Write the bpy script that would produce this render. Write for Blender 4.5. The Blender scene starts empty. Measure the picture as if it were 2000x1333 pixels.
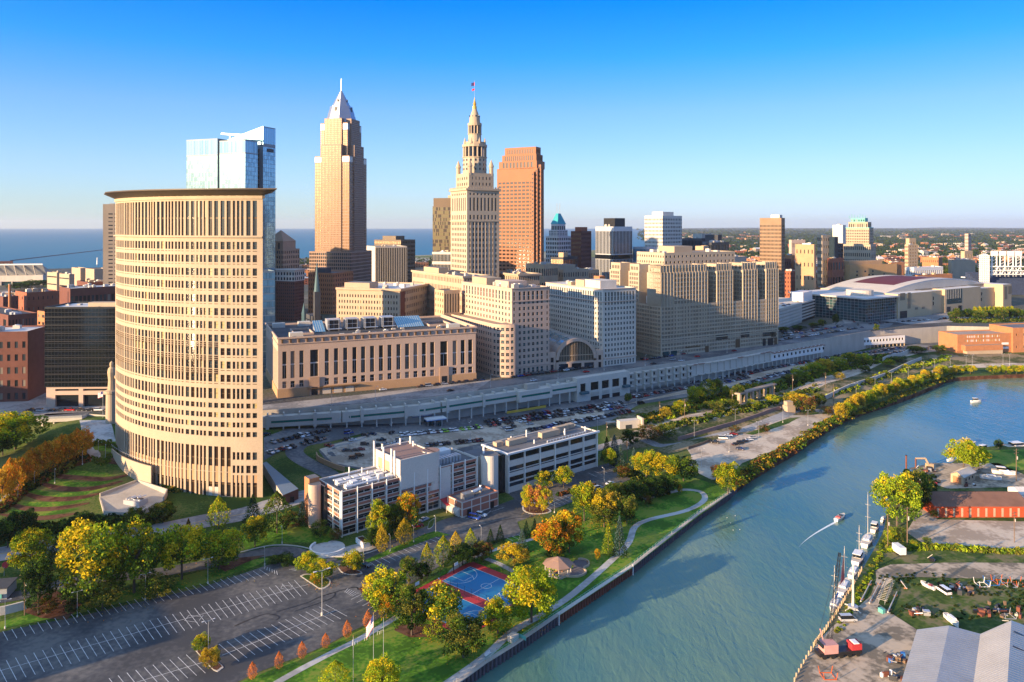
import bpy,bmesh,math,random
import numpy as np
from mathutils import Vector,Matrix
from mathutils.geometry import delaunay_2d_cdt
R=random.Random(7)
SC=bpy.context.scene
# ------------------------------------------------------------------ camera
H,HY,F=125.0,441.0,1450.0
cd=bpy.data.cameras.new('camera');cam=bpy.data.objects.new('camera',cd)
SC.collection.objects.link(cam);SC.camera=cam
cam.location=(0,0,H);cam.rotation_euler=(math.radians(90),0,0)
cd.sensor_width=36;cd.lens=36*F/2000
cd.shift_y=-(666.5-HY)/2000
cd.clip_start=1;cd.clip_end=90000
# ------------------------------------------------------------------ sky, sun, exposure
SUN_EL,SUN_AZ=math.radians(12),math.radians(235)
W=bpy.data.worlds.new('World');SC.world=W;W.use_nodes=True
nt=W.node_tree;bg=nt.nodes['Background']
sky=nt.nodes.new('ShaderNodeTexSky');sky.sky_type='NISHITA';sky.sun_disc=False
sky.sun_elevation=SUN_EL;sky.sun_rotation=SUN_AZ
sky.altitude=0;sky.air_density=1.0;sky.dust_density=0.3;sky.ozone_density=3.0
tc=nt.nodes.new('ShaderNodeTexCoord');sp=nt.nodes.new('ShaderNodeSeparateXYZ')
nt.links.new(tc.outputs['Generated'],sp.inputs[0])
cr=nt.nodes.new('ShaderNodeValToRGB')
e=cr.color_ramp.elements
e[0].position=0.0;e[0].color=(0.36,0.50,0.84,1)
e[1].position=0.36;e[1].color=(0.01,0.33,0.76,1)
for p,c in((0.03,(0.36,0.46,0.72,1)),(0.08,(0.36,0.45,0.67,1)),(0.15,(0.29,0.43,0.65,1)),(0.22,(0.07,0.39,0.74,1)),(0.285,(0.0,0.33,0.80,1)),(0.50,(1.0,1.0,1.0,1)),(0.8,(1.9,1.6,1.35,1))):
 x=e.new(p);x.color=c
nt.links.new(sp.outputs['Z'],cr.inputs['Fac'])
mx=nt.nodes.new('ShaderNodeMix');mx.data_type='RGBA';mx.blend_type='MULTIPLY'
mx.inputs['Factor'].default_value=1.0
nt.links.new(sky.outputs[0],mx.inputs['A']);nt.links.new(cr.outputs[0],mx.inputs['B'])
cx=nt.nodes.new('ShaderNodeValToRGB');cx.color_ramp.elements[0].position=.3;cx.color_ramp.elements[0].color=(1.12,1.06,1.0,1);cx.color_ramp.elements[1].position=.8;cx.color_ramp.elements[1].color=(.80,.74,.86,1)
mr=nt.nodes.new('ShaderNodeMapRange');mr.inputs['From Min'].default_value=-1;nt.links.new(sp.outputs['X'],mr.inputs['Value']);nt.links.new(mr.outputs[0],cx.inputs['Fac'])
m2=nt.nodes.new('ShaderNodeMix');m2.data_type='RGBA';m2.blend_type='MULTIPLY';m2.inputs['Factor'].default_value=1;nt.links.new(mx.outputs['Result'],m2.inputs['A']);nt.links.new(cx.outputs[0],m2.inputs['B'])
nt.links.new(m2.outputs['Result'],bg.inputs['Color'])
bg.inputs['Strength'].default_value=0.15
sd=bpy.data.lights.new('sun','SUN');so=bpy.data.objects.new('sun',sd);SC.collection.objects.link(so)
sd.energy=4.4;sd.angle=math.radians(0.5);sd.color=(1.0,0.70,0.40)
_sv=Vector((math.sin(SUN_AZ)*math.cos(SUN_EL),math.cos(SUN_AZ)*math.cos(SUN_EL),math.sin(SUN_EL)))
so.rotation_euler=_sv.to_track_quat('Z','Y').to_euler();so.location=(-300,-300,400)
SC.view_settings.view_transform='Standard';SC.view_settings.look='None'
SC.view_settings.exposure=1.56;SC.view_settings.gamma=1.0
# ------------------------------------------------------------------ pixel helpers (photo is 2000 wide)
def P(px,py,z=3.0):
 Y=(H-z)*F/(py-HY);return Vector(((px-1000)/F*Y,Y,z))
def XY(px,Y):return(px-1000)/F*Y
def ZP(py,Y):return H-(py-HY)/F*Y
# ------------------------------------------------------------------ materials
MT={}
def mat(name,rgb,rough=0.85,var=0.12,sc=0.12,metal=0.0,spec=0.3,bump=0.0,bsc=2.0,fine=0.10,coat=0,streak=0,emit=0,hue=0.0,trans=0):
 m=bpy.data.materials.new(name);m.use_nodes=True;n=m.node_tree;b=n.nodes['Principled BSDF']
 b.inputs['Roughness'].default_value=rough;b.inputs['Metallic'].default_value=metal
 b.inputs['Specular IOR Level'].default_value=spec;b.inputs['Base Color'].default_value=(*rgb,1)
 if coat:b.inputs['Coat Weight'].default_value=coat
 if var or fine:
  t=n.nodes.new('ShaderNodeTexCoord');g=n.nodes.new('ShaderNodeNewGeometry')
  def noise(s,det,vec=None):
   q=n.nodes.new('ShaderNodeTexNoise');q.inputs['Scale'].default_value=s;q.inputs['Detail'].default_value=det
   n.links.new(vec or g.outputs['Position'],q.inputs['Vector']);return q
  vec=None
  if streak:
   mp=n.nodes.new('ShaderNodeMapping');mp.inputs['Scale'].default_value=(1,1,1/streak)
   n.links.new(g.outputs['Position'],mp.inputs['Vector']);vec=mp.outputs[0]
  a=noise(sc,5,vec);c=noise(sc*14,2)
  ad=n.nodes.new('ShaderNodeMath');ad.operation='MULTIPLY_ADD'
  n.links.new(a.outputs[0],ad.inputs[0]);ad.inputs[1].default_value=var*3;ad.inputs[2].default_value=1-var*1.5
  ae=n.nodes.new('ShaderNodeMath');ae.operation='MULTIPLY_ADD'
  n.links.new(c.outputs[0],ae.inputs[0]);ae.inputs[1].default_value=fine*3;n.links.new(ad.outputs[0],ae.inputs[2])
  sb=n.nodes.new('ShaderNodeMath');sb.operation='SUBTRACT';n.links.new(ae.outputs[0],sb.inputs[0]);sb.inputs[1].default_value=fine*1.5
  v=n.nodes.new('ShaderNodeVectorMath');v.operation='SCALE';v.inputs[0].default_value=rgb
  n.links.new(sb.outputs[0],v.inputs['Scale']);n.links.new(v.outputs[0],b.inputs['Base Color'])
 if bump:
  q=n.nodes.new('ShaderNodeTexNoise');q.inputs['Scale'].default_value=bsc;q.inputs['Detail'].default_value=4
  g2=n.nodes.new('ShaderNodeNewGeometry');n.links.new(g2.outputs['Position'],q.inputs['Vector'])
  bp=n.nodes.new('ShaderNodeBump');bp.inputs['Strength'].default_value=bump;bp.inputs['Distance'].default_value=0.3
  n.links.new(q.outputs[0],bp.inputs['Height']);n.links.new(bp.outputs[0],b.inputs['Normal'])
 if trans:
  b.inputs['Subsurface Weight'].default_value=0
 if emit:
  b.inputs['Emission Color'].default_value=(*rgb,1);b.inputs['Emission Strength'].default_value=emit
 MT[name]=m;return m
def leafmat(name,rgb,var=0.35):
 m=bpy.data.materials.new(name);m.use_nodes=True;n=m.node_tree;b=n.nodes['Principled BSDF']
 n.nodes.remove(b);out=n.nodes['Material Output']
 g=n.nodes.new('ShaderNodeNewGeometry');rm=n.nodes.new('ShaderNodeMath');rm.operation='MULTIPLY_ADD'
 n.links.new(g.outputs['Random Per Island'],rm.inputs[0]);rm.inputs[1].default_value=var*2;rm.inputs[2].default_value=1-var
 oi=n.nodes.new('ShaderNodeObjectInfo');r2=n.nodes.new('ShaderNodeMath');r2.operation='MULTIPLY_ADD'
 n.links.new(oi.outputs['Random'],r2.inputs[0]);r2.inputs[1].default_value=0.3;r2.inputs[2].default_value=0.85
 r3=n.nodes.new('ShaderNodeMath');r3.operation='MULTIPLY'
 n.links.new(rm.outputs[0],r3.inputs[0]);n.links.new(r2.outputs[0],r3.inputs[1])
 v=n.nodes.new('ShaderNodeVectorMath');v.operation='SCALE';v.inputs[0].default_value=rgb
 n.links.new(r3.outputs[0],v.inputs['Scale'])
 d=n.nodes.new('ShaderNodeBsdfDiffuse');t=n.nodes.new('ShaderNodeBsdfTranslucent')
 n.links.new(v.outputs[0],d.inputs['Color']);n.links.new(v.outputs[0],t.inputs['Color'])
 mx_=n.nodes.new('ShaderNodeMixShader');mx_.inputs[0].default_value=0.35
 n.links.new(d.outputs[0],mx_.inputs[1]);n.links.new(t.outputs[0],mx_.inputs[2]);n.links.new(mx_.outputs[0],out.inputs['Surface'])
 MT[name]=m;return m
M=MT
mat('cream',(.40,.31,.215),streak=3);mat('cream_dark',(.42,.34,.24),streak=3);mat('limestone',(.40,.325,.235),streak=4,sc=.08)
mat('pale',(.52,.47,.40),streak=3);mat('pinkstone',(.47,.345,.265),streak=2,var=.08);mat('white',(.60,.54,.46),var=.06);mat('whitep',(.72,.70,.66),rough=.4,var=.03,fine=.03)
mat('granite',(.40,.26,.17));mat('bpred',(.30,.14,.075),var=.06);mat('keyst',(.29,.18,.125),var=.06,rough=.5)
mat('brick',(.30,.10,.055),var=.18,sc=.3);mat('brick_dark',(.14,.055,.04),var=.18,sc=.3);mat('brick_org',(.40,.17,.075),var=.15,sc=.3);mat('brick_tan',(.42,.26,.14),var=.12)
mat('tan',(.44,.32,.20));mat('slabbrown',(.26,.17,.105));mat('concrete',(.41,.37,.31),streak=3,var=.18,sc=.2);mat('concrete_pale',(.53,.49,.42),streak=2,var=.1);mat('greyroof',(.13,.13,.135),var=.25,sc=.1)
mat('roof_tan',(.33,.25,.19),var=.2,sc=.08);mat('roof_white',(.55,.53,.50),var=.2,sc=.08);mat('roof_dark',(.055,.058,.065),var=.3,sc=.1);mat('roof_brown',(.25,.16,.13),var=.12,sc=.1)
mat('bronze',(.10,.06,.03),rough=.35,var=.1);mat('rimbr',(.085,.062,.042),rough=.5,var=.1);mat('black',(.015,.015,.018),rough=.4,var=0);mat('metal',(.45,.46,.47),rough=.4,metal=.4,var=.1)
mat('steel',(.66,.66,.66),rough=.3,metal=.8,var=.05);mat('crown',(.34,.36,.40),rough=.42,metal=.7,var=.04,spec=.5);mat('gold',(.75,.42,.08),rough=.35,metal=.7,var=.05);mat('teal',(.04,.30,.34),rough=.4);mat('tealc',(.12,.40,.34),rough=.6)
mat('rust',(.16,.055,.035),var=.3,sc=.5);mat('sheet',(.09,.075,.085),var=.25,sc=.4);mat('rail_steel',(.25,.22,.20),rough=.5)
def gl(n,c,r=.12,s=.5,m=0):mat(n,c,rough=r,var=0,fine=0,spec=s,metal=m)
gl('g_dark',(.012,.016,.020));gl('g_mid',(.035,.045,.05));gl('g_blind',(.18,.15,.11),.5);gl('g_teal',(.02,.055,.06),.1);gl('g_brown',(.03,.018,.012));gl('g_warm',(.36,.28,.12),.35)
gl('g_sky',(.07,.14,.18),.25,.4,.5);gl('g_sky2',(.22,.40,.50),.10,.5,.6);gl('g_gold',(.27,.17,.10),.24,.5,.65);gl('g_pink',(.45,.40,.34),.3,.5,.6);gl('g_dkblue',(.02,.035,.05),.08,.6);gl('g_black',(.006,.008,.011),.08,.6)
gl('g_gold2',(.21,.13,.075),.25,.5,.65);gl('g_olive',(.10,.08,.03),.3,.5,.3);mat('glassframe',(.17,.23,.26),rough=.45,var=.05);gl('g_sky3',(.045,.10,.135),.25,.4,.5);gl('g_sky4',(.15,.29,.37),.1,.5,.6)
GV={'std':['g_dark','g_dark','g_dark','g_mid','g_mid','g_blind'],'court':['g_dark','g_brown','g_mid','g_mid','g_brown','g_dark','g_warm'],'teal':['g_teal','g_teal','g_mid','g_dark'],
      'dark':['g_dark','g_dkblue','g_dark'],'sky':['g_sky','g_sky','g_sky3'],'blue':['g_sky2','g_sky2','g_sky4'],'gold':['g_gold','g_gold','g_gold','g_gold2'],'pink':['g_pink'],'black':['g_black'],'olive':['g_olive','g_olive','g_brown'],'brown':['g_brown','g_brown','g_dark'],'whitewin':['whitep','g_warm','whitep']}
# ------------------------------------------------------------------ object helpers
def tag(o,label=None,cat=None,group=None,kind=None):
 if label:o['label']=label
 if cat:o['category']=cat
 if group:o['group']=group
 if kind:o['kind']=kind
 return o
class MB:
 def __init__(s):s.v=[];s.f=[];s.m=[];s.mats=[];s.smooth=False;s.pc=[];s.nest=0
 def mark(s):
  if not s.nest:s.pc.append((len(s.f),len(s.v)))
 def mi(s,m):
  m=M[m]
  if m not in s.mats:s.mats.append(m)
  return s.mats.index(m)
 def face(s,pts,m):
  k=len(s.v);s.v+=[tuple(p)for p in pts];s.f.append(tuple(range(k,k+len(pts))));s.m.append(s.mi(m))
 def prism(s,poly,z0,z1,m,top=None,bottom=False):
  s.mark();n=len(poly);a=sum(poly[i][0]*poly[(i+1)%n][1]-poly[(i+1)%n][0]*poly[i][1]for i in range(n))
  if a<0:poly=poly[::-1]
  z0f=z0 if callable(z0)else(lambda x,y:z0);z1f=z1 if callable(z1)else(lambda x,y:z1)
  lo=[(p[0],p[1],z0f(p[0],p[1]))for p in poly];hi=[(p[0],p[1],z1f(p[0],p[1]))for p in poly]
  for i in range(n):
   j=(i+1)%n;s.face([lo[i],lo[j],hi[j],hi[i]],m)
  s.face(hi,top or m)
  if bottom:s.face(lo[::-1],m)
 def box(s,c,sz,m,rz=0,top=None,bottom=True):
  x,y,z=sz[0]/2,sz[1]/2,sz[2];ca,sa=math.cos(rz),math.sin(rz)
  pl=[(c[0]+ca*a-sa*b,c[1]+sa*a+ca*b)for a,b in((-x,-y),(x,-y),(x,y),(-x,y))]
  s.prism(pl,c[2],c[2]+z,m,top,bottom)
 def cyl(s,c,r0,z0,z1,m,r1=None,n=12,top=None,cap=True,a0=0):
  s.mark();r1=r0 if r1 is None else r1
  lo=[(c[0]+r0*math.cos(a0+2*math.pi*i/n),c[1]+r0*math.sin(a0+2*math.pi*i/n),z0)for i in range(n)]
  hi=[(c[0]+r1*math.cos(a0+2*math.pi*i/n),c[1]+r1*math.sin(a0+2*math.pi*i/n),z1)for i in range(n)]
  for i in range(n):
   j=(i+1)%n
   s.face([lo[i],lo[j],hi[j],hi[i]]if r1>1e-4 else[lo[i],lo[j],hi[i]],m)
  if cap and r1>1e-4:s.face(hi,top or m)
 def tube(s,p,q,r,m,n=5,r2=None):
  p=Vector(p);q=Vector(q);d=(q-p)
  if d.length<1e-6:return
  s.mark();d.normalize();u=d.orthogonal().normalized();w=d.cross(u);r2=r if r2 is None else r2
  a=[p+r*(math.cos(2*math.pi*i/n)*u+math.sin(2*math.pi*i/n)*w)for i in range(n)]
  b=[q+r2*(math.cos(2*math.pi*i/n)*u+math.sin(2*math.pi*i/n)*w)for i in range(n)]
  for i in range(n):
   j=(i+1)%n;s.face([a[i],a[j],b[j],b[i]],m)
  s.face(b,m);s.face(a[::-1],m)
 def lathe(s,c,prof,m,n=16,mats=None):
  s.mark();s.nest+=1
  for k in range(len(prof)-1):
   s.cyl(c,prof[k][0],prof[k][1],prof[k+1][1],(mats[k]if mats else m),r1=max(prof[k+1][0],0),n=n,cap=False)
  s.nest-=1
 def split(s):
  pc=s.pc if s.pc and s.pc[0][0]==0 else[(0,0)]+s.pc;out=[]
  for i,(f0,v0)in enumerate(pc):
   f1,v1=pc[i+1]if i+1<len(pc)else(len(s.f),len(s.v))
   if f1<=f0:continue
   b=MB();b.v=s.v[v0:v1];b.f=[tuple(k-v0 for k in f)for f in s.f[f0:f1]];b.m=s.m[f0:f1];b.mats=s.mats;out.append(b)
  return out
 def build(s,name,parent=None,org=(0,0,0)):
  me=bpy.data.meshes.new(name)
  o=Vector(org)
  me.from_pydata([(v[0]-o.x,v[1]-o.y,v[2]-o.z)for v in s.v],[],s.f)
  for m in s.mats:me.materials.append(m)
  me.polygons.foreach_set('material_index',s.m)
  if s.smooth:me.polygons.foreach_set('use_smooth',[True]*len(s.f))
  me.update()
  ob=bpy.data.objects.new(name,me);SC.collection.objects.link(ob)
  if parent:ob.parent=parent
  else:ob.location=o
  return ob
def empty(name,loc,label,cat,group=None,rz=0):
 o=bpy.data.objects.new(name,None);SC.collection.objects.link(o);o.location=loc;o.rotation_euler=(0,0,rz)
 o.empty_display_size=1;return tag(o,label,cat,group)
def copy_tree(o,parent=None):
 c=o.copy();SC.collection.objects.link(c)
 if parent:c.parent=parent
 for ch in list(o.children):copy_tree(ch,c)
 return c
# unit window meshes
WM={}
def win_mesh(g,frame):
 k=(g,frame)
 if k in WM:return WM[k]
 me=bpy.data.meshes.new('window')
 v=[(-.5,0,0),(.5,0,0),(.5,0,1),(-.5,0,1)];f=[(0,1,2,3)];mi=[0]
 def bar(x0,x1,z0,z1):
  n=len(v);v.extend([(x0,-.06,z0),(x1,-.06,z0),(x1,-.06,z1),(x0,-.06,z1)]);f.append((n,n+1,n+2,n+3));mi.append(1)
 if frame:bar(-.5,.5,.48,.53);bar(-.03,.03,0,.48)
 me.from_pydata(v,[],f);me.materials.append(M[g]);me.materials.append(M[frame or 'metal'])
 me.polygons.foreach_set('material_index',mi);WM[k]=me;return me
SPL=set('skylight brick_spandrel scrap cornice clerestory crown_vent roof balustrade finial colonnade upper_colonnade pilaster buttress bracket string_course mullion roof_crane antenna light_well penthouse column fin pier light_fitting brace post canopy rooftop_unit_ light_mast chimney vent_pipe balcony rooftop_pipe floodlight roof_rib planter bollard gangway fender pile roof_window louvre_ wing_roof corner_turret street_opening cooling_fan'.split())
class Thing:
 def __init__(s,name,label,cat='building',org=(0,0,0),group=None,ind=100):
  s.root=empty(name,org,label,cat,group);s.org=Vector(org);s.parts={};s.wins=[];s.ind=ind;s.wname='window';s.frame=None
 def p(s,name):
  if name not in s.parts:s.parts[name]=MB()
  return s.parts[name]
 def done(s):
  out={};made=[]
  for n,b in s.parts.items():
   if not b.f:continue
   nm=n.split('#')[0];ps=b.split()if nm in SPL else[b]
   if len(ps)>100:ps=[b]
   for q in ps:out[n]=q.build(nm,s.root,s.org);out[n]['_k']=nm;made.append(out[n])
  rf=[o for o in made if o['_k']in('roof','plant_roof','roof_disc')]
  for o in made:
   if rf and o['_k']in('rooftop_unit','chimney','vent_pipe','penthouse','antenna','rooftop_pipe','roof_hatch','light_well','rooftop_hut','roof_window','skylight','cooling_tower','plant_roof')and o is not rf[0]:o.parent=rf[0]
   del o['_k']
  ws=s.wins
  if ws:
   ws.sort(key=lambda w:-(w[3]*w[4])/(w[0][1]**2))
   for(c,rz,nrm,w,h,g)in ws[:s.ind]:
    o=bpy.data.objects.new(s.wname,win_mesh(g,s.frame));SC.collection.objects.link(o);o.parent=s.root
    o.location=Vector(c)-s.org;o.rotation_euler=(0,0,rz);o.scale=(w,1,h)
   rest=ws[s.ind:]
   if rest:
    b=MB()
    for(c,rz,nrm,w,h,g)in rest:
     dx,dy=math.cos(rz)*w/2,math.sin(rz)*w/2;x,y,z=c
     b.face([(x-dx,y-dy,z),(x+dx,y+dy,z),(x+dx,y+dy,z+h),(x-dx,y-dy,z+h)],g)
     if s.frame:
      x+=nrm[0]*.06;y+=nrm[1]*.06
      b.face([(x-dx,y-dy,z+h*.48),(x+dx,y+dy,z+h*.48),(x+dx,y+dy,z+h*.53),(x-dx,y-dy,z+h*.53)],s.frame)
    o=b.build(s.wname,s.root,s.org);o['kind']='stuff'
  return out
# facade: wall with real openings, reveals and set-back panes
def line_path(p0,p1):
 p0=Vector(p0[:2]);p1=Vector(p1[:2]);d=p1-p0;L=d.length;d/=L;n=Vector((d.y,-d.x))
 return L,(lambda u:p0+d*u),(lambda u:n),False
def arc_path(c,r,a0,a1):
 c=Vector(c[:2]);L=abs(a1-a0)*r;sg=1 if a1>a0 else-1
 def pos(u):a=a0+sg*u/r;return c+Vector((math.cos(a),math.sin(a)))*r
 def nr(u):a=a0+sg*u/r;return Vector((math.cos(a),math.sin(a)))
 return L,pos,nr,True
def facade(T,path,z0,z1,cols,rows,depth=.35,wall='cream',g='std',part='wall',skip=None,over=None,sill=None):
 L,pos,nrm,curved=path;b=T.p(part);V3=lambda u,z,d=0:(*(pos(u)-nrm(u)*d),z)
 cols=[c for c in cols if c[0]>=0 and c[1]<=L+1e-6];rows=[r for r in rows if r[0]>=z0 and r[1]<=z1]
 zs=[z0];us=[0.0]
 for c in cols:us+=[c[0],c[1]]
 us.append(L)
 useg=us if curved else[0.0,L]
 def band(za,zb):
  if zb-za<1e-3:return
  for i in range(len(useg)-1):
   if useg[i+1]-useg[i]>1e-3:b.face([V3(useg[i],za),V3(useg[i+1],za),V3(useg[i+1],zb),V3(useg[i],zb)],wall)
 zc=z0;gv=GV[g]
 for ri,(ra,rb)in enumerate(rows):
  band(zc,ra);zc=rb;uc=0.0
  for ci,(ca,cb)in enumerate(cols+[(L,L)]):
   if ci<len(cols)and skip and skip(ci,ri):continue
   if ca-uc>1e-3:
    if curved:
     bp=[uc]+[u for u in us if uc+1e-6<u<ca-1e-6]+[ca]
    else:bp=[uc,ca]
    for i in range(len(bp)-1):b.face([V3(bp[i],ra),V3(bp[i+1],ra),V3(bp[i+1],rb),V3(bp[i],rb)],wall)
   uc=cb
   if ci==len(cols):break
   D=depth
   b.face([V3(ca,ra),V3(ca,ra,D),V3(ca,rb,D),V3(ca,rb)][::-1],wall)
   b.face([V3(cb,ra),V3(cb,ra,D),V3(cb,rb,D),V3(cb,rb)],wall)
   b.face([V3(ca,ra),V3(cb,ra),V3(cb,ra,D),V3(ca,ra,D)],sill or wall)
   b.face([V3(ca,rb),V3(cb,rb),V3(cb,rb,D),V3(ca,rb,D)][::-1],wall)
   um=(ca+cb)/2;n=nrm(um);c=pos(um)-n*(D-.02);rz=math.atan2(n.x,-n.y)
   gg=over(ci,ri)if over else None
   T.wins.append(((c.x,c.y,ra),rz,(n.x,n.y),cb-ca+(.04 if curved else 0),rb-ra,gg or R.choice(gv)))
 band(zc,z1)
def grid(L,n,wf,m0=0.0,pat=None):
 p=(L-2*m0)/n;out=[]
 for i in range(n):
  c=m0+p*(i+.5)
  if pat:
   for(o,w)in pat:out.append((c+p*(o-w/2),c+p*(o+w/2)))
  else:out.append((c-p*wf/2,c+p*wf/2))
 return out
def rowsf(z0,z1,n,hf,mb=0,mt=0,first=None,top=None):
 a=z0+mb;bb=z1-mt;p=(bb-a)/n;return[(a+p*(i+.5-hf/2),a+p*(i+.5+hf/2))for i in range(n)]
class Frm:
 def __init__(s,pxl,pxc,pxr,Y,a):
  s.a=math.radians(a);s.O=Vector((XY(pxc,Y),Y));s.r=Vector((math.cos(s.a),math.sin(s.a)));s.l=Vector((-math.sin(s.a),math.cos(s.a)))
  kr,kl=(pxr-1000)/F,(pxl-1000)/F;X=s.O.x
  s.wr=(X-kr*Y)/(kr*s.r.y-s.r.x);s.wl=(X-kl*Y)/(kl*s.l.y-s.l.x)
  if not.5<s.wr<420:s.wr=14
  if not.5<s.wl<260:s.wl=28
  s.wr=max(s.wr,6);s.wl=max(s.wl,8)
 def pt(s,r,l):return s.O+s.r*r+s.l*l
def tier(T,fr,r0,r1,l0,l1,z0,z1,front=None,left=None,right=None,wall='cream',roof='greyroof',para=.9,part='wall',g='std',depth=.35,roofpart='roof',over=None,skip=None):
 b=T.p(part);A,Bq,C,D=fr.pt(r0,l0),fr.pt(r1,l0),fr.pt(r1,l1),fr.pt(r0,l1)
 def side(p,q,spec):
  if spec:
   L=(q-p).length;cols=spec['c']if isinstance(spec['c'],list)else grid(L,spec['c'],spec.get('wf',.5),spec.get('m',0),spec.get('pat'))
   rows=spec['r']if isinstance(spec['r'],list)else rowsf(z0,z1,spec['r'],spec.get('hf',.55),spec.get('mb',0),spec.get('mt',para))
   facade(T,line_path(p,q),z0,z1,cols,rows,spec.get('d',depth),wall,spec.get('g',g),part,spec.get('skip'),spec.get('over'))
  else:b.face([(*p,z0),(*q,z0),(*q,z1),(*p,z1)],wall)
 side(A,Bq,front);side(D,A,left);side(Bq,C,right);b.face([(*C,z0),(*D,z0),(*D,z1),(*C,z1)],wall)
 # parapet top and recessed roof
 t=min(.5,(r1-r0)/6,(l1-l0)/6);a2,b2,c2,d2=fr.pt(r0+t,l0+t),fr.pt(r1-t,l0+t),fr.pt(r1-t,l1-t),fr.pt(r0+t,l1-t)
 for(p,q,p2,q2)in((A,Bq,a2,b2),(Bq,C,b2,c2),(C,D,c2,d2),(D,A,d2,a2)):
  b.face([(*p,z1),(*q,z1),(*q2,z1),(*p2,z1)],wall);b.face([(*p2,z1),(*q2,z1),(*q2,z1-para),(*p2,z1-para)],wall)
 T.p(roofpart).mark();T.p(roofpart).face([(*a2,z1-para),(*b2,z1-para),(*c2,z1-para),(*d2,z1-para)],roof)
def slab(T,fr,r0,r1,l0,l1,z0,z1,m,part='cornice',top=None):
 T.p(part).prism([fr.pt(r0,l0),fr.pt(r1,l0),fr.pt(r1,l1),fr.pt(r0,l1)],z0,z1,m,top,True)
def clutter(T,fr,r0,r1,l0,l1,z,n,mats=('pale','metal','concrete','tan'),s=(2,5),h=(1.2,3)):
 for i in range(n):
  w,d,hh=R.uniform(*s),R.uniform(*s),R.uniform(*h);rr=R.uniform(r0+w,max(r0+w+.1,r1-w));ll=R.uniform(l0+d,max(l0+d+.1,l1-d))
  slab(T,fr,rr-w/2,rr+w/2,ll-d/2,ll+d/2,z,z+hh,R.choice(mats),'rooftop_unit#%d'%i)
  if i%2==0:
   c=fr.pt(rr,ll);T.p('rooftop_unit#%d'%i).cyl(c,w*.3,z+hh,z+hh+.4,'metal',n=8)
LAB={}
def simple(name,label,pxl,pxc,pxr,Y,a,topy,zb=22,fr=None,lf=None,wall='cream',roof='greyroof',g='std',ind=60,cl=0,para=.9,cat='building',group=None,depth=.35,pent=None,cornice=None,frame=None):
 f=Frm(pxl,pxc,pxr,Y,a);z1=ZP(topy,Y);T=Thing(name,label,cat,(f.O.x,f.O.y,zb),group,ind);T.frame=frame
 rt=dict(fr)if fr else None
 tier(T,f,0,f.wr,0,f.wl,zb-.5,z1,fr,lf,None,wall,roof,para,g=g,depth=depth)
 if cornice:
  o,hh,cm=cornice;slab(T,f,-o,f.wr+o,-o,f.wl+o,z1-hh,z1-para*.5 if False else z1-.05,cm)if False else None
  for(a0,a1,b0,b1)in((-o,f.wr+o,-o,-.01),(-o,-.01,-.01,f.wl),(f.wr+.01,f.wr+o,-.01,f.wl)):slab(T,f,a0,a1,b0,b1,z1-hh,z1+.1,cm)
 if pent:
  for(a0,a1,b0,b1,hh,pm)in pent:slab(T,f,f.wr*a0,f.wr*a1,f.wl*b0,f.wl*b1,z1-para,z1+hh,pm,'penthouse','greyroof')
 if cl:clutter(T,f,2,f.wr-2,2,f.wl-2,z1-para,cl)
 T.done();return T,f
# ------------------------------------------------------------------ terrain of the river flats
CT=[(0,1333,3),(500,1333,3),(0,1240,3),(400,1150,3),(560,1100,3),(700,1070,3),(850,1020,3),(1000,960,3),(1230,910,3),(1400,960,3),(900,1290,3),(1080,1200,3),(1200,1080,3),(1300,950,3),(0,1180,4.2),(250,1130,3.8),(450,1090,3.5),(0,1095,6),(150,1065,6.2),(300,1025,6.5),(450,995,6.5),(600,960,6.5),(-400,1150,6),(0,1015,8),(100,990,8.5),(250,990,8),(380,985,7.5),(20,960,10),(150,940,11.5),(230,920,11.5),(300,940,9),(380,945,8),(60,920,13),(200,885,16),(240,860,19),(170,840,21),(120,830,21),(210,835,21.5),(0,880,14),(-100,900,12),(0,840,15),(60,850,17),(510,978,7.5),(560,1000,6),(530,880,11),(560,850,12),(650,835,12),(640,880,10),(600,900,8.5),(610,940,7),(700,880,8.5),(800,860,8),(900,830,7.5),(1000,820,7),(1100,800,7),(1200,790,6.5),(1250,770,6),(1400,745,5.5),(1600,700,5.5),(1700,690,5.5),(1850,670,5.5),(2000,670,5.5),(1170,880,4),(900,880,6),(1350,815,7),(1480,790,8),(1600,745,8),(1730,700,8),(1800,690,7),(1250,850,4.5),(1320,860,3),(1450,840,3),(1550,800,3),(1650,785,3),(1750,742,3),(1850,714,3),(2000,700,4),(1400,900,3),(1500,870,3),(1700,775,3),(2300,700,4),(2300,660,6),(-800,1000,12),(-900,1200,5)]
_cp=np.array([[*P(x,y,z)]for x,y,z in CT]);_n=len(_cp)
_D=np.linalg.norm(_cp[:,None,:2]-_cp[None,:,:2],axis=2)
_A=np.zeros((_n+3,_n+3));_A[:_n,:_n]=_D;_A[:_n,_n]=1
_A[:_n,_n+1:]=_cp[:,:2];_A[_n:,:_n]=_A[:_n,_n:].T
_w=np.linalg.solve(_A,np.concatenate([_cp[:,2],[0,0,0]]))
def TZ(x,y):
 d=np.hypot(_cp[:,0]-x,_cp[:,1]-y);z=float(_w[:_n]@d+_w[_n]+_w[_n+1]*x+_w[_n+2]*y)
 return min(max(z,3.0),21.8)
def TP(px,py,dz=0.0):
 z=4.0
 for _ in range(25):p=P(px,py,z);z=.5*z+.5*TZ(p.x,p.y)
 p=P(px,py,z);p.z=TZ(p.x,p.y)+dz;return p
def inpoly(x,y,pl):
 c=False;j=len(pl)-1
 for i in range(len(pl)):
  if(pl[i][1]>y)!=(pl[j][1]>y)and x<(pl[j][0]-pl[i][0])*(y-pl[i][1])/(pl[j][1]-pl[i][1])+pl[i][0]:c=not c
  j=i
 return c
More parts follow.
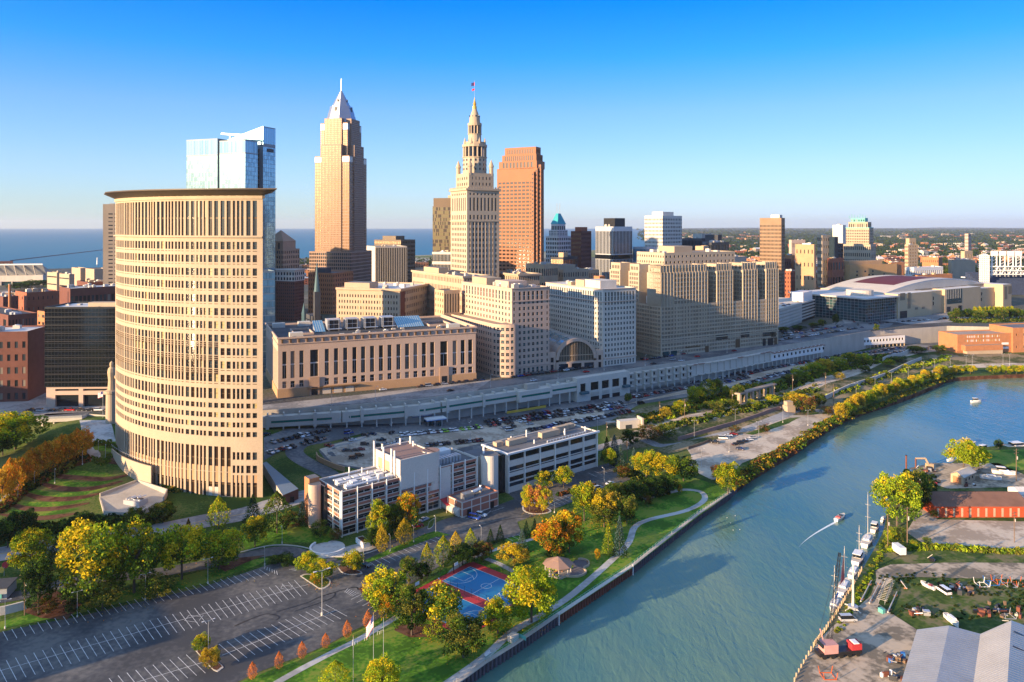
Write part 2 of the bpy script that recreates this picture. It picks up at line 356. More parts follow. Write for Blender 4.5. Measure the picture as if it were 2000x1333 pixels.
def smooth(pts,k=3):
 out=[];n=len(pts);pts=[Vector((p[0],p[1]))for p in pts]
 for i in range(n-1):
  p0=pts[max(i-1,0)];p1=pts[i];p2=pts[i+1];p3=pts[min(i+2,n-1)]
  for t in range(k):
   t/=k;out.append(.5*((2*p1)+(p2-p0)*t+(2*p0-5*p1+4*p2-p3)*t*t+(3*p1-p0-3*p2+p3)*t**3))
 out.append(pts[-1]);return out
def sheet(name,poly,zf,m,step=8.0,lift=0.0,kind='structure',parent=None,label=None,cat=None):
 pl=[Vector((p[0],p[1]))for p in poly];vs=[]
 for i in range(len(pl)):
  a,b=pl[i],pl[(i+1)%len(pl)];k=max(1,int((b-a).length/step))
  vs+=[a+(b-a)*(t/k)for t in range(k)]
 nb=len(vs);xs=[v.x for v in vs];ys=[v.y for v in vs]
 if step<900:
  x=min(xs)+step*.5
  while x<max(xs):
   y=min(ys)+step*.5
   while y<max(ys):
    if inpoly(x,y,pl):vs.append(Vector((x,y)))
    y+=step
   x+=step
 r=delaunay_2d_cdt(vs,[],[list(range(nb))],1,1e-4)
 me=bpy.data.meshes.new(name)
 V=[(v.x,v.y,(zf(v.x,v.y)if callable(zf)else zf)+lift)for v in r[0]]
 Fc=[]
 for f in r[2]:
  a=sum(V[f[i]][0]*V[f[(i+1)%len(f)]][1]-V[f[(i+1)%len(f)]][0]*V[f[i]][1]for i in range(len(f)))
  Fc.append(tuple(f)if a>0 else tuple(f[::-1]))
 me.from_pydata(V,[],Fc);me.materials.append(M[m]);me.update()
 o=bpy.data.objects.new(name,me);SC.collection.objects.link(o)
 if parent:o.parent=parent
 elif kind:o['kind']=kind
 if label:tag(o,label,cat)
 return o
# ground materials
def ground(name,cols,sc=.03,rough=.95,sc2=.6,bump=.3,mixs=(.42,.58)):
 m=bpy.data.materials.new(name);m.use_nodes=True;n=m.node_tree;b=n.nodes['Principled BSDF'];b.inputs['Roughness'].default_value=rough;b.inputs['Specular IOR Level'].default_value=.15
 g=n.nodes.new('ShaderNodeNewGeometry')
 a=n.nodes.new('ShaderNodeTexNoise');a.inputs['Scale'].default_value=sc;a.inputs['Detail'].default_value=6;n.links.new(g.outputs['Position'],a.inputs['Vector'])
 c=n.nodes.new('ShaderNodeTexNoise');c.inputs['Scale'].default_value=sc2;c.inputs['Detail'].default_value=6;n.links.new(g.outputs['Position'],c.inputs['Vector'])
 ad=n.nodes.new('ShaderNodeMath');ad.operation='MULTIPLY_ADD';n.links.new(c.outputs[0],ad.inputs[0]);ad.inputs[1].default_value=.5;n.links.new(a.outputs[0],ad.inputs[2])
 sb=n.nodes.new('ShaderNodeMath');sb.operation='SUBTRACT';n.links.new(ad.outputs[0],sb.inputs[0]);sb.inputs[1].default_value=.25
 r=n.nodes.new('ShaderNodeValToRGB');el=r.color_ramp.elements;k=len(cols)
 el[0].position=mixs[0];el[0].color=(*cols[0],1);el[1].position=mixs[1];el[1].color=(*cols[-1],1)
 for i in range(1,k-1):q=el.new(mixs[0]+(mixs[1]-mixs[0])*i/(k-1));q.color=(*cols[i],1)
 n.links.new(sb.outputs[0],r.inputs['Fac']);n.links.new(r.outputs[0],b.inputs['Base Color'])
 bp=n.nodes.new('ShaderNodeBump');bp.inputs['Strength'].default_value=bump;bp.inputs['Distance'].default_value=.25;n.links.new(c.outputs[0],bp.inputs['Height']);n.links.new(bp.outputs[0],b.inputs['Normal'])
 M[name]=m;return m
ground('grass',[(.03,.065,.010),(.055,.105,.016),(.12,.13,.035)],sc2=1.2)
ground('lawn',[(.045,.115,.010),(.08,.20,.014),(.17,.22,.03)],sc2=.9,sc=.10)
ground('rough',[(.05,.065,.018),(.14,.12,.055),(.26,.20,.12)],sc=.05)
ground('yardgrass',[(.035,.065,.012),(.07,.105,.02),(.16,.14,.07)],sc=.07,mixs=(.40,.62))
ground('gravel',[(.18,.15,.11),(.36,.29,.21),(.46,.37,.27)],sc=.09)
ground('gravel_pale',[(.33,.26,.19),(.46,.37,.28),(.54,.45,.34)],sc=.08)
ground('asphalt',[(.058,.060,.064),(.092,.092,.093),(.15,.143,.132)],sc=.045,mixs=(.38,.64),rough=.8,bump=.1)
ground('asphalt_old',[(.10,.105,.11),(.15,.15,.15),(.21,.20,.19)],sc=.04,rough=.85,bump=.1)
ground('road_pale',[(.20,.19,.185),(.28,.265,.25),(.34,.32,.30)],sc=.05,rough=.85,bump=.1)
ground('paving',[(.30,.29,.27),(.40,.385,.36),(.46,.45,.42)],sc=.1,bump=.1)
ground('mulch',[(.07,.03,.018),(.11,.05,.03),(.14,.07,.04)],sc=.2)
ground('city',[(.05,.05,.052),(.11,.105,.10),(.05,.065,.035),(.17,.15,.13)],sc=.012,mixs=(.35,.65))
ground('farland',[(.018,.035,.018),(.03,.05,.022),(.022,.04,.02),(.07,.07,.05)],sc=.0018,sc2=.02,mixs=(.35,.68))
ground('airfield',[(.10,.13,.04),(.20,.20,.09),(.32,.30,.24)],sc=.006,mixs=(.40,.60))
mat('court_blue',(.015,.16,.33),rough=.6,var=.1,sc=.2);mat('court_red',(.42,.035,.04),rough=.7,var=.1,sc=.2);mat('paint',(.60,.60,.58),rough=.7,var=.42,sc=.8);mat('paint_y',(.6,.38,.05),rough=.7)
def watermat(name,rgb,rgb2,sc,bump,rough,st=(1,.35,1),rz=0.5,det=4,csc=.006):
 m=bpy.data.materials.new(name);m.use_nodes=True;n=m.node_tree;b=n.nodes['Principled BSDF']
 b.inputs['Roughness'].default_value=rough;b.inputs['IOR'].default_value=1.33
 g=n.nodes.new('ShaderNodeNewGeometry');mp=n.nodes.new('ShaderNodeMapping');mp.inputs['Scale'].default_value=st;mp.inputs['Rotation'].default_value=(0,0,rz);n.links.new(g.outputs['Position'],mp.inputs['Vector'])
 q=n.nodes.new('ShaderNodeTexNoise');q.inputs['Scale'].default_value=sc;q.inputs['Detail'].default_value=det;q.inputs['Distortion'].default_value=.6;n.links.new(mp.outputs[0],q.inputs['Vector'])
 q2=n.nodes.new('ShaderNodeTexNoise');q2.inputs['Scale'].default_value=sc*.12;q2.inputs['Detail'].default_value=3;n.links.new(mp.outputs[0],q2.inputs['Vector'])
 ad=n.nodes.new('ShaderNodeMath');ad.operation='MULTIPLY_ADD';n.links.new(q2.outputs[0],ad.inputs[0]);ad.inputs[1].default_value=2.0;n.links.new(q.outputs[0],ad.inputs[2])
 bp=n.nodes.new('ShaderNodeBump');bp.inputs['Strength'].default_value=bump;bp.inputs['Distance'].default_value=.5;n.links.new(ad.outputs[0],bp.inputs['Height']);n.links.new(bp.outputs[0],b.inputs['Normal'])
 c=n.nodes.new('ShaderNodeTexNoise');c.inputs['Scale'].default_value=csc;c.inputs['Detail'].default_value=4;n.links.new(mp.outputs[0],c.inputs['Vector'])
 r=n.nodes.new('ShaderNodeValToRGB');r.color_ramp.elements[0].position=.38;r.color_ramp.elements[0].color=(*rgb,1);r.color_ramp.elements[1].position=.64;r.color_ramp.elements[1].color=(*rgb2,1)
 n.links.new(c.outputs[0],r.inputs['Fac']);n.links.new(r.outputs[0],b.inputs['Base Color']);M[name]=m
watermat('riverw',(.05,.15,.14),(.15,.22,.14),.5,.5,.14,det=7,csc=.012)
watermat('lakew',(.002,.10,.15),(.004,.115,.16),.05,.5,.4,csc=.0008)
# ------------------------------------------------------------------ water
sheet('river',[(-3000,-500),(4000,-500),(4000,1500),(-3000,1500)],0.0,'riverw',999)
sheet('lake',[(-60000,1500.5),(60000,1500.5),(60000,30000),(-60000,30000)],-.05,'lakew',2e4)
# ------------------------------------------------------------------ ground sheets
BANK=[(760,1425),(891,1333),(945,1294),(1000,1260),(1087.5,1201),(1232,1106),(1300,1052),(1362,1004),(1425,962)]
BANK2=[(1440,950),(1461,933),(1515,900),(1550,880),(1606,842),(1662,811),(1730,788),(1775,773),(1831,750),(1864,738),(2000,731),(2300,722)]
bw=[P(x,y,3).xy for x,y in BANK];bn=smooth([P(x,y,3).xy for x,y in BANK2],3)
SLABF=[P(505,806,22).xy,P(657,797,22).xy,P(820,783,22).xy,P(1000,757,22).xy,P(1117,740,22).xy,P(1220,725,22).xy,P(1400,700,22).xy,P(1500,682,22).xy,P(1600,666,22).xy,P(1700,648,22).xy,P(1719,646,22).xy,P(1849,637,22).xy,P(2000,640,22).xy,P(2300,636,22).xy]
left=[Vector((-900,415)),Vector((-270,415)),Vector((-215,402)),Vector((-150,402))]
edge=left+SLABF
def GZ(x,y):return TZ(x,y)
flats=list(bw)+list(bn)+[e+Vector((2,3))for e in edge[::-1]]+[Vector((-900,120)),Vector((-300,60)),Vector((bw[0].x,bw[0].y-30))]
sheet('ground',flats,TZ,'grass',5.0)
b=MB()
sh=list(bw)+list(bn)
for i in range(len(sh)-1):
 b.face([(*sh[i],-2),(*sh[i+1],-2),(*sh[i+1],3.0),(*sh[i],3.0)],'sheet' if i<len(bw)else 'mulch')
b.build('riverbank')['kind']='structure'
# upper town: one slab to the horizon
shore=[Vector((-2600,1450)),Vector((-1900,1750)),Vector((-1150,1740)),Vector((-980,1850)),Vector((-700,2000)),Vector((-650,2450)),Vector((-300,2600)),Vector((60,2900)),Vector((700,3400)),Vector((1200,5000)),Vector((2600,12000)),Vector((7000,29900)),Vector((60000,29900)),Vector((60000,900))]
bb=MB();cityp=edge+[Vector((1500,1000)),Vector((9000,700))]+shore[::-1]+[Vector((-2600,415))]
bb.prism([(p.x,p.y)for p in cityp],-3,22,'concrete','city');o=bb.build('upper_town_ground');o['kind']='structure'
sheet('far_land',[(1000,2300),(1400,1900),(2600,1500),(60000,1600),(60000,29800),(7100,29800),(2700,12000),(1300,5000),(760,3350),(700,2700)],22,'farland',999,.1)
sheet('airfield',[(-630,2440),(-300,2590),(60,2890),(690,3390),(690,2600),(-560,2050)],22,'airfield',999,.1)
def hills():
 b=MB();rr=random.Random(4)
 for(Y,x0,x1,hh,n)in((26000,6000,45000,70,60),(20000,9000,42000,25,50)):
  xs=[x0+(x1-x0)*i/n for i in range(n+1)];zz=[hh*max(0,.35+.5*math.sin(x/2900+Y)+.3*math.sin(x/1100)+.12*rr.random())*min(1,(x-x0)/5000)for x in xs]
  for i in range(n):
   b.face([(xs[i],Y,21),(xs[i+1],Y,21),(xs[i+1],Y+1500,22+zz[i+1]),(xs[i],Y+1500,22+zz[i])],'farland');b.face([(xs[i],Y+1500,22+zz[i]),(xs[i+1],Y+1500,22+zz[i+1]),(xs[i+1],Y+3000,21),(xs[i],Y+3000,21)],'farland')
 b.build('hills')['kind']='structure'
hills()
# right bank
RB=[(1540,1400),(1556,1325),(1592,1260),(1611,1235),(1640,1190),(1664,1150),(1685,1112),(1722,1045),(1730,1015),(1735,985),(1760,945),(1812,920),(1850,910),(1880,890),(1925,874),(1970,869),(2000,866),(2500,862)]
rb=smooth([P(x,y,2).xy for x,y in RB],2)
rbp=rb+[Vector((900,380)),Vector((900,60)),Vector((80,60))]
sheet('boatyard_ground',rbp,2.0,'yardgrass',12)
b=MB()
for i in range(len(rb)-1):b.face([(*rb[i+1],-2),(*rb[i],-2),(*rb[i],2),(*rb[i+1],2)],'rust')
b.build('quay_wall')['kind']='structure'
def ov(name,px,m,lift=.06,z=None,step=6,sm=0,kind='structure'):
 if z is None:pl=[TP(x,y).xy for x,y in px]
 else:pl=[P(x,y,z).xy for x,y in px]
 if sm:pl=smooth(pl+[pl[0]],sm)[:-1]
 return sheet(name,pl,TZ if z is None else z,m,step if z is None else 999,lift,kind)
def strip_pts(c,w):
 c=[Vector((p[0],p[1]))for p in c];L=[];Rr=[]
 for i in range(len(c)):
  d=(c[min(i+1,len(c)-1)]-c[max(i-1,0)]).normalized();n=Vector((-d.y,d.x));ww=w[i]if isinstance(w,list)else w
  L.append(c[i]+n*ww/2);Rr.append(c[i]-n*ww/2)
 return L+Rr[::-1]
def road(name,px,w,m,lift=.08,z=None,sm=4,step=4):
 c=[(TP(x,y).xy if z is None else P(x,y,z).xy)for x,y in px]
 if sm:c=smooth(c,sm)
 if isinstance(w,list):w=list(np.interp(np.linspace(0,1,len(c)),np.linspace(0,1,len(w)),w))
 pl=strip_pts(c,w);sheet(name,pl,TZ if z is None else z,m,step if z is None else 999,lift);return c
def linemark(b,pts,w,m='paint',lift=.14,z=None,dash=None):
 zf=TZ if z is None else(lambda x,y:z)
 for i in range(len(pts)-1):
  a=Vector(pts[i][:2]);c=Vector(pts[i+1][:2]);d=c-a;L=d.length
  if L<1e-4:continue
  d/=L;n=Vector((-d.y,d.x))*w/2;segs=[(0,L)]if not dash else[(t,min(t+dash[0],L))for t in np.arange(0,L,dash[0]+dash[1])]
  for s0,s1 in segs:
   k=max(1,int((s1-s0)/4))
   for j in range(k):
    p=a+d*(s0+(s1-s0)*j/k);q=a+d*(s0+(s1-s0)*(j+1)/k)
    b.face([(*(p-n),zf(*(p-n))+lift),(*(q-n),zf(*(q-n))+lift),(*(q+n),zf(*(q+n))+lift),(*(p+n),zf(*(p+n))+lift)],m)
# --- lawns, river walk
ov('lawn',[(440,1345),(600,1281),(728,1219),(800,1160),(870,1110),(960,1065),(1080,1020),(1250,965),(1330,925),(1400,948),(1425,966),(1362,1010),(1232,1112),(1087,1207),(945,1300),(880,1345)],'lawn',.05)
ov('lawn',[(0,1230),(70,1215),(150,1200),(230,1180),(318,1160),(400,1140),(495,1108),(530,1090),(480,1095),(380,1120),(300,1140),(100,1190),(0,1215)],'lawn',.05)
ov('shaded_bank',[(480,1075),(560,1060),(640,1060),(660,1040),(600,1000),(540,1005),(470,1050)],'lawn',.05)
road('river_walk',[(860,1345),(945,1285),(1000,1235),(1060,1200),(1120,1160),(1200,1090),(1228,1060),(1240,1030),(1270,1015),(1340,998),(1375,978),(1370,962),(1340,957),(1310,962),(1255,975)],2.6,'paving',.09)
road('lawn_path',[(500,1360),(560,1323),(640,1280),(700,1250),(760,1215),(800,1190)],2.2,'paving',.09)
road('court_path',[(795,1195),(830,1165),(870,1130),(900,1102),(950,1080),(1010,1062),(1060,1048)],2.0,'paving',.09)
road('court_path',[(950,1092),(975,1102),(1012,1122),(1030,1133)],2.2,'paving',.1,sm=0)
# --- main car park
LOT=[(-60,1252),(0,1236),(68,1221),(150,1206),(227,1187),(318,1166),(400,1146),(495,1114),(518,1106),(550,1098),(577,1108),(620,1098),(660,1096),(720,1075),(790,1045),(870,1014),(960,992),(1005,975),(985,958),(1000,948),(1090,930),(1190,905),(1260,925),(1200,950),(1100,988),(1010,1020),(1020,1045),(925,1065),(880,1092),(830,1125),(790,1148),(712,1150),(752,1190),(750,1203),(725,1216),(686,1234),(645,1257),(598,1278),(550,1296),(491,1319),(430,1350),(-200,1480)]
ov('car_park',LOT,'asphalt',.07,step=5)
road('drive',[(-250,1180),(0,1170),(150,1135),(300,1120),(440,1097),(500,1083),(560,1076),(610,1090),(650,1100)],6.5,'asphalt',.08)
road('canal_road',[(-300,1145),(0,1083),(150,1060),(300,1038),(400,1018),(500,998),(600,968),(680,945),(760,925)],12,'road_pale',.1)
road('ramp_road',[(690,960),(640,925),(600,905),(575,885),(590,868),(640,858),(700,842),(760,828),(820,818)],9,'asphalt_old',.1)
ov('lower_lot',[(515,855),(560,838),(640,832),(800,822),(1000,800),(1200,765),(1400,740),(1600,700),(1720,680),(1860,664),(1860,680),(1720,705),(1600,722),(1480,752),(1350,775),(1250,790),(1180,830),(1100,845),(960,880),(860,905),(740,925),(640,905),(622,880),(650,868),(730,845),(640,850),(560,875),(515,900)],'asphalt_old',.07,step=6)
ov('worn_lot',[(624,878),(655,868),(735,845),(800,850),(960,830),(1100,812),(1180,800),(1180,812),(1090,838),(960,862),(860,885),(740,920),(650,905)],'gravel_pale',.1)
ov('pale_lot',[(1180,800),(1350,760),(1600,705),(1720,690),(1720,697),(1600,715),(1480,743),(1350,768),(1250,785)],'gravel_pale',.1)
b=MB()
for(e0,e1)in(((0,1083),(760,925)),):
 cc=smooth([TP(x,y).xy for x,y in[(-300,1145),(0,1083),(150,1060),(300,1038),(400,1018),(500,998),(600,968),(680,945)]],3);linemark(b,cc,.25,'paint_y',.16)
def srow(a0,b0,a1,b1,n,w=.14):
 A0,B0,A1,B1=[TP(*q).xy for q in(a0,b0,a1,b1)]
 for i in range(n):
  t=i/(n-1);linemark(b,[A0.lerp(A1,t),B0.lerp(B1,t)],w)
srow((5.7,1234.5),(15.5,1252),(507,1113.6),(524.5,1125.5),35)
srow((-6,1296),(14,1335),(575,1134.5),(600,1162),40)
linemark(b,[TP(-20,1317).xy,TP(602,1142.5).xy],.15)
srow((213,1326),(240,1362),(363.6,1280),(401,1316),10);srow((428,1259.5),(467,1293),(636,1182),(678,1205),16)
linemark(b,[TP(240,1342).xy,TP(399,1294).xy],.15);linemark(b,[TP(434,1281).xy,TP(658,1192.5).xy],.15)
srow((720,1098),(740,1110),(847.6,1049),(861,1055),13)
srow((686,1172),(706,1162),(730,1198),(752,1186),5)
srow((960,1000),(985,992),(930,1018),(905,1012),4)
srow((1100,968),(1120,978),(1060,985),(1078,994),6);srow((1150,925),(1165,932),(1215,905),(1230,911),7)
srow((990,1052),(1003,1058),(1010,1045),(1022,1050),3)
for k in range(6):
 t=k/5;linemark(b,[TP(518+22*t,1107+9*t).xy,TP(508+26*t+8,1112+12*t).xy],.14);linemark(b,[TP(673+14*t,1158+8*t).xy,TP(680+20*t,1150+9*t).xy],.14)
 t2=k/5;linemark(b,[TP(565+16*t2,1113-4*t2).xy,TP(578+16*t2,1116-5*t2).xy],.14)
for(c,s)in((TP(379,1208),3.2),(TP(560,1147),2.4)):
 for dx in(-1,1):linemark(b,[(c.x-s*.7,c.y+dx*s*.5),(c.x+s*.7,c.y+dx*s*.5-1)],.12);linemark(b,[(c.x+dx*s*.7,c.y-s*.5),(c.x+dx*s*.7,c.y+s*.5)],.12)
# lower lots' stripes
o=b.build('painted_markings');o['kind']='structure'
# tar repairs on the old asphalt
b=MB()
for ln in([(458,1224),(490,1210),(520,1200),(545,1205),(540,1212)],[(575,1195),(620,1180),(650,1168),(655,1158)],[(540,1196),(600,1178),(630,1165),(690,1148),(700,1153)],[(1000,1003),(1040,1010),(1010,1012),(960,1022),(900,1040)]):
 linemark(b,smooth([TP(x,y).xy for x,y in ln],4),.5,'black',.1)
b.build('tar_patches')['kind']='structure'
# --- basketball courts
O=TP(921,1097);cu=Vector((.64,.77)).normalized();cv=Vector((.77,-.64))
def C2(u,v):return(O.xy-cu*u+cv*v)
sheet('court_surround',[C2(0,0),C2(0,33),C2(38,33),C2(38,0)],3.0,'court_red',999,.1)
b=MB()
for u0 in(3.5,22.0):
 sheet('ball_court',[C2(u0,2.5),C2(u0,30.5),C2(u0+14,30.5),C2(u0+14,2.5)],3.0,'court_blue',999,.12)
 def L(*pts):linemark(b,[C2(u0+u,2.5+v)for u,v in pts],.16,'paint',.14,3.0)
 L((0,0),(0,28),(14,28),(14,0),(0,0));L((0,14),(14,14))
 L(*[(7+1.8*math.cos(t*.314),14+1.8*math.sin(t*.314))for t in range(21)])
 for s,v0 in((1,0),(-1,28)):
  L((4.6,v0),(4.6,v0+s*5.8),(9.4,v0+s*5.8),(9.4,v0));L(*[(7+1.8*math.cos(t*.314),v0+s*(5.8+1.8*math.sin(t*.314)))for t in range(11)])
  L((.9,v0),(.9,v0+s*1.5),*[(7-6.1*math.cos(t*.157*1.0),v0+s*(1.5+6.1*math.sin(t*.157*1.0)))for t in range(21)],(13.1,v0+s*1.5),(13.1,v0))
b.build('court_markings')['kind']='structure'
# --- garden terraces left of the round tower
ov('garden_lawn',[(0,1005),(60,990),(180,985),(260,955),(300,925),(290,912),(230,908),(165,908),(110,920),(60,945),(20,975)],'grass',.06)
for i,tr in enumerate([[(112,925),(125,932),(200,937),(262,925)],[(75,943),(120,955),(180,955),(240,940)],[(40,963),(90,975),(150,974),(205,962)],[(18,985),(60,995),(120,993),(175,983)],[(0,1005),(60,1013),(110,1010),(150,1003)]]):
 road('planting_terrace',tr,[1.2,4.2,4.2,1.2],'mulch',.12,step=2)
 road('terrace_lawn',[(x+4,y-9)for x,y in tr],[1,4.2,4.5,1],'lawn',.10,step=2)
road('garden_path',[(-20,1010),(20,965),(60,940),(110,922),(160,903),(185,893),(178,878),(170,860)],[3,3,3,3,4,5,4,3],'paving',.12)
ov('plaza',[(155,822),(215,822),(225,858),(240,862),(205,866),(180,875),(168,866),(160,845)],'paving',.12,step=4)
ov('groundcover_bed',[(178,868),(235,862),(285,905),(270,910),(225,885),(185,880)],'lawn',.14,step=3)
ov('groundcover_bed',[(205,905),(232,886),(290,910),(330,925),(300,925),(250,912)],'mulch',.14,step=3)
# --- right side: railway, gravel lot, river road, promenade
ov('embankment',[(1180,818),(1260,795),(1350,776),(1500,754),(1720,702),(1860,690),(2150,690),(2150,711),(1860,714),(1780,742),(1700,772),(1560,812),(1400,850),(1330,864),(1200,884)],'rough',.05)
road('railway',[(1245,850),(1300,835),(1350,817),(1480,788),(1600,745),(1700,712),(1760,694),(1840,682)],12,'gravel_pale',.1)
b=MB()
rc=smooth([TP(x,y).xy for x,y in[(1245,850),(1300,835),(1350,817),(1480,788),(1600,745),(1700,712),(1760,694),(1840,682)]],4)
for off in(-2.6,-1.1,1.1,2.6):
 pts=strip_pts(rc,abs(off)*2);k=len(rc);ln=pts[:k]if off>0 else pts[k:][::-1];linemark(b,ln,.18,'rust',.3)
tag(b.build('railway_rails'),'rusty twin railway tracks on the gravel embankment above the river road','rails')
road('river_road',[(1120,890),(1240,858),(1300,872),(1400,852),(1470,835),(1530,812),(1565,798),(1620,808)],7,'road_pale',.1)
ov('gravel_lot',[(1340,875),(1380,862),(1440,848),(1540,812),(1620,806),(1625,812),(1590,838),(1550,865),(1500,885),(1450,905),(1420,935),(1390,938),(1345,915),(1350,890)],'gravel_pale',.09)
ov('verge',[(1270,880),(1340,862),(1440,846),(1480,840),(1440,850),(1370,866),(1330,882),(1290,890)],'rough',.12)
ov('verge',[(1455,848),(1500,832),(1540,818),(1565,815),(1540,828),(1490,845),(1470,850)],'grass',.12)
road('promenade',[(1620,810),(1640,795),(1700,770),(1780,742),(1840,722),(1900,716),(2050,712),(2200,710)],[8,6,6,8,12,14,14,14],'gravel_pale',.1)
road('verge',[(1650,782),(1720,758),(1790,732),(1860,712)],4,'grass',.12)
# boatyard tracks
ov('yard_track',[(1556,1320),(1600,1250),(1650,1205),(1700,1165),(1712,1130),(1740,1103),(2010,1100),(2200,1110),(2200,1135),(1800,1128),(1740,1135),(1716,1180),(1790,1230),(1780,1270),(1760,1345),(1650,1420),(1540,1420)],'gravel',.06,z=2.0,sm=2)
ov('yard_apron',[(1770,1040),(1800,990),(1815,985),(1830,1015),(2030,1020),(2200,1020),(2200,1060),(1900,1075),(1800,1060)],'gravel_pale',.06,z=2.0)
ov('yard_apron',[(1775,915),(1820,905),(1950,905),(2050,950),(1850,955),(1810,940)],'gravel',.06,z=2.0)
ov('lawn',[(1925,880),(2200,872),(2200,910),(1960,920),(1925,900)],'lawn',.06,z=2.0)
# upper streets
ov('viaduct_roadway',[(400,815),(505,803),(657,794),(820,780),(1000,754),(1117,737),(1220,722),(1400,697),(1500,679),(1600,663),(1700,645),(1735,640),(1745,632),(1660,622),(1600,640),(1500,668),(1240,706),(1070,733),(930,748),(700,775),(510,795),(400,800)],'asphalt_old',.06,z=22)
ov('viaduct_roadway',[(400,813),(505,801),(657,792),(820,778),(930,764),(960,742),(700,772),(510,792),(400,800)],'road_pale',.10,z=22)
ov('street',[(1596,560),(1632,560),(1700,628),(1650,632)],'road_pale',.1,z=22)
ov('street',[(-100,815),(-100,775),(60,762),(225,760),(225,800),(100,812)],'road_pale',.1,z=22)
ov('arena_forecourt',[(1680,622),(1760,614),(1990,608),(1990,622),(1780,634)],'road_pale',.12,z=22)
# ------------------------------------------------------------------ round court tower
def court_tower():
 C=Vector((-112,421));Rr=100.0;a0,a1=math.radians(-146.5),math.radians(-87.6)
 T=Thing('courthouse_tower','tall cream curved-front tower with a wide flaring bronze roof disc, beside the terraced garden','tower',(-150,345,8),ind=100);T.frame='bronze'
 path=arc_path(C,Rr,a0,a1);L=path[0];bay=5.78;edge=1.9
 pat=['P','T','P','P','T','P','T','T','P','T','P','P','T','P','T','P','T'];cols=[];kinds=[]
 u=L-edge-bay;i=0
 while u>.4 and i<len(pat):
  if pat[i]=='P':w=[(.10,.32),(.58,.32)]
  else:w=[(.06,.2),(.38,.2),(.7,.2)]
  for(o,ww)in w[::-1]:cols.append((u+o*bay,u+(o+ww)*bay));kinds.append(i)
  u-=bay;i+=1
 o=sorted(range(len(cols)),key=lambda k:cols[k][0]);cols=[cols[k]for k in o];kinds=[kinds[k]for k in o]
 z=lambda py:125-(py-441)*.2214
 rows=[];typ=[]
 def add(a,b,t):rows.append((z(b),z(a)));typ.append(t)
 add(392.4,460.8,'top');add(472.8,487.7,'n')
 for k in range(12):add(498.7+26.05*k,512.9+26.05*k,'mid' if 6<=k<=8 else 'n')
 rows=rows[:-2];typ=typ[:-2]
 add(760,780.5,'balc')
 for k in range(5):add(788.7+18.6*k,798.7+18.6*k,'low' if k<4 else 'lowR')
 add(884,899,'lowR');add(910,925,'lowR')
 o=sorted(range(len(rows)),key=lambda k:rows[k][0]);rows=[rows[k]for k in o];typ=[typ[k]for k in o]
 # skip: slot zones are cut separately on their own facades (handled by skip and dark spandrels)
 nC=len(cols)
 def skip(ci,ri):return typ[ri]=='lowR' and kinds[ci]>1
 body0,body1=7.0,z(388)
 # tall ground slots: separate band
 zs=z(870)
 lowrows=[r for r,t in zip(rows,typ)if r[0]>zs+.1];lt=[t for r,t in zip(rows,typ)if r[0]>zs+.1]
 facade(T,path,zs+.0,body1,cols,lowrows,.55,'cream','court','wall')
 # wall lamellae: thin spandrel slits under each row
 b=T.p('spandrel_slits');pos,nr=path[1],path[2]
 def strip(u0,u1,z0,z1,m,off=.03,bb=None):
  bb=bb or b;k=max(1,int((u1-u0)/2.0))
  for q in range(k):
   ua,ub=u0+(u1-u0)*q/k,u0+(u1-u0)*(q+1)/k;p,s=pos(ua)+nr(ua)*off,pos(ub)+nr(ub)*off
   bb.face([(*p,z0),(*s,z0),(*s,z1),(*p,z1)],m)
 for(ra,rb),t in zip(rows,typ):
  if t in('n','mid')and ra>z(760):
   for c in cols:strip(c[0],c[1],ra-.95,ra-.62,'bronze')
  if t=='mid':
   for ci,c in enumerate(cols):
    if kinds[ci]>2:
     strip(c[0],c[1],ra-2.6,ra+.02,'g_brown',.05);strip(c[0],c[1],ra-.15,ra+.1,'cream',.09)
     for zz in(ra-1.9,ra-1.0):strip(c[0],c[1],zz,zz+.14,'cream',.09)
 # base zone: tall slots at left and centre, three short rows at the right end
 right_u=min(c[0]for c,k in zip(cols,kinds)if k<=1)-.35
 def seg(c0,c1,u0,u1,rws,g,part='wall'):
  sub=(u1-u0,(lambda u,s=u0:pos(u+s)),(lambda u,s=u0:nr(u+s)),True)
  facade(T,sub,c0,c1,[(a-u0,b2-u0)for(a,b2)in cols if a>u0-.01 and b2<u1+.01],rws,.5,'cream',g,part)
 seg(18.0,zs,0,right_u,[(18.2,zs-.9)],'brown');seg(body0,18.0,0,right_u,[(7.6,17.99)],'brown')
 rr=[r for r,t in zip(rows,typ)if t=='lowR']
 seg(17.8,zs,right_u,L,sorted([r for r in rr if r[0]>17.8 and r[1]<zs]),'court');seg(body0,17.8,right_u,L,[(7.4,17.0)],'brown')
 for ci,c in enumerate(cols):
  strip(c[0],c[1],13.6,20.5 if kinds[ci]>1 else 16.9,'brick_tan',-.38,T.p('bronze_panels'))
 for c0 in(3,4,5):
  cc=[c for c,k in zip(cols,kinds)if k==c0]
  if c0<4:strip(cc[0][0],cc[-1][1],7.2,11.5,'pale',-.1,T.p('garage_door'))
 # horizontal cornice under the top zone, right return, back, roof
 for(za,zb,off)in((z(464.5),z(462),.9),(body1-.2,body1+1.2,.5)):
  bb=T.p('cornice');bb.mark();k=24
  for q in range(k):
   ua,ub=L*q/k,L*(q+1)/k;pa,pb=pos(ua),pos(ub);na,nb2=nr(ua),nr(ub);A,B2=pa+na*off,pb+nb2*off
   bb.face([(*A,za),(*B2,za),(*B2,zb),(*A,zb)],'cream');bb.face([(*pa,za),(*pb,za),(*B2,za),(*A,za)][::-1],'cream');bb.face([(*A,zb),(*B2,zb),(*pb,zb),(*pa,zb)],'cream')
 pr,pl2=pos(L),pos(0);back=[pr+Vector((-13,26)),pl2+Vector((16,10))]
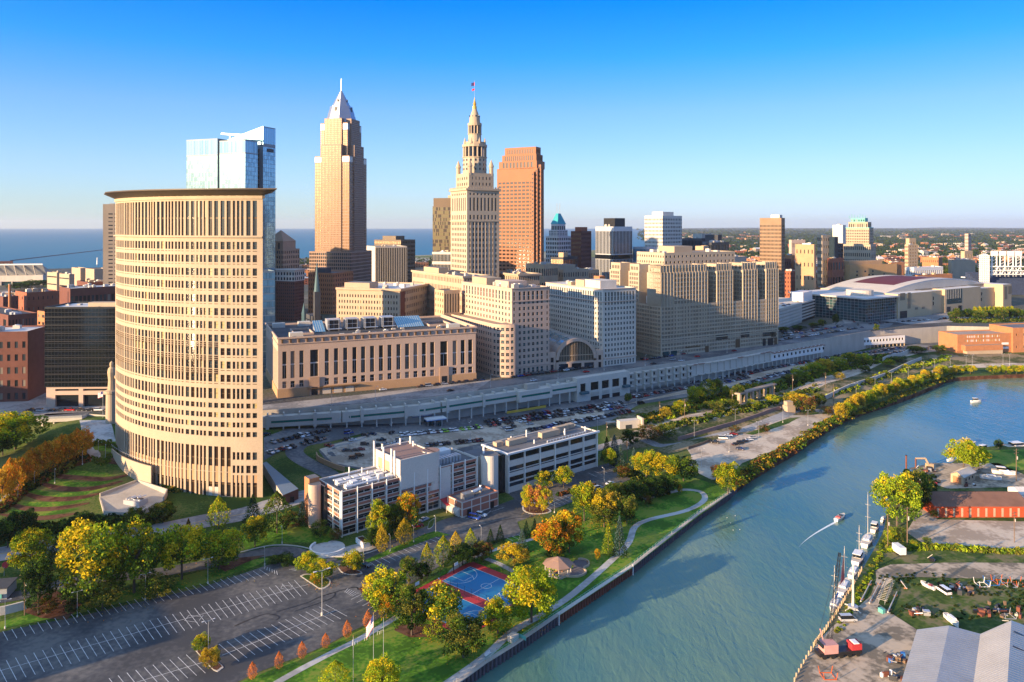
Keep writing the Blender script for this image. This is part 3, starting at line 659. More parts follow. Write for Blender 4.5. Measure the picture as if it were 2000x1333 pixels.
 w=T.p('wall')
 for p,q in((pr,back[0]),(back[0],back[1]),(back[1],pl2)):w.face([(*p,7),(*q,7),(*q,body1),(*p,body1)],'cream')
 n=28;arc=[pos(L*i/n)for i in range(n+1)];poly=arc+back
 T.p('roof').face([(*p,body1+.6)for p in poly],'greyroof')
 # flaring roof disc
 def offp(d,e=0):
  o=[pos(L*i/n)+nr(L*i/n)*(d*(.35+.65*min(1,(i+2)/6)))for i in range(n+1)]
  o[-1]=o[-1]+Vector((d*1.15,0));o[0]=o[0]+Vector((-d*.45,d*.5));o+=[back[0]+Vector((d*1.1,d*.4)),back[1]+Vector((-d*.6,d*.7))];return o
 z0,z1,z2=body1+1.3,body1+3.6,body1+4.1;lo,hi=offp(.3),offp(7.0);rb=T.p('roof_disc')
 for i in range(len(lo)):
  j=(i+1)%len(lo);rb.face([(*lo[i],z0),(*lo[j],z0),(*hi[j],z1),(*hi[i],z1)],'rimbr');rb.face([(*hi[i],z1),(*hi[j],z1),(*hi[j],z2),(*hi[i],z2)],'rimbr')
 rb.face([(*p,z2)for p in hi],'metal');rb.face([(*p,z0)for p in lo][::-1],'rimbr')
 cc=C+Vector((-20,-50));T.p('roof_hatch').box((cc.x-14,cc.y-24,z2),(9,6,1.2),'black');T.p('railing').box((cc.x+4,cc.y-30,z2),(24,5,.7),'metal')
 cl=T.p('clerestory')
 for i in range(n+1):p=arc[i]-nr(L*i/n)*.5;cl.box((p.x,p.y,body1),(1.3,1.3,1.6),'cream')
 T.done()
 # curved retaining wall of the plaza and statue column at the left
 A=Thing('plaza_wall','low pale curved retaining wall with railing hugging the left foot of the curved tower','wall',(-170,335,14))
 path2=arc_path(C,Rr+3.2,math.radians(-141),math.radians(-118));k=14;L2=path2[0]
 for i in range(k):
  a,b3=path2[1](L2*i/k),path2[1](L2*(i+1)/k);na=path2[2](L2*i/k)
  A.p('wall').prism([a,b3,b3-na*.6,a-na*.6],TZ,lambda x,y:max(18.0,TZ(x,y)+1.0),'cream_dark');A.p('railing').tube((*a,20.2),(*b3,20.2),.06,'metal');A.p('railing').tube((*a,19.2),(*a,20.2),.05,'metal')
 A.p('terrace').face([(*path2[1](L2*i/k),19.15)for i in range(k+1)]+[(*pos(u),19.15)for u in(40,30,20,10)],'paving')if False else None
 A.done()
 S=Thing('monument_column','round cream monument column topped by a draped stone figure, left of the curved tower','monument',(*TP(218,832).xy,20))
 p=P(218,832,20);z0=20
 S.p('shaft').lathe((p.x,p.y),[(3.6,z0-1),(3.6,z0+1),(2.9,z0+1.2),(2.7,z0+17),(3.4,z0+17.4),(3.4,z0+18.6),(2.4,z0+18.8)],'cream',18);S.p('shaft').cyl((p.x,p.y),2.5,z0+18.7,z0+19,'cream')
 S.p('figure').lathe((p.x,p.y),[(1.9,z0+19),(1.6,z0+24),(2.0,z0+28),(1.7,z0+30),(.8,z0+31),(1.0,z0+32),(.9,z0+33),(.1,z0+34)],'tan',9);S.p('figure').tube((p.x+.6,p.y,z0+29),(p.x+2.6,p.y-.6,z0+25),.6,'tan',6)
 S.done()
court_tower()
def hip(T,f,r0,r1,l0,l1,z0,z1,m,part='roof',k=1.0):
 A,B,C,D=f.pt(r0,l0),f.pt(r1,l0),f.pt(r1,l1),f.pt(r0,l1);c=f.pt((r0+r1)/2,(l0+l1)/2);b=T.p(part)
 for p,q in((A,B),(B,C),(C,D),(D,A)):
  if k>=1:b.face([(*p,z0),(*q,z0),(*c,z1)],m)
  else:b.face([(*p,z0),(*q,z0),(*q.lerp(c,k),z1),(*p.lerp(c,k),z1)],m)
 if k<1:b.face([(*p.lerp(c,k),z1)for p in(A,B,C,D)],m)
def S(c,r,wf=.5,hf=.55,**k):return dict(c=c,r=r,wf=wf,hf=hf,**k)
# ------------------------------------------------------------------ silver-crowned skyscraper
def crown_tower():
 f=Frm(615,682,716,922,75);T=Thing('skyscraper','tallest tower of gold-lit stone and glass with a stepped silver pyramid crown and spire','skyscraper',(*f.O,22),ind=100)
 wr,wl=f.wr,f.wl;z=lambda py:ZP(py,922)
 zA,zB=z(304),z(238)
 sp=lambda c,r:S(c,r,.72,.78,g='gold',d=.25)
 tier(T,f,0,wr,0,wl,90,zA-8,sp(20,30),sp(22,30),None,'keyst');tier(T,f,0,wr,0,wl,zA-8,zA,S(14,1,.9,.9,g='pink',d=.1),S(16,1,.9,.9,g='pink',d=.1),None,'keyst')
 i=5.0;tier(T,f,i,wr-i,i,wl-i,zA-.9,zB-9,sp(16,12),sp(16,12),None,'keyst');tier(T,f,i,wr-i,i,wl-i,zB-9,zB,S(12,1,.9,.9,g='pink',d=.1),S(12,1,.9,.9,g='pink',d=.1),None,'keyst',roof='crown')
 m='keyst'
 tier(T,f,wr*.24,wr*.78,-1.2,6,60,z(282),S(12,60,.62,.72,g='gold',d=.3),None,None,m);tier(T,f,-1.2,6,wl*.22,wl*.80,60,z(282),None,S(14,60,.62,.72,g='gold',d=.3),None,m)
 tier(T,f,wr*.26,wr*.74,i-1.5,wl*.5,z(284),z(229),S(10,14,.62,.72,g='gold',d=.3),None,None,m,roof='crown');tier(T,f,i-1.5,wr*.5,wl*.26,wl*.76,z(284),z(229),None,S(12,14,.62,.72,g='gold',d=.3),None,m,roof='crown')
 # stepped crown
 c=f.pt(wr/2,wl/2);hz=[(z(236),17.2),(z(228),16.6),(z(222),15.4),(z(214),14.2),(z(208),13.0),(z(202),12.2)]
 cr=T.p('crown');ang=f.a+math.pi/4
 def ring(h,zz):return[(c.x+h*1.12*math.cos(f.a+math.radians(t)),c.y+h*1.12*math.sin(f.a+math.radians(t)),zz)for t in(20,70,110,160,200,250,290,340)]
 def fr(h0,z0,h1,z1):
  A,B=ring(h0,z0),ring(h1,z1)
  for k in range(8):cr.face([A[k],A[(k+1)%8],B[(k+1)%8],B[k]],'crown')
 for k in range(len(hz)-1):fr(hz[k][1],hz[k][0],hz[k+1][1]+.5,hz[k+1][0]);fr(hz[k+1][1]+.5,hz[k+1][0],hz[k+1][1],hz[k+1][0]+.01)
 n=8;zz0,zz1=z(202),z(169)
 cr.face(ring(12.2,zz0),'crown')
 for k in range(n):
  h0=9.8*(1-k/n)+.5;h1=h0-.55;za,zb=zz0+(zz1-zz0)*k/n,zz0+(zz1-zz0)*(k+1)/n;fr(h0,za,h1,zb);cr.face(ring(h1,zb),'crown')
 for q in range(4):
  a=f.a+math.pi/2*q;d=Vector((math.cos(a),math.sin(a)));p=c+d*14.6;T.p('crown_vent').box((p.x,p.y,z(216)),(.6,3.5,7),'black',a);p=c+d*8.6;T.p('crown_vent').box((p.x,p.y,z(196)),(.5,2,5),'black',a)
 T.p('spire').tube((c.x,c.y,zz1-1),(c.x,c.y,z(144)),.7,'steel',6,.12)
 # podium
 tier(T,f,-5,wr+5,-5,wl+5,21.5,z(492),S(18,16,.7,.7,g='dark'),S(22,16,.7,.7,g='dark'),None,m);tier(T,f,wr,wr+13,0,wl*.6,21.5,z(528),S(5,8,.6,.6,g='dark'),S(9,8,.6,.6,g='dark'),None,m)
 T.done()
crown_tower()
# ------------------------------------------------------------------ blue-white glass tower
def glass_tower():
 Y=760;f=Frm(364,479,538,Y,70);z=lambda py:ZP(py,Y);wr,wl=f.wr,f.wl
 T=Thing('glass_skyscraper','pale blue glass skyscraper with wedge-shaped top, rising behind the curved tower','skyscraper',(*f.O,22),ind=100)
 gap=wl*.43;k=dict(wall='glassframe')
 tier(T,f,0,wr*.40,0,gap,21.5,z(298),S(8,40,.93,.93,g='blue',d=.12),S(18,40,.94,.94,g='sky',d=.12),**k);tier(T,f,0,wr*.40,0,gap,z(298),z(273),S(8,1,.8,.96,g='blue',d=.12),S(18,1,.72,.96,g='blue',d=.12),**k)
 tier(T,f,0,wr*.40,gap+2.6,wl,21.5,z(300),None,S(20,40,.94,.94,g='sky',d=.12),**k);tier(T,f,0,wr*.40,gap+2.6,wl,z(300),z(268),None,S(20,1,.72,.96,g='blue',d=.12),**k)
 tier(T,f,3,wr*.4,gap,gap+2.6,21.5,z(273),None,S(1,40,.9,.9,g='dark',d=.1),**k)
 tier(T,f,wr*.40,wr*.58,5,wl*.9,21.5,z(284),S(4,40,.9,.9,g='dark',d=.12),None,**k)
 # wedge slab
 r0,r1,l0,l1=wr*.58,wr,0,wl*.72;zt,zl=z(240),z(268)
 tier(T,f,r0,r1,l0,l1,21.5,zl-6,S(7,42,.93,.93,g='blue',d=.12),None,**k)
 b=T.p('wedge_top');A,B,C,D=f.pt(r0,l0),f.pt(r1,l0),f.pt(r1,l1),f.pt(r0,l1)
 facade(T,line_path(A,B),zl-6,zt,grid((B-A).length,7,.9),[(zl-3.5,zt-1)],.12,'glassframe','blue','wedge_top')
 b.face([(*D,zl-6),(*A,zl-6),(*A,zt),(*D,zl)],'g_sky');b.face([(*B,zl-6),(*C,zl-6),(*C,zl),(*B,zt)],'metal');b.face([(*C,zl-6),(*D,zl-6),(*D,zl),(*C,zl)],'metal');b.face([(*A,zt),(*B,zt),(*C,zl),(*D,zl)],'metal')
 p,q=f.pt(r0+(r1-r0)*.3,-.1),f.pt(r0+(r1-r0)*.85,-.1);T.p('louvre').face([(*p,z(291)),(*q,z(291)),(*q,z(284)),(*p,z(284))],'black')
 for l,s in((wl*.36,1),(0.2*wl,.8)):
  c=f.pt(wr*.2,l);d=f.l*s;zz=z(270);m=T.p('roof_crane');m.tube((*c,zz-2),(*c,zz+5*s),.8,'metal',6);m.tube((*(c+d*11),zz+7*s),(*(c-d*11),zz+5*s),1.1,'metal',4)
 T.done()
 f2=Frm(495,512.5,537,520,30);T=Thing('glass_office','small teal glass office block squeezed between the curved tower and the dark brown block','building',(*f2.O,22),ind=40)
 tier(T,f2,0,f2.wr,0,20,21.5,ZP(530,520),S(8,14,.92,.85,g='blue',d=.1),None,wall='glassframe');T.done()
glass_tower()
# ------------------------------------------------------------------ old spired tower
def spired_tower():
 Y=642;f=Frm(880,912,975,Y,29);z=lambda py:ZP(py,Y);wr,wl=f.wr,min(f.wl,34)
 T=Thing('spired_tower','slender cream stone tower stepping up to a round colonnaded lantern and gilded spire','tower',(*f.O,22),ind=100)
 zc=z(370);g='std';LM='limestone'
 def cols(L,n):
  return grid(L,n,.5,1.6)
 rw=rowsf(22,z(432),22,.55,3,0);tier(T,f,0,wr,0,wl,21.5,z(431),dict(c=cols(wr,9),r=rw),dict(c=cols(wl,9),r=rw),None,LM,g='dark')
 # vertical dark channels in the right face, arcaded zone above
 ar=[(z(429),z(420)),(z(412),z(386)),(z(381),z(377))]
 tier(T,f,0,wr,0,wl,z(431),zc,dict(c=grid(wr,8,.5,1.6),r=ar),dict(c=grid(wl,8,.42,1.6),r=ar),None,LM,g='dark')
 for k in range(7):
  p=3.2+(wr-6.4)*(k+.5)/7;slab(T,f,p-.25-1.2,p+.25-1.2,-.28,-.01,30,z(434),'cream','pilaster#%d'%k)
 for(o,za,zb,m)in((1.4,zc-.8,zc+.9,'cream'),(.6,z(433),z(431),'cream_dark')):
  for q in((-o,wr+o,-o,-.01),(-o,-.01,-.01,wl+o),(wr+.01,wr+o,-.01,wl+o),(-o,wr+o,wl+.01,wl+o)):slab(T,f,*q,za,zb,m)
 n=12
 for k in range(n):
  slab(T,f,wr*(k+.1)/n,wr*(k+.7)/n,-1.3,-.9,zc+.9,zc+2.2,'cream','balustrade');slab(T,f,-1.3,-.9,wl*(k+.1)/n,wl*(k+.7)/n,zc+.9,zc+2.2,'cream','balustrade')
 i=3.6;tier(T,f,i,wr-i,i,wl-i,zc-.5,z(337),S(6,2,.4,.5,m=2,mb=3,mt=2),S(5,2,.4,.5,m=2,mb=3,mt=2),None,'cream')
 c=f.pt(wr/2,wl/2);zt=z(337)
 for(a,b2)in((i+1.6,i+1.6),(wr-i-1.6,i+1.6),(i+1.6,wl-i-1.6),(wr-i-1.6,wl-i-1.6)):
  p=f.pt(a,b2);t=T.p('corner_turret#%d'%(a*10));t.lathe(p,[(1.9,zt-2),(1.9,zt+5.5),(2.3,zt+5.8),(2.3,zt+6.6),(.1,zt+12.5)],'cream',8)
 # octagon drum, round stages
 W=T.p('lantern');r1=10.6
 W.lathe(c,[(r1,zt-1),(r1,z(304))],'limestone',16)
 for k in range(16):
  a=f.a+math.pi/8*k;p=c+Vector((math.cos(a),math.sin(a)))*(r1-.2)
  for zz in(z(330),z(321),z(312)):W.box((p.x,p.y,zz),(.6,1.2,2.0),'g_dark',a)
 W.lathe(c,[(r1+.7,z(304.5)),(r1+.7,z(303)),(8.6,z(303))],'cream',16)
 W.lathe(c,[(8.4,z(303)),(8.4,z(283))],'g_dark',16)
 for k in range(16):
  a=f.a+math.pi/8*(k+.5);p=c+Vector((math.cos(a),math.sin(a)))*(r1-.6);T.p('colonnade').cyl(p,.75,z(303),z(283),'cream',n=8)
 W.lathe(c,[(r1+.6,z(283)),(r1+.6,z(278)),(r1-1,z(277)),(r1-1,z(273)),(5.8,z(272))],'cream',16)
 for k in range(8):
  a=f.a+math.pi/4*k;p=c+Vector((math.cos(a),math.sin(a)))*(r1-1.0);T.p('finial').lathe(p,[(.9,z(277)),(.9,z(272)),(.05,z(264))],'cream',6)
 W.lathe(c,[(5.9,z(273)),(5.9,z(257.5)),(6.4,z(257)),(6.4,z(256)),(4.6,z(256)),(4.6,z(240))],'limestone',16,mats=['limestone','cream','cream','cream','g_dark'])
 for k in range(12):
  a=math.pi/6*k;p=c+Vector((math.cos(a),math.sin(a)))*5.5;T.p('upper_colonnade').cyl(p,.6,z(256),z(240),'cream',n=6)
 W.lathe(c,[(6.3,z(240)),(6.3,z(234.5)),(4.9,z(234)),(4.6,z(222)),(3.6,z(217)),(1.8,z(205.5)),(1.9,z(205))],'cream',16)
 for k in range(8):
  a=math.pi/4*k+.3;p=c+Vector((math.cos(a),math.sin(a)))*4.5;W.box((p.x,p.y,z(222)),(.7,1,1.4),'g_dark',a)
 T.p('gilded_spire').lathe(c,[(1.9,z(206)),(1.9,z(200)),(1.2,z(199)),(1.6,z(195)),(.8,z(190)),(.25,z(182))],'gold',10)
 T.p('flagpole').tube((*c,z(184)),(*c,z(148)),.14,'steel',5)
 fl=T.p('flag');d=Vector((-.95,.3))
 for(za,zb,ln,m)in((151,158,3.4,'navy'),(163.5,167.5,2.6,'flagred')):
  for k in range(5):
   a,b3=c+d*ln*k/5+Vector((0,.25*math.sin(k*1.6))),c+d*ln*(k+1)/5+Vector((0,.25*math.sin(k*1.6+1.6)));fl.face([(*a,z(zb)-k*.12),(*b3,z(zb)-k*.12-.12),(*b3,z(za)-k*.12-.12),(*a,z(za)-k*.12)],m if k else 'flagred')
 T.done()
mat('navy',(.02,.03,.12),var=0);mat('flagred',(.45,.03,.04),var=0);mat('flagwhite',(.75,.75,.75),var=0)
spired_tower()
# ------------------------------------------------------------------ red-brown stepped granite tower
def granite_tower():
 Y=800;f=Frm(963,1052,1076,Y,62);z=lambda py:ZP(py,Y);wr,wl=f.wr,f.wl;m='bpred'
 T=Thing('stepped_skyscraper','broad orange-brown granite skyscraper with notched stepped shoulders, right of the spired tower','skyscraper',(*f.O,22),ind=100)
 g='brown';zt=[z(326),z(312),z(299),z(284)];s=2.9
 rw=rowsf(22,z(350),36,.5,2,1)
 tier(T,f,9,wr,3*s,wl,21.5,zt[0],dict(c=grid(wr-9,8,.3),r=36,hf=.5),dict(c=grid(wl-3*s,9,.72,1.5),r=rw),None,m,g=g)
 for k in range(3):
  a=s*k;tier(T,f,9-s*(k+1)if k<3 else 0,9,3*s-s*(k),3*s-s*k+s+.0,21.5,zt[0]-k*5,None,S(1,36,.6,.42),None,m,g=g)if False else None
 # serrated near corner: three thin stepped piers
 for k in range(3):
  r0=9-s*(2-k)-s;l0=s*(2-k)
  tier(T,f,s*k,9,s*(2-k),s*(3-k),21.5,z(335-7*k),dict(c=grid(9-s*k,2,.5),r=34,hf=.45),S(1,36,.55,.42),None,m,g=g)
 slot=lambda za,zb:[(z(zb),z(za))]
 tier(T,f,9,wr-2,3*s-2,wl-2.5,zt[0]-.9,zt[1],None,dict(c=grid(wl-3*s-.5,9,.0+.5,4),r=[(zt[0]+.6,zt[1]-1.2)]),None,m,g=g)
 tier(T,f,10,wr-5,3*s-1,wl-6,zt[1]-.9,zt[2],dict(c=grid(wr-15,6,.5),r=[(zt[1]+.8,zt[2]-1)]),dict(c=grid(wl-3*s-5,14,.5,3),r=[(zt[1]+.6,zt[2]-1.2)]),None,m,g=g)
 tier(T,f,11,wr-8,3*s,wl-9,zt[2]-.9,zt[3],dict(c=grid(wr-19,6,.5),r=[(zt[2]+2,zt[3]-3)]),dict(c=grid(wl-3*s-9,16,.5,3),r=[(zt[2]+1.2,zt[3]-2.4)]),None,m,g=g)
 T.done()
granite_tower()
# ------------------------------------------------------------------ tower with teal pyramid
def teal_tower():
 f=Frm(1066,1090,1115,950,45);T=Thing('teal_roofed_tower','grey stepped tower with a teal pyramid roof and two antennas','tower',(*f.O,22),ind=60);z=lambda py:ZP(py,950)
 tier(T,f,0,f.wr,0,f.wl,21.5,z(462),S(7,16,.65,.6),S(7,16,.65,.6),None,'metal',g='teal');tier(T,f,3,f.wr-3,3,f.wl-3,z(464),z(450),S(6,4,.65,.6),S(6,4,.65,.6),None,'metal',g='teal')
 tier(T,f,5,f.wr-5,5,f.wl-5,z(452),z(438),S(4,1,.7,.6),S(4,1,.7,.6),None,'metal',g='teal');hip(T,f,4.4,f.wr-4.4,4.4,f.wl-4.4,z(438),z(417),'teal',k=.72)
 c=f.pt(f.wr/2,f.wl/2)
 for dx in(-1.8,1.8):T.p('antenna').tube((c.x+dx,c.y,z(418)),(c.x+dx,c.y,z(397)),.35,'metal',4)
 T.done()
teal_tower()
# ------------------------------------------------------------------ downtown blocks built from the shared facade kit
simple('striped_tower','dark tower wrapped in thin wavering white vertical fins with a black mid-height gap',1163,1199,1235,780,42,443,fr=S(13,[(23,89),(95,119)],.74),lf=S(13,[(23,89),(95,119)],.66),wall='metal',g='black',cl=6,pent=[(.25,.8,.2,.8,9,'black')],depth=.4,ind=44)
f_=Frm(1163,1199,1235,780,42)
T=Thing('dark_band','black glass band round the middle of the white-finned tower','facade band',(*f_.O,90));slab(T,f_,-.3,f_.wr+.3,-.3,f_.wl+.3,89.5,94,'g_black','band');T.done()
simple('maroon_tower','dark maroon brick office tower between the teal-roofed tower and the white-finned tower',1115,1135,1155,900,55,452,fr=S(9,18,.4,.5),lf=S(9,18,.4,.5),wall='brick_dark',g='dark',pent=[(.2,.8,.2,.8,5,'brick')])
simple('white_grid_tower','bright white grid-fronted office tower with stepped white penthouse',1259,1294,1332,1120,42,421.6,fr=S(12,20,.6,.5,mt=3),lf=S(13,20,.55,.5,mt=3),wall='white',g='std',roof='roof_white',pent=[(.2,.75,.2,.8,6,'white')])
simple('tan_slab_tower','brown and tan office slab with regular window grid, standing alone above the low right district',1484,1526,1533,950,50,426,fr=S(5,22,.5,.5,mt=8),lf=S(16,22,.55,.52,mt=8),wall='slabbrown',g='brown',pent=[(.1,.9,.1,.5,4,'white')])
simple('dark_office','long dark office block below the bright white tower',1332,1370,1400,1000,50,466,fr=S(14,8,.7,.6),lf=S(14,8,.7,.6),wall='roof_dark',g='dark',pent=[(.3,.9,.2,.7,6,'concrete')],cl=4)
simple('dark_office','dark grey stepped office block with rooftop plant and thin mast, left of the tan slab',1372,1408,1423,960,50,473,fr=S(10,7,.6,.6),lf=S(12,7,.6,.6),wall='greyroof',g='dark',pent=[(.1,.6,.2,.9,9,'roof_dark')],cl=3)
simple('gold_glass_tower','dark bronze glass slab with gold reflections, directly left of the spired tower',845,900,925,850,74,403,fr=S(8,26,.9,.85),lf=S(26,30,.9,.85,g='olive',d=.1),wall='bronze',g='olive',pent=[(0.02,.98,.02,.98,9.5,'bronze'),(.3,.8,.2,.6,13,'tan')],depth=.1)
simple('grid_office','low dark office block with white grid frame at the foot of the bronze glass slab',844,893,905,780,74,493,fr=S(6,7,.8,.7),lf=S(18,7,.85,.72),wall='pale',g='dkb' if 'dkb' in GV else 'dark',cl=4)
simple('pyramid_tower','brown stone tower with a pyramid roof, just right of the blue glass skyscraper',512,553,585,820,62,487,fr=S(9,14,.5,.6),lf=S(9,14,.5,.6),wall='granite',g='dark')
f_=Frm(512,553,585,820,62);T=Thing('pyramid_roof','brown pyramid roof crowning the stone tower right of the blue glass skyscraper','roof',(*f_.O,95));z_=lambda py:ZP(py,820)
tier(T,f_,3,f_.wr-3,3,f_.wl-3,z_(487)-.9,z_(472),None,S(2,1,.25,.8),None,'granite',part='roof_drum');hip(T,f_,2.5,f_.wr-2.5,2.5,f_.wl-2.5,z_(472),z_(450),'granite');T.done()
T,f_=simple('brown_office','dark brown brick office block with a white arcaded crown floor, behind the grey spire',520,575,594,800,74,550,fr=S(7,12,.5,.5),lf=S(14,12,.45,.5),wall='brick_dark',g='dark')
T=Thing('white_crown_floor','white terracotta arcaded top floor of the dark brown brick office block','building',(*f_.O,60));z_=lambda py:ZP(py,800)
tier(T,f_,-.4,f_.wr+.4,-.4,f_.wl+.4,z_(550)+.01,z_(529),S(5,2,.6,.6),S(10,2,.6,.6),None,'pale',g='dark');slab(T,f_,-1.8,f_.wr+1.8,-1.8,f_.wl+1.8,z_(529),z_(529)+1,'pale');T.done()
simple('brick_office','old brick office block with one sunlit orange face, behind the cream hotel block',602,650,690,860,68,534,fr=S(9,9,.4,.55),lf=S(12,9,.42,.5),wall='brick_org',g='dark',pent=[(.2,.5,.5,.9,5,'roof_dark')])
def church():
 p=P(619,640,22);Y=700;x=XY(619,Y);T=Thing('stone_church','dark stone church with one very thin blue-green spire, left of the cream hotel block','church',(x,Y,22))
 T.p('tower').box((x,Y,21.5),(5.5,5.5,ZP(570,Y)-21.5),'roof_dark',.5);T.p('spire').lathe((x,Y),[(2.9,ZP(570,Y)),(.1,ZP(512,Y))],'tealspire',8)
 T.p('nave').box((x-6,Y+12,21.5),(14,26,14),'roof_dark',.5);b=T.p('roof');c=Vector((x-6,Y+12));
 T.p('roof').box((x-6,Y+12,35.5),(9,26,4),'roof_dark',.5);T.p('side_turret').lathe((x-13,Y+2),[(2,21.5),(2,42),(.1,52)],'tealspire',6)
 T.p('rose_window').cyl((x-3,Y-3.7),2,30,30.3,'g_mid');T.done()
mat('tealspire',(.06,.12,.14),rough=.6);church()
simple('cream_slab','narrow cream end wall with dark blue striped glass side, right of the silver-crowned skyscraper',716,733,795,1050,25,482,fr=S(18,1,.75,.97),lf=None,wall='pale',g='dark',cl=3)
simple('brown_office_tower','dark brown office tower with flat cap, behind the blue striped slab',731,783,811,1150,64,469,fr=S(9,12,.8,.5),lf=S(16,12,.85,.5,g='gold'),wall='bronze',g='brown',pent=[(.2,.8,.3,.8,6,'bronze')])
# cream hotel
T,f_=simple('cream_hotel','long cream palazzo block behind the post office, brick-red strip on its right side',657,781,840,590,74,565,fr=S(16,9,.42,.5,m=1),lf=dict(c=grid(Frm(657,781,840,590,74).wl,22,.42,1.5),r=rowsf(22,ZP(565,590),10,.5,1,4)),wall='cream',g='court',ind=100,cl=10,cornice=(1.3,1.6,'cream'),roof='roof_white',pent=[(.05,.3,.5,.9,4,'cream')])
T=Thing('brick_lift_shaft','red-brown brick shaft on the near right corner of the cream palazzo block','wall',(*f_.O,22));slab(T,f_,1.2,9,-.35,-.03,22,72,'brick_dark','shaft');T.done()
# station blocks
k=dict(wall='cream',g='std')
T,f_=simple('cream_office','broad cream block with a fine upper window row at the foot of the spired tower',805,905,956,590,32,540,fr=S(9,9,.4,.5,m=1),lf=S(34,9,.38,.5,m=1),cornice=(1.2,1.5,'cream'),pent=[(.1,.5,.5,.8,4,'tan')],cl=6,ind=100,**k)
T,f_=simple('tan_annex','narrow tan sunlit block with tall window bays, right of the cream palazzo block',849,867,898,560,31,568,fr=S(6,3,.5,.8),lf=S(4,12,.3,.5),wall='tan',g='dark',ind=60)
simple('cream_office','cream block with deep cornice above the flat roof of the pale pink office',970,1013,1054,640,31,536,fr=S(10,9,.45,.5),lf=S(12,9,.42,.5),cornice=(1.6,1.5,'cream'),cl=8,**k)
simple('cream_office','low cream block with a set-back attic, behind the gap between the pale offices',1064,1100,1150,720,31,527,fr=S(11,7,.45,.5),lf=S(8,7,.42,.5),cl=5,pent=[(.1,.7,.3,.8,4,'cream')],**k)
simple('cream_office','small cream block with green-stained parapet, left of the orange brick sliver',1128,1150,1170,760,40,528,fr=S(6,6,.45,.5),lf=S(5,6,.42,.5),wall='tan',g='dark',cl=3)
simple('gold_glass_block','small block with yellow-lit glass face, in front of the teal-roofed tower',1076,1100,1128,800,60,503,fr=S(8,7,.8,.6),lf=S(8,7,.8,.7,g='gold',d=.1),wall='roof_dark',g='dark',pent=[(.1,.4,.1,.5,5,'tan')])
simple('dark_low_block','low dark flat-roofed block beside the orange-brown skyscraper base',1026,1062,1090,700,40,517,fr=S(7,5,.5,.5),lf=S(7,5,.5,.5),wall='tan',g='dark',cl=4)
simple('orange_sliver','thin orange brick block wedged left of the big stone wings building',1166,1171,1182,660,33,540,fr=S(2,6,.3,.4),lf=None,wall='brick_org',g='dark')
simple('teal_glass_office','low teal glass office behind the stone wings building',1236,1262,1281,800,45,483,fr=S(10,5,.9,.8),lf=S(10,5,.9,.8),wall='metal',g='blue')
simple('white_low_office','low white block with plain penthouse, right behind the stone wings building',1281,1300,1332,760,40,497,fr=S(6,4,.5,.5),lf=S(6,4,.3,.4),wall='pale',g='dark',cl=3,pent=[(.1,.5,.3,.8,6,'cream')])
simple('yellow_lit_block','narrow block with glowing yellow sunlit face, left of the black glazed low tower',1358,1374,1384,780,60,481,fr=S(3,7,.5,.5),lf=S(5,7,.4,.4),wall='tan',g='warmy' if 'warmy' in GV else 'court')
simple('black_glazed_block','black glazed low tower with ragged roof plant, right of the yellow-lit block',1380,1390,1424,820,30,474,fr=S(12,9,.8,.6),lf=S(4,9,.8,.6),wall='roof_dark',g='dark',cl=5)
simple('plain_tan_block','plain windowless pinkish-tan box behind the right wings of the stone building',1390,1424,1458,750,35,502,fr=None,lf=None,wall='pinkstone',roof='roof_white',cl=5)
# ------------------------------------------------------------------ pale pink offices with the arched station between
def office_a():
 f=Frm(902,1000,1073,510,31);z1=ZP(563.7,510);T=Thing('pale_office','pale pink office with lower curved wing, left of the arched station','building',(*f.O,22),ind=100);wr,wl=f.wr,f.wl
 T.frame='metal';fc=[(1.2,2.4)]+grid(wr,6,.5,4.5)+[(wr-2.4,wr-1.2)]
 pit=(z1-8-28)/11;rows=[(22.5,26)]+[(28+pit*k+.9,28+pit*k+.9+pit*.5)for k in range(11)]+[(z1-8.6,z1-2.6)]
 lf=grid(wl,16,.42,1.5);lr=[r for r in rows[1:]]
 tier(T,f,0,wr,0,wl,21.5,z1,dict(c=fc,r=rows),dict(c=lf,r=lr),None,'pinkstone',g='teal',depth=.4,roof='roof_tan')
 for zz in(27.2,z1-9.6,z1-.6):slab(T,f,-.5,wr+.4,-.5,-.01,zz,zz+.6,'pinkstone','string_course');slab(T,f,-.5,-.01,-.01,wl,zz,zz+.6,'pinkstone','string_course')
 r1=ZP(634,505);lr2=rowsf(22,r1,8,.5,.5,1.2)
 tier(T,f,-12,-.6,6,wl-2,21.5,r1,None,dict(c=grid(wl-8,20,.5,1),r=lr2),None,'pinkstone',g='teal',part='wing_wall',roofpart='wing_roof',roof='roof_tan')
 c=f.pt(-.6,6);path=arc_path(c,11.4,f.a-math.pi+.0,f.a-math.pi/2-.0)
 facade(T,path,21.5,r1,grid(path[0],5,.62,.5),lr2,.35,'pinkstone','teal','wing_wall');T.p('wing_roof').face([(*c,r1-.2)]+[(*path[1](path[0]*k/10),r1-.2)for k in range(11)],'roof_tan')
 clutter(T,f,2,wr-2,4,wl*.6,z1-.9,9);slab(T,f,3,wr*.5,wl*.55,wl*.85,z1-.9,z1+4.5,'cream','penthouse');slab(T,f,wr*.2,wr*.7,wl*.2,wl*.45,z1-.9,z1+3.5,'pinkstone','penthouse#2');T.done();return f
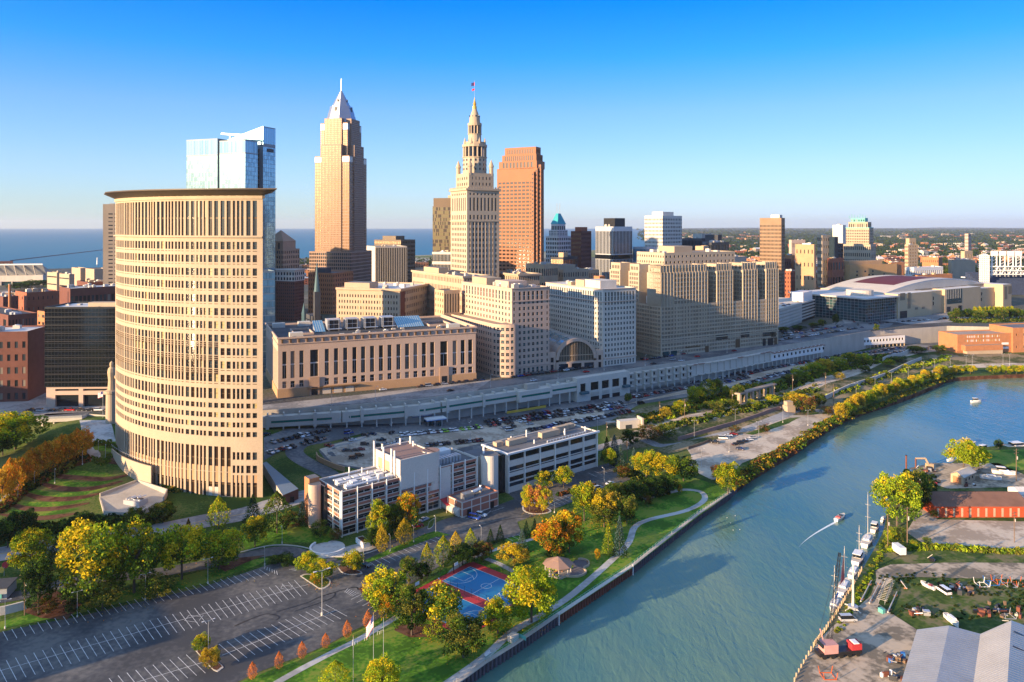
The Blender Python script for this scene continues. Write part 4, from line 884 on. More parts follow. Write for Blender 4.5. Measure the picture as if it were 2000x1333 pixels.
def office_b():
 f=Frm(1066,1178,1242,541,30);z1=ZP(565,541);T=Thing('pale_office','white and pink office with square teal windows, right of the arched station','building',(*f.O,22),ind=100);wr,wl=f.wr,f.wl
 T.frame='metal';pit=(z1-9-28)/11;rows=[(23,26)]+[(28.3+pit*k+.6,28.3+pit*k+.6+pit*.52)for k in range(11)]+[(z1-9,z1-2.6)]
 tier(T,f,0,wr,0,wl,21.5,z1,dict(c=grid(wr,10,.5,1),r=rows),dict(c=[(1,2),(3.2,4.2)][::-1]and grid(wl,24,.5,1.2),r=rows[1:]),None,'pale',g='teal',depth=.4,roof='roof_white')
 slab(T,f,-.35,7.0,-.35,-.01,z1-12 if False else 27.4,28.2,'pinkstone','string_course')
 for zz in(27.4,z1-10,z1-.6):slab(T,f,-.5,wr+.4,-.5,-.01,zz,zz+.6,'pinkstone','string_course');slab(T,f,-.5,-.01,-.01,wl,zz,zz+.6,'pinkstone','string_course')
 slab(T,f,6,wr*.7,wl*.15,wl*.4,z1-.9,z1+5,'pale','penthouse');slab(T,f,8,wr*.55,wl*.45,wl*.6,z1-.9,z1+4,'cream','penthouse#2');clutter(T,f,2,wr-2,3,wl-4,z1-.9,6);T.done();return f
fa,fb=office_a(),office_b()
def station():
 A=fa.pt(fa.wr+.4,1.5);B=fb.pt(-.6,-1.0);d=(B-A);L=d.length;d/=L;n=Vector((d.y,-d.x));f=Frm(990,1010,1030,500,30);f.a=math.atan2(d.y,d.x);f.O=A;f.r=d;f.l=-n
 T=Thing('arched_station','pale stone station hall front with one great glazed arch and a curved blue-grey vault behind','station',(*A,22),ind=40)
 w=T.p('wall');m='pinkstone';c=L/2;r=min(L*.33,13.5);ro=r+2.2;zs=27.5;N=20
 V=lambda u,z,o=0:(*(f.pt(u,o)),z)
 # side pavilions
 for(u0,u1)in((0,c-ro),(c+ro,L)):
  if u1-u0>1:facade(T,line_path(f.pt(u0,0),f.pt(u1,0)),21.5,34.5,grid(u1-u0,1,.42),[(22,26),(27.5,31)],.6,m,'dark');w.face([V(u0,34.5),V(u1,34.5),V(u1,34.5,5),V(u0,34.5,5)],m)
 arc=lambda rr,k:(c-rr*math.cos(math.pi*k/N),zs+1.5+rr*.95*math.sin(math.pi*k/N))
 for k in range(N):
  (ua,za),(ub,zb),(oa,oza),(ob,ozb)=arc(r,k),arc(r,k+1),arc(ro,k),arc(ro,k+1)
  w.face([V(ua,za,-.6),V(oa,oza,-.6),V(ob,ozb,-.6),V(ub,zb,-.6)],m);w.face([V(oa,oza,-.6),V(oa,oza,3),V(ob,ozb,3),V(ob,ozb,-.6)],m);w.face([V(ua,za,-.6),V(ub,zb,-.6),V(ub,zb,1),V(ua,za,1)],m)
  g=T.p('arch_glazing');g.face([V(ua,zs,.8),V(ub,zs,.8),V(ub,zb,.8),V(ua,za,.8)],'g_dark')
 for k in range(1,22):
  u=c-r+2*r*k/22;h=math.sqrt(max(0,r*r-(u-c)**2))*.95;T.p('mullion').prism([f.pt(u-.14,.4),f.pt(u+.14,.4),f.pt(u+.14,.75),f.pt(u-.14,.75)],zs,zs+1.5+h,'cream')
 for zz in(zs-.2,zs+4):T.p('mullion').prism([f.pt(c-r,.3),f.pt(c+r,.3),f.pt(c+r,.75),f.pt(c-r,.75)],zz,zz+.5,'cream')
 facade(T,line_path(f.pt(c-ro,-.6),f.pt(c+ro,-.6)),21.5,zs,grid(2*ro,3,.78,1),[(21.8,26.2)],1.2,m,'dark')
 vb=T.p('vault');D=60
 for k in range(N):
  (oa,oza),(ob,ozb)=arc(ro-.4,k),arc(ro-.4,k+1);q=5
  for j in range(q):
   vb.face([V(oa,oza-.4,3+D*j/q),V(oa,oza-.4,3+D*(j+1)/q-1),V(ob,ozb-.4,3+D*(j+1)/q-1),V(ob,ozb-.4,3+D*j/q)],'g_sky2' if k in(5,6,7,8)else 'metal');vb.face([V(oa,oza-.2,2+D*(j+1)/q),V(oa,oza-.2,3+D*(j+1)/q),V(ob,ozb-.2,3+D*(j+1)/q),V(ob,ozb-.2,2+D*(j+1)/q)],'pale')
 T.done()
station()
# ------------------------------------------------------------------ flat post office block
def post_office():
 f=Frm(513,543,929,443,23.5);f.wl=74;z1=ZP(663,443);wr,wl=f.wr,f.wl
 T=Thing('post_office','long flat pink-stone post office with tall dark window slots and rooftop cooling plant','building',(*f.O,22),ind=100)
 xs=[247,318,395,505,615,695,775,855,930,1008,1085,1160,1237,1312,1385,1458,1530,1630,1725,1795,1860];wd=[37]*21;wd[3]=70;wd[17]=62
 cols=[]
 for x,w in zip(xs,wd):
  e=[]
  for q in(x-w/2,x+w/2):
   kx=(q/4.4425+500-1000)/F;e.append((f.O.x-kx*f.O.y)/(kx*f.r.y-f.r.x))
  cols.append((e[0],e[1]))
 zt,zb=ZP(688,443),27.6
 tier(T,f,0,wr,0,wl,27.2,z1,dict(c=cols,r=[(zb,31.6),(33.3,zt)]),dict(c=grid(wl,14,.42,2),r=[(zb,zt)]),None,'pinkstone','greyroof',1.2,g='dark',depth=.8,roof='roof_dark')if False else None
 T.frame='metal'
 tier(T,f,0,wr,0,wl,27.2,z1,dict(c=cols,r=[(zb,31.6),(33.3,zt)]),dict(c=grid(wl,14,.42,2),r=[(zb,zt)]),None,'pinkstone','roof_dark',1.2,g='std',depth=.8)
 tier(T,f,-.4,wr+.4,-.4,wl,20,27.2,None,None,None,'brick_tan',part='base_course',roofpart='base_ledge',para=.05,roof='brick_tan')
 for(za,zb2,o)in((z1-3.4,z1-2.8,.5),(z1-.1,z1+1.0,.7)):
  for q in((-o,wr+o,-o,-.01),(-o,-.01,-.01,wl),(wr+.01,wr+o,-.01,wl)):slab(T,f,*q,za,zb2,'pinkstone')
 for k in range(26):slab(T,f,wr*(k+.4)/26,wr*(k+.6)/26,-.65,-.02,z1-2.6,z1-.4,'bronze','bracket')
 for k in range(4):slab(T,f,19+7*k,24+7*k,-.55,-.41,22.3,25.8,'pale','loading_door#%d'%k)
 slab(T,f,17,48,-2.2,-.42,26.2,26.6,'bronze','canopy')
 for c in(cols[3],cols[17]):slab(T,f,c[0]-.6,c[1]+.6,-.9,-.42,22,33,'granite','portal#%d'%int(c[0]));slab(T,f,c[0]+.6,c[1]-.6,-.98,-.92,22.2,27,'g_dark','door#%d'%int(c[0]))
 zr=z1-1.2;rr=R
 for k,r0 in enumerate((34,46,58,70)):
  n='cooling_tower#%d'%k;slab(T,f,r0,r0+8.5,30,39,zr+1,zr+7.5,'metal',n)
  for a in(0,1):
   for b2 in(0,1):slab(T,f,r0+.5+a*3.9,r0+4.1+a*3.9,29.8,29.95,zr+1.8+b2*2.8,zr+4.2+b2*2.8,'black',n)
  for a in(1,7.5):slab(T,f,r0+a-.2,r0+a+.2,29.6,30.1,zr,zr+7.5,'metal',n)
  T.p(n).tube((*f.pt(r0,28),zr+1.5),(*f.pt(r0+9,28),zr+1.5),.45,'steel',6)
 b=T.p('skylight')
 for(a0,a1)in((26,32.5),(80.5,99)):
  p=[f.pt(a0,28),f.pt(a1,28),f.pt(a1,42),f.pt(a0,42)];b.face([(*p[0],zr+.3),(*p[1],zr+.3),(*p[2],zr+6),(*p[3],zr+6)],'g_sky2');b.face([(*p[1],zr),(*p[2],zr),(*p[2],zr+6)],'metal');b.face([(*p[0],zr),(*p[0],zr+.3),(*p[3],zr+6),(*p[3],zr)],'metal');b.face([(*p[2],zr),(*p[3],zr),(*p[3],zr+6),(*p[2],zr+6)],'metal')
  for k in range(int((a1-a0)/1.5)):q=a0+1.5*k;b.tube((*f.pt(q,28),zr+.4),(*f.pt(q,42),zr+6.1),.1,'metal',3)
 for(a0,a1,l0,l1)in((12,24,20,44),(102,118,26,46)):
  for q in((a0,a1,l0,l0+.6),(a0,a1,l1-.6,l1),(a0,a0+.6,l0+.6,l1-.6),(a1-.6,a1,l0+.6,l1-.6)):slab(T,f,*q,zr-.1,zr+1.3,'pinkstone','light_well');
  slab(T,f,a0+.6,a1-.6,l0+.6,l1-.6,zr,zr+.08,'black','light_well')
 for(a,l)in((8,10),(3,60),(20,62),(110,9),(95,60)):slab(T,f,a,a+8,l,l+5,zr,zr+3,'concrete_pale','rooftop_hut#%d'%(a+l))
 clutter(T,f,4,wr-4,6,26,zr,14,s=(1.2,3),h=(.6,1.8));T.done()
 W=Thing('post_office_dock','low shaded loading wing along the left side of the pink-stone post office','building',(*f.pt(-2,20),22));slab(W,f,-7,-.5,3,wl,21.5,26.5,'bronze','wall','greyroof');W.done()if False else None
 for o in[W.root]:bpy.data.objects.remove(o)
post_office()
# ------------------------------------------------------------------ stone wings building
def wings_building():
 f=Frm(1177,1291,1506,581,29);T=Thing('stone_wings_building','huge tan stone block with four ribbed wings and deep light courts','building',(*f.O,22),ind=100)
 z1=ZP(519.7,581);zn=62.0;m='limestone';W=131.0;D=67.0;rows0=rowsf(22,zn,12,.62,1,1)
 def pc(L,n):return grid(L,n,0,1.0,[(-.2,.27),(.2,.27)])
 tier(T,f,0,W,0,D,21.5,zn,dict(c=pc(W,44),r=rows0),dict(c=pc(D,20),r=rows0),None,m,'roof_tan',.6,g='dark',depth=.45)
 def wing(r0,r1,l0,l1,fs=True,ls=True,rs=True):
  fr=dict(c=pc(r1-r0,max(2,round((r1-r0)/3.2))),r=rowsf(zn,z1-6,7,.68,.2,.6))if fs else None;lf=dict(c=pc(l1-l0,max(2,round((l1-l0)/3.3))),r=rowsf(zn,z1-6,7,.68,.2,.6))if ls else None
  tier(T,f,r0,r1,l0,l1,zn-.3,z1-6,fr,lf,dict(c=pc(l1-l0,max(2,round((l1-l0)/3.3))),r=rowsf(zn,z1-6,7,.68,.2,.6))if rs else None,m,'roof_tan',.6,g='dark',depth=.45)
  i=1.3;tier(T,f,r0+i,r1-i,l0+i,l1-.1,z1-6.5,z1,dict(c=pc(r1-r0-2*i,max(2,round((r1-r0)/3.4))),r=1,hf=.5)if fs else None,dict(c=pc(l1-l0-i,3),r=1,hf=.5)if ls else None,None,m,'roof_tan',.8,g='dark',depth=.4)
  if fs:
   n=max(2,round((r1-r0)/3.2))
   for k in range(n+1):
    rr=r0+(r1-r0)*k/n;slab(T,f,max(rr-.35,r0-.05),min(rr+.35,r1+.05),l0-.35,l0-.02,40,z1-5.2,m,'buttress#%d'%int(r0));slab(T,f,max(rr-.3,r0+i),min(rr+.3,r1-i),l0+i-.3,l0+i-.02,z1-6,z1+.6,m,'buttress#%d'%int(r0))
 for(a,b2)in((0,49),(59,77),(88.5,105.5),(116,131)):wing(a,b2,0,17,True,True if a!=0 else False,True)
 for(a,b2)in((0,15.3),(27.2,40.8),(52.3,66.8)):wing(0,14,a,b2,a==0 and False,True,False)
 # inner body
 tier(T,f,12,W,17,D,zn-.3,z1-1,S(40,7,.35,.55),None,None,m,'roof_tan',.6,g='dark');tier(T,f,24,104,24,60,z1-1.5,z1+9,S(18,2,.4,.4),S(12,2,.4,.4),None,m,'roof_tan',g='dark');slab(T,f,40,60,30,50,z1+8,z1+14,'cream','penthouse');clutter(T,f,26,108,26,58,z1+8.2,7)
 for zz in(38.5,33.5):slab(T,f,-.5,W+.3,-.5,-.02,zz,zz+.7,m,'string_course');slab(T,f,-.5,-.02,-.02,D,zz,zz+.7,m,'string_course')
 for(a,w,za,zb2,mm)in((58,13,31,35,'g_dark'),(86,10,31,35,'g_dark'),(112,13,30,34,'g_dark'),(122,6,29,33,'g_dark'),(46,4,22,27,'bronze'),(80,5,23,30,'bronze'),(112,3.5,22,28,'black'),(118,3.5,22,28,'black'),(121,3.5,22,28,'black'),(126,3.5,22,28,'bronze'),(2,6,22,26,'g_teal'),(10,6,22,26,'g_teal'),(25,16,27,28,'bronze')):slab(T,f,a,a+w,-.16,-.02,za,zb2,mm,'street_opening#%d'%a)
 b=T.p('roof_letters');rng=random.Random(3)
 for k,r0 in enumerate((2,4.2,6.4,9.6,11.8,15,17.2,19.4,22.6,24.8,28,30.2,32.4,34.6,38,40.2,42.4)):
  pass
 slab(T,f,51,57,8,14,zn-.1,zn+6,'white','water_tank');slab(T,f,107.5,114,6,10,zn-.1,zn+7,'concrete_pale','water_tank#1');slab(T,f,4,9,17,23,zn,zn+6,'white','water_tank#2')
 T.done()
wings_building()
# ------------------------------------------------------------------ right-hand blocks
simple('old_cream_tower','tall old cream stone tower with stepped crown and green roof ornament, near the right',1647,1700,1711,1060,48,478,fr=S(4,7,.4,.5),lf=S(14,8,.5,.55),wall='cream',g='dark',ind=30)
def cream_top():
 f=Frm(1647,1700,1711,1060,48);T=Thing('cream_tower_shaft','upper cream shaft and green-trimmed crown of the old stepped tower','tower',(*f.O,60),ind=80);z=lambda py:ZP(py,1060);wr,wl=f.wr,f.wl
 tier(T,f,.5,wr*.8,2,wl*.9,60,z(446),S(5,14,.45,.5,mt=2),S(13,15,.5,.55,mt=2),None,'cream',g='dark');tier(T,f,1.5,wr*.7,4,wl*.82,z(446)-.5,z(434),S(4,1,.5,.5),S(9,1,.5,.6),None,'cream',roof='tealc')
 tier(T,f,2.5,wr*.6,8,wl*.74,z(434)-.5,z(426),None,S(6,1,.5,.5),None,'tealc',roof='tealc');slab(T,f,.3,wr*.8,1.7,wl*.92,z(446),z(444.6),'tealc')
 for k in range(7):c=f.pt(wr*.3,9+(wl*.6)*k/6);T.p('antenna').tube((*c,z(427)),(*c,z(421-(k%3)*1.5)),.3,'tealc',4)
 T.done()
cream_top()
sm=[('white_slab_tower','plain white slab tower with a single dark stripe, behind the old cream tower',1626,1646,1652,1300,45,440,'white',None,S(1,1,.8,.05)),
 ('white_apartment_tower','slim whitish apartment tower left of the old cream tower',1597,1606,1624,1000,30,460,'cream',S(5,9,.5,.4),S(5,10,.6,.5)),
 ('black_office_tower','black glass office tower touching the left side of the old cream tower',1618,1630,1647,1040,35,476,'roof_dark',S(8,12,.8,.7),S(8,12,.8,.7)),
 ('blue_black_tower','small dark blue slab showing above the black glass office tower',1624,1630,1637,1000,35,463,'g_dkblue',None,None),
 ('grey_brown_block','grey-brown block with few small windows behind the brick warehouses',1553,1590,1593,900,45,478,'brick_tan',None,S(5,5,.25,.3)),
 ('dark_block','dark block with white end strip, below the tan slab tower',1502,1528,1545,1060,40,507,'brick_dark',S(4,5,.5,.5),S(8,6,.6,.5)),
 ('orange_white_block','half orange and half white painted block below the grey-brown one',1530,1548,1552,1080,45,499,'brick_org',None,None),
 ('striped_garage','small grey striped parking structure right of the orange and white block',1552,1564,1584,1070,35,509,'metal',S(1,6,.98,.4),S(1,6,.98,.4)),
 ('brick_block','brown brick warehouse with one sunlit orange corner bay, behind the parking garage',1522,1547,1580,1010,38,530,'brick',S(9,7,.35,.5),S(5,7,.35,.5)),
 ('low_glass_block','low dark glass block with orange end, above the small orange brick block',1578,1600,1610,1080,45,534,'roof_dark',S(4,4,.8,.5),S(7,4,.8,.5)),
 ('orange_brick_block','squat bright orange brick block at the street corner beside the garage',1576,1612,1616,990,46,562,'brick_org',S(2,3,.3,.4),S(7,3,.35,.3)),
 ('teal_striped_block','low pale blue block with a stepped roof between brick buildings',1580,1590,1602,1150,45,517,'metal',S(1,4,.9,.5),S(1,4,.9,.5)),
 ('white_red_block','white and dark red block on the far side of the narrow street',1618,1626,1648,990,30,505,'brick',S(4,3,.5,.5),S(3,3,.5,.5)),
 ('tan_brick_hall','broad windowed orange-tan brick hall in front of the old cream tower',1649,1660,1752,1000,24,518,'tanbrick',None,None),
 ('orange_brick_annex','orange brick annex with pale top band at the right end of the tan hall',1736,1740,1766,1035,24,513,'brick_org',S(3,2,.15,.3),None),
 ('pale_blue_block','low white block with small square windows behind the arena roof',1768,1785,1842,1090,26,523,'whitep',S(14,3,.4,.4),S(5,3,.4,.4)),
 ('red_brick_block','long low red brick block just behind the arena roof',1786,1792,1860,1060,24,538,'brick_org',S(14,2,.4,.4),None),
 ('orange_warehouse','plain orange brick warehouse in the middle distance left of the long white hall',1801,1833,1841,1250,45,503,'brick_org',None,S(8,4,.3,.3)),
 ('white_hall','long low white-roofed hall behind the ballpark',1855,1860,1905,1250,20,508,'cream',None,None),
 ('setback_tower','small stepped yellow-tan tower above the low right district',1768,1774,1793,1500,25,478,'tan',S(6,10,.5,.5),S(3,8,.5,.5)),
 ('narrow_tower','narrow yellow-tan block rising behind the small stepped one',1772,1776,1789,1510,25,466,'tan',S(4,3,.5,.5),None),
 ('distant_tower','lone slim pinkish tower rising from the far right trees',1886,1891,1897,1900,40,457,'pinkstone',S(3,9,.4,.5),S(3,9,.4,.5)),
 ('castle_block','yellow brick block with corner turret near the lone slim pinkish tower',1880,1884,1900,1500,25,491,'tan',S(5,3,.4,.4),None),
 ('pink_school','long low pinkish block amid the trees beside the tan slab tower',1541,1546,1573,2200,20,469,'pinkstone',S(10,2,.4,.4),None)]
mat('tanbrick',(.46,.27,.12),var=.08,sc=.2)
for(n,lb,a,b_,c,Y,ang,ty,w,fr_,lf_)in sm:
 simple(n,lb,a,b_,c,Y,ang,ty,fr=fr_,lf=lf_,wall=w,roof='roof_white' if w in('white','cream','whitep')else 'greyroof',g='dark',ind=24,cl=3 if c-a>20 else 0)
def hall_windows():
 f=Frm(1649,1660,1752,1000,24);T=Thing('window_panel','scattered dark windows and tall top box of the orange-tan brick hall','building',(*f.pt(0,0),60));z=lambda py:ZP(py,1000);L=f.wr
 slab(T,f,2,L*.72,3,20,z(518)-.5,z(511),'brick_tan','upper_box')
 for u,py in((.13,530),(.13,537),(.13,544),(.3,530),(.46,530),(.38,537),(.46,537),(.3,544),(.06,551),(.2,551),(.7,537)):slab(T,f,L*u,L*u+3,-.14,-.03,z(py+3),z(py),'g_dark','window#%d'%(u*100+py*200))
 T.done()
hall_windows()
def arena():
 f=Frm(1650,1691,1962,790,32.5);T=Thing('arena','large tan arena with dark glass corner and curved white roof with maroon panel','arena',(*f.O,22),ind=60);f.wl=95
 z=lambda py:ZP(py,790);z1=z(583);wr=f.wr;g0=58;zb=21.5
 k=dict(wall='g_dkblue',g='teal')
 facade(T,line_path(f.pt(0,0),f.pt(g0,0)),zb,z1-1.5,grid(g0,14,.95),rowsf(zb,z1-1.5,8,.93),.1,'metal','teal','glass_corner')
 facade(T,line_path(f.pt(0,f.wl),f.pt(0,0)),zb,z1-1.5,grid(f.wl,22,.95),rowsf(zb,z1-1.5,8,.93),.1,'metal','teal','glass_corner')
 slab(T,f,-3,g0+1,-3,f.wl,z1-1.5,z1,'pale','glass_hall_roof','roof_white')
 zs=z(573);m='tan2'
 def wall(r0,r1,l0,zt,wins):
  b=T.p('wall');A,B,C,D=f.pt(r0,l0),f.pt(r1,l0),f.pt(r1,f.wl),f.pt(r0,f.wl)
  for p,q in((A,B),(B,C),(C,D),(D,A)):b.face([(*p,zb),(*q,zb),(*q,zt),(*p,zt)],m)
  T.p('roof').mark();T.p('roof').face([(*q,zt)for q in(A,B,C,D)],'roof_white')
  for(a,w,za,h,mm)in wins:slab(T,f,r0+a,r0+a+w,l0-.12,l0-.02,za,za+h,mm,'opening#%d'%(r0+a))
 wall(g0+.1,g0+70,-1.5,z1+1.5,[(4,10,42,8,'tanpanel'),(19,6,32,18,'tanpanel'),(4,14,22,8,'g_dark'),(34,6,30,2.5,'tanpanel'),(48,6,30,2.5,'tanpanel')])
 wall(g0+70,g0+100,3,z1+1,[(10,2,38,4,'g_dark'),(10,2,32,4,'g_dark')])
 wall(g0+100.1,wr-62,-.5,z1+2,[(4,34,32,17,'g_teal'),(6,30,34,1,'metal'),(4,8,23,6,'g_dark'),(30,8,23,6,'g_dark')])
 wall(wr-61.9,wr-22,2,z1-1,[(6,2.5,38,4,'g_dark'),(6,2.5,31,4,'g_dark')]);wall(wr-21.9,wr,-8,z1+3,[(3,7,32,16,'tanpanel'),(13,10,38,10,'tanpanel')])
 for j in range(9):slab(T,f,g0+104+j*3.8,g0+104.5+j*3.8,-.75,-.63,38,49,'metal','curtain_wall_mullion#%d'%j)
 # drum and barrel roof
 wl0,wl1=14,92;r0,r1=22,wr-24;zd=z1+3
 b=T.p('drum');
 for p,q in((f.pt(g0+62,wl0),f.pt(r1,wl0)),(f.pt(r1,wl0),f.pt(r1,wl1)),(f.pt(g0+20,wl1),f.pt(g0+62,wl0))):b.face([(*p,z1-2),(*q,z1-2),(*q,zd),(*p,zd)],m)
 N=18;rf=T.p('barrel_roof');h=12;ax0,ax1=f.pt(r0,52),None
 # barrel: axis runs along l; arch spans r
 def rp(t,l):
  sp=(1-(2*t-1)**2);zz=zd-9*(1-t)**2+h*sp;return(*f.pt(r0+6+(r1-r0-2)*t,l),zz)
 for i in range(N):
  t0,t1=i/N,(i+1)/N
  for j in range(6):
   l0,l1=wl0+(wl1-wl0)*j/6,wl0+(wl1-wl0)*(j+1)/6;mm='maroon_roof' if(.30<(t0+t1)/2<.66 and 1<=j<=4)else 'roof_cream'
   rf.face([rp(t0,l0),rp(t1,l0),rp(t1,l1),rp(t0,l1)],mm)
  a,c=rp(t0,wl0),rp(t1,wl0);rf.face([(a[0],a[1],a[2]-1.6),(c[0],c[1],c[2]-1.6),c,a],'metal');T.p('gable').face([(a[0],a[1],z1-1),(c[0],c[1],z1-1),(c[0],c[1],c[2]-1.6),(a[0],a[1],a[2]-1.6)],'roof_cream')
 c=f.pt(30,26);T.p('round_lobby').cyl(c,14,z1,z1+6,'roof_cream',n=24)
 for r in(46,52):T.p('flag_banner#%d'%r).tube((*f.pt(r,-6),22),(*f.pt(r,-6),40),.25,'pale',5)
 T.done()
mat('tan2',(.50,.37,.22),var=.06,sc=.1);mat('tanpanel',(.22,.17,.11),var=.1);mat('maroon_roof',(.11,.015,.015),var=.08,rough=.7);mat('roof_cream',(.52,.46,.38),var=.08,rough=.7,sc=.05)
arena()
def ballpark():
 Y=1100;x=lambda px:XY(px,Y);z=lambda py:ZP(py,Y);T=Thing('ballpark','ballpark with white steel frame, four tall light towers and dark blue stands, far right','stadium',(x(1950),Y,22))
 for px in(1942,1958,1974,1989):
  b=T.p('light_tower#%d'%px)
  for d in(-3.5,3.5):b.tube((x(px)+d,Y,z(540)),(x(px)+d,Y,z(500)),.9,'whitep',4)
  for py in range(505,540,6):b.tube((x(px)-3.5,Y,z(py)),(x(px)+3.5,Y,z(py-5)),.4,'whitep',3)
  b.box((x(px),Y,z(500)),(9,3,7),'whitep');
 for py,r in((521,1.0),(529,.7),(536,.9)):T.p('steel_truss#%d'%py).tube((x(1925),Y-4,z(py)),(x(2070),Y-4,z(py)),r,'whitep',5)
 for k in range(22):T.p('truss_brace').tube((x(1925+k*7),Y-4,z(521 if k%2 else 536)),(x(1932+k*7),Y-4,z(536 if k%2 else 521)),.45,'whitep',3)
 b=T.p('white_tower')
 for k in range(6):px=1906+k*3.4;b.tube((x(px),Y-10,22),(x(px),Y-10,z(498-(2.5-abs(k-2.5))*1.2)),.8,'whitep',4)
 for py in range(500,560,4):b.box((x(1914.5),Y-9.5,z(py)),(15,1.6,1.5),'whitep')
 b=T.p('stands')
 for k in range(5):b.box((x(1990),Y+5+6*k,22),(120,6,22+2.5*k),'navyseat')
 T.p('roof').box((x(1990),Y+36,45),(120,14,1.5),'whitep');T.p('tan_tower').box((x(1993),Y-60,22),(12,10,42),'tan');T.p('scoreboard').box((x(1979),Y-150,36),(6,1,16),'whitep');T.p('sign_base').box((x(1981),Y-150,26),(8,1.2,9),'court_red');T.p('sign_base').box((x(1980),Y-150,21),(1,1,6),'metal')
 T.done()
mat('navyseat',(.03,.045,.09),var=.4,sc=.4)
ballpark()
def garage():
 f=Frm(1508,1521,1592,728,53);z1=ZP(604,728);T=Thing('parking_garage','pale open-deck parking garage with cars on its roof and a white stair tower','garage',(*f.O,22));wr,wl=f.wr,60
 n=6
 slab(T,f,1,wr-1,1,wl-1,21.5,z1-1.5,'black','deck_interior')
 for k in range(n):
  zz=23.5+(z1-23.5)*(k+.35)/n;slab(T,f,0,wr,0,wl,zz,zz+1.5,'pale','deck_band#%d'%k)
 for k in range(30):r=wr*.62*k/30;slab(T,f,r,r+.9,-.08,.9,22,z1,'pale','column')
 slab(T,f,0,wr,0,wl,z1-1.2,z1-.9,'concrete','roof_deck');slab(T,f,wr*.72,wr,3,16,z1-1,z1+9,'whitep','stair_tower');slab(T,f,wr+.02,wr+.1,4,15,z1,z1+8,'g_teal','stair_tower_glass')
 T.done();return f,z1
GF,GZ1=garage()
# viaduct concourse building
def strip_building():
 A,B=P(1600,690,5.5).xy,Vector((387,731));d=(B-A).normalized();f=Frm(990,1010,1030,500,30);f.O=B;f.r=d;f.l=Vector((-d.y,d.x));L=(B-A).length;f2=f;T=Thing('concourse_building','long low white strip building on columns with a row of square windows','building',(*B,5.5),ind=60)
 zt=17.2;pl=line_path(A,B)
 facade(T,pl,9.6,zt,grid(L,26,.55,1),[(12.6,14.8)],.3,'whitep','dark');b=T.p('wall');A2,B2=A+f.l*12,B+f.l*12
 for p,q in((B,B2),(B2,A2),(A2,A)):b.face([(*p,9.6),(*q,9.6),(*q,zt),(*p,zt)],'whitep')
 b.face([(*p,9.6)for p in(A,A2,B2,B)],'concrete');T.p('roof').mark();T.p('roof').face([(*p,zt)for p in(A,B,B2,A2)],'roof_tan')
 n=22
 for k in range(n+1):p=A+d*(L*k/n)+f.l*.8;T.p('column').box((*p,4.5),(.7,.7,5.1),'cream',math.atan2(d.y,d.x))
 T.p('back_wall').prism([A+f.l*9,B+f.l*9,B+f.l*9.5,A+f.l*9.5],4,9.6,'concrete')
 C=B+f.l*12+d*6;T.p('glass_gable').face([(*B2,6),(*(B2+d*16),6),(*(B2+d*3+f.l*2),20)],'g_teal');T.p('glass_gable').face([(*(B2+f.l*8),6),(*B2,6),(*(B2+d*3+f.l*2),20)],'g_teal');T.done()
strip_building()
# ------------------------------------------------------------------ viaduct edge
VP=SLABF
VL=[0];
for i in range(len(VP)-1):VL.append(VL[-1]+(VP[i+1]-VP[i]).length)
def vpos(u):
 u=max(0,min(u,VL[-1]-1e-3));i=max(j for j in range(len(VL)-1)if VL[j]<=u);d=(VP[i+1]-VP[i]).normalized();return VP[i]+d*(u-VL[i]),Vector((d.y,-d.x)),d
def vu(px):
 for k in range(2000):
  u=VL[-1]*k/2000;p=vpos(u)[0]
  if p.x/p.y*F+1000>=px:return u
 return VL[-1]
def vprism(b,u0,u1,o0,o1,z0,z1,m,step=14):
 n=max(1,int((u1-u0)/step))
 for k in range(n):
  ua,ub=u0+(u1-u0)*k/n,u0+(u1-u0)*(k+1)/n;(p,na,_),(q,nb_,_)=vpos(ua),vpos(ub-.01)
  if(q-p).length<.05:continue
  b.prism([p+na*o1,q+na*o1,q+na*o0,p+na*o0],z0,z1,m,None,True)
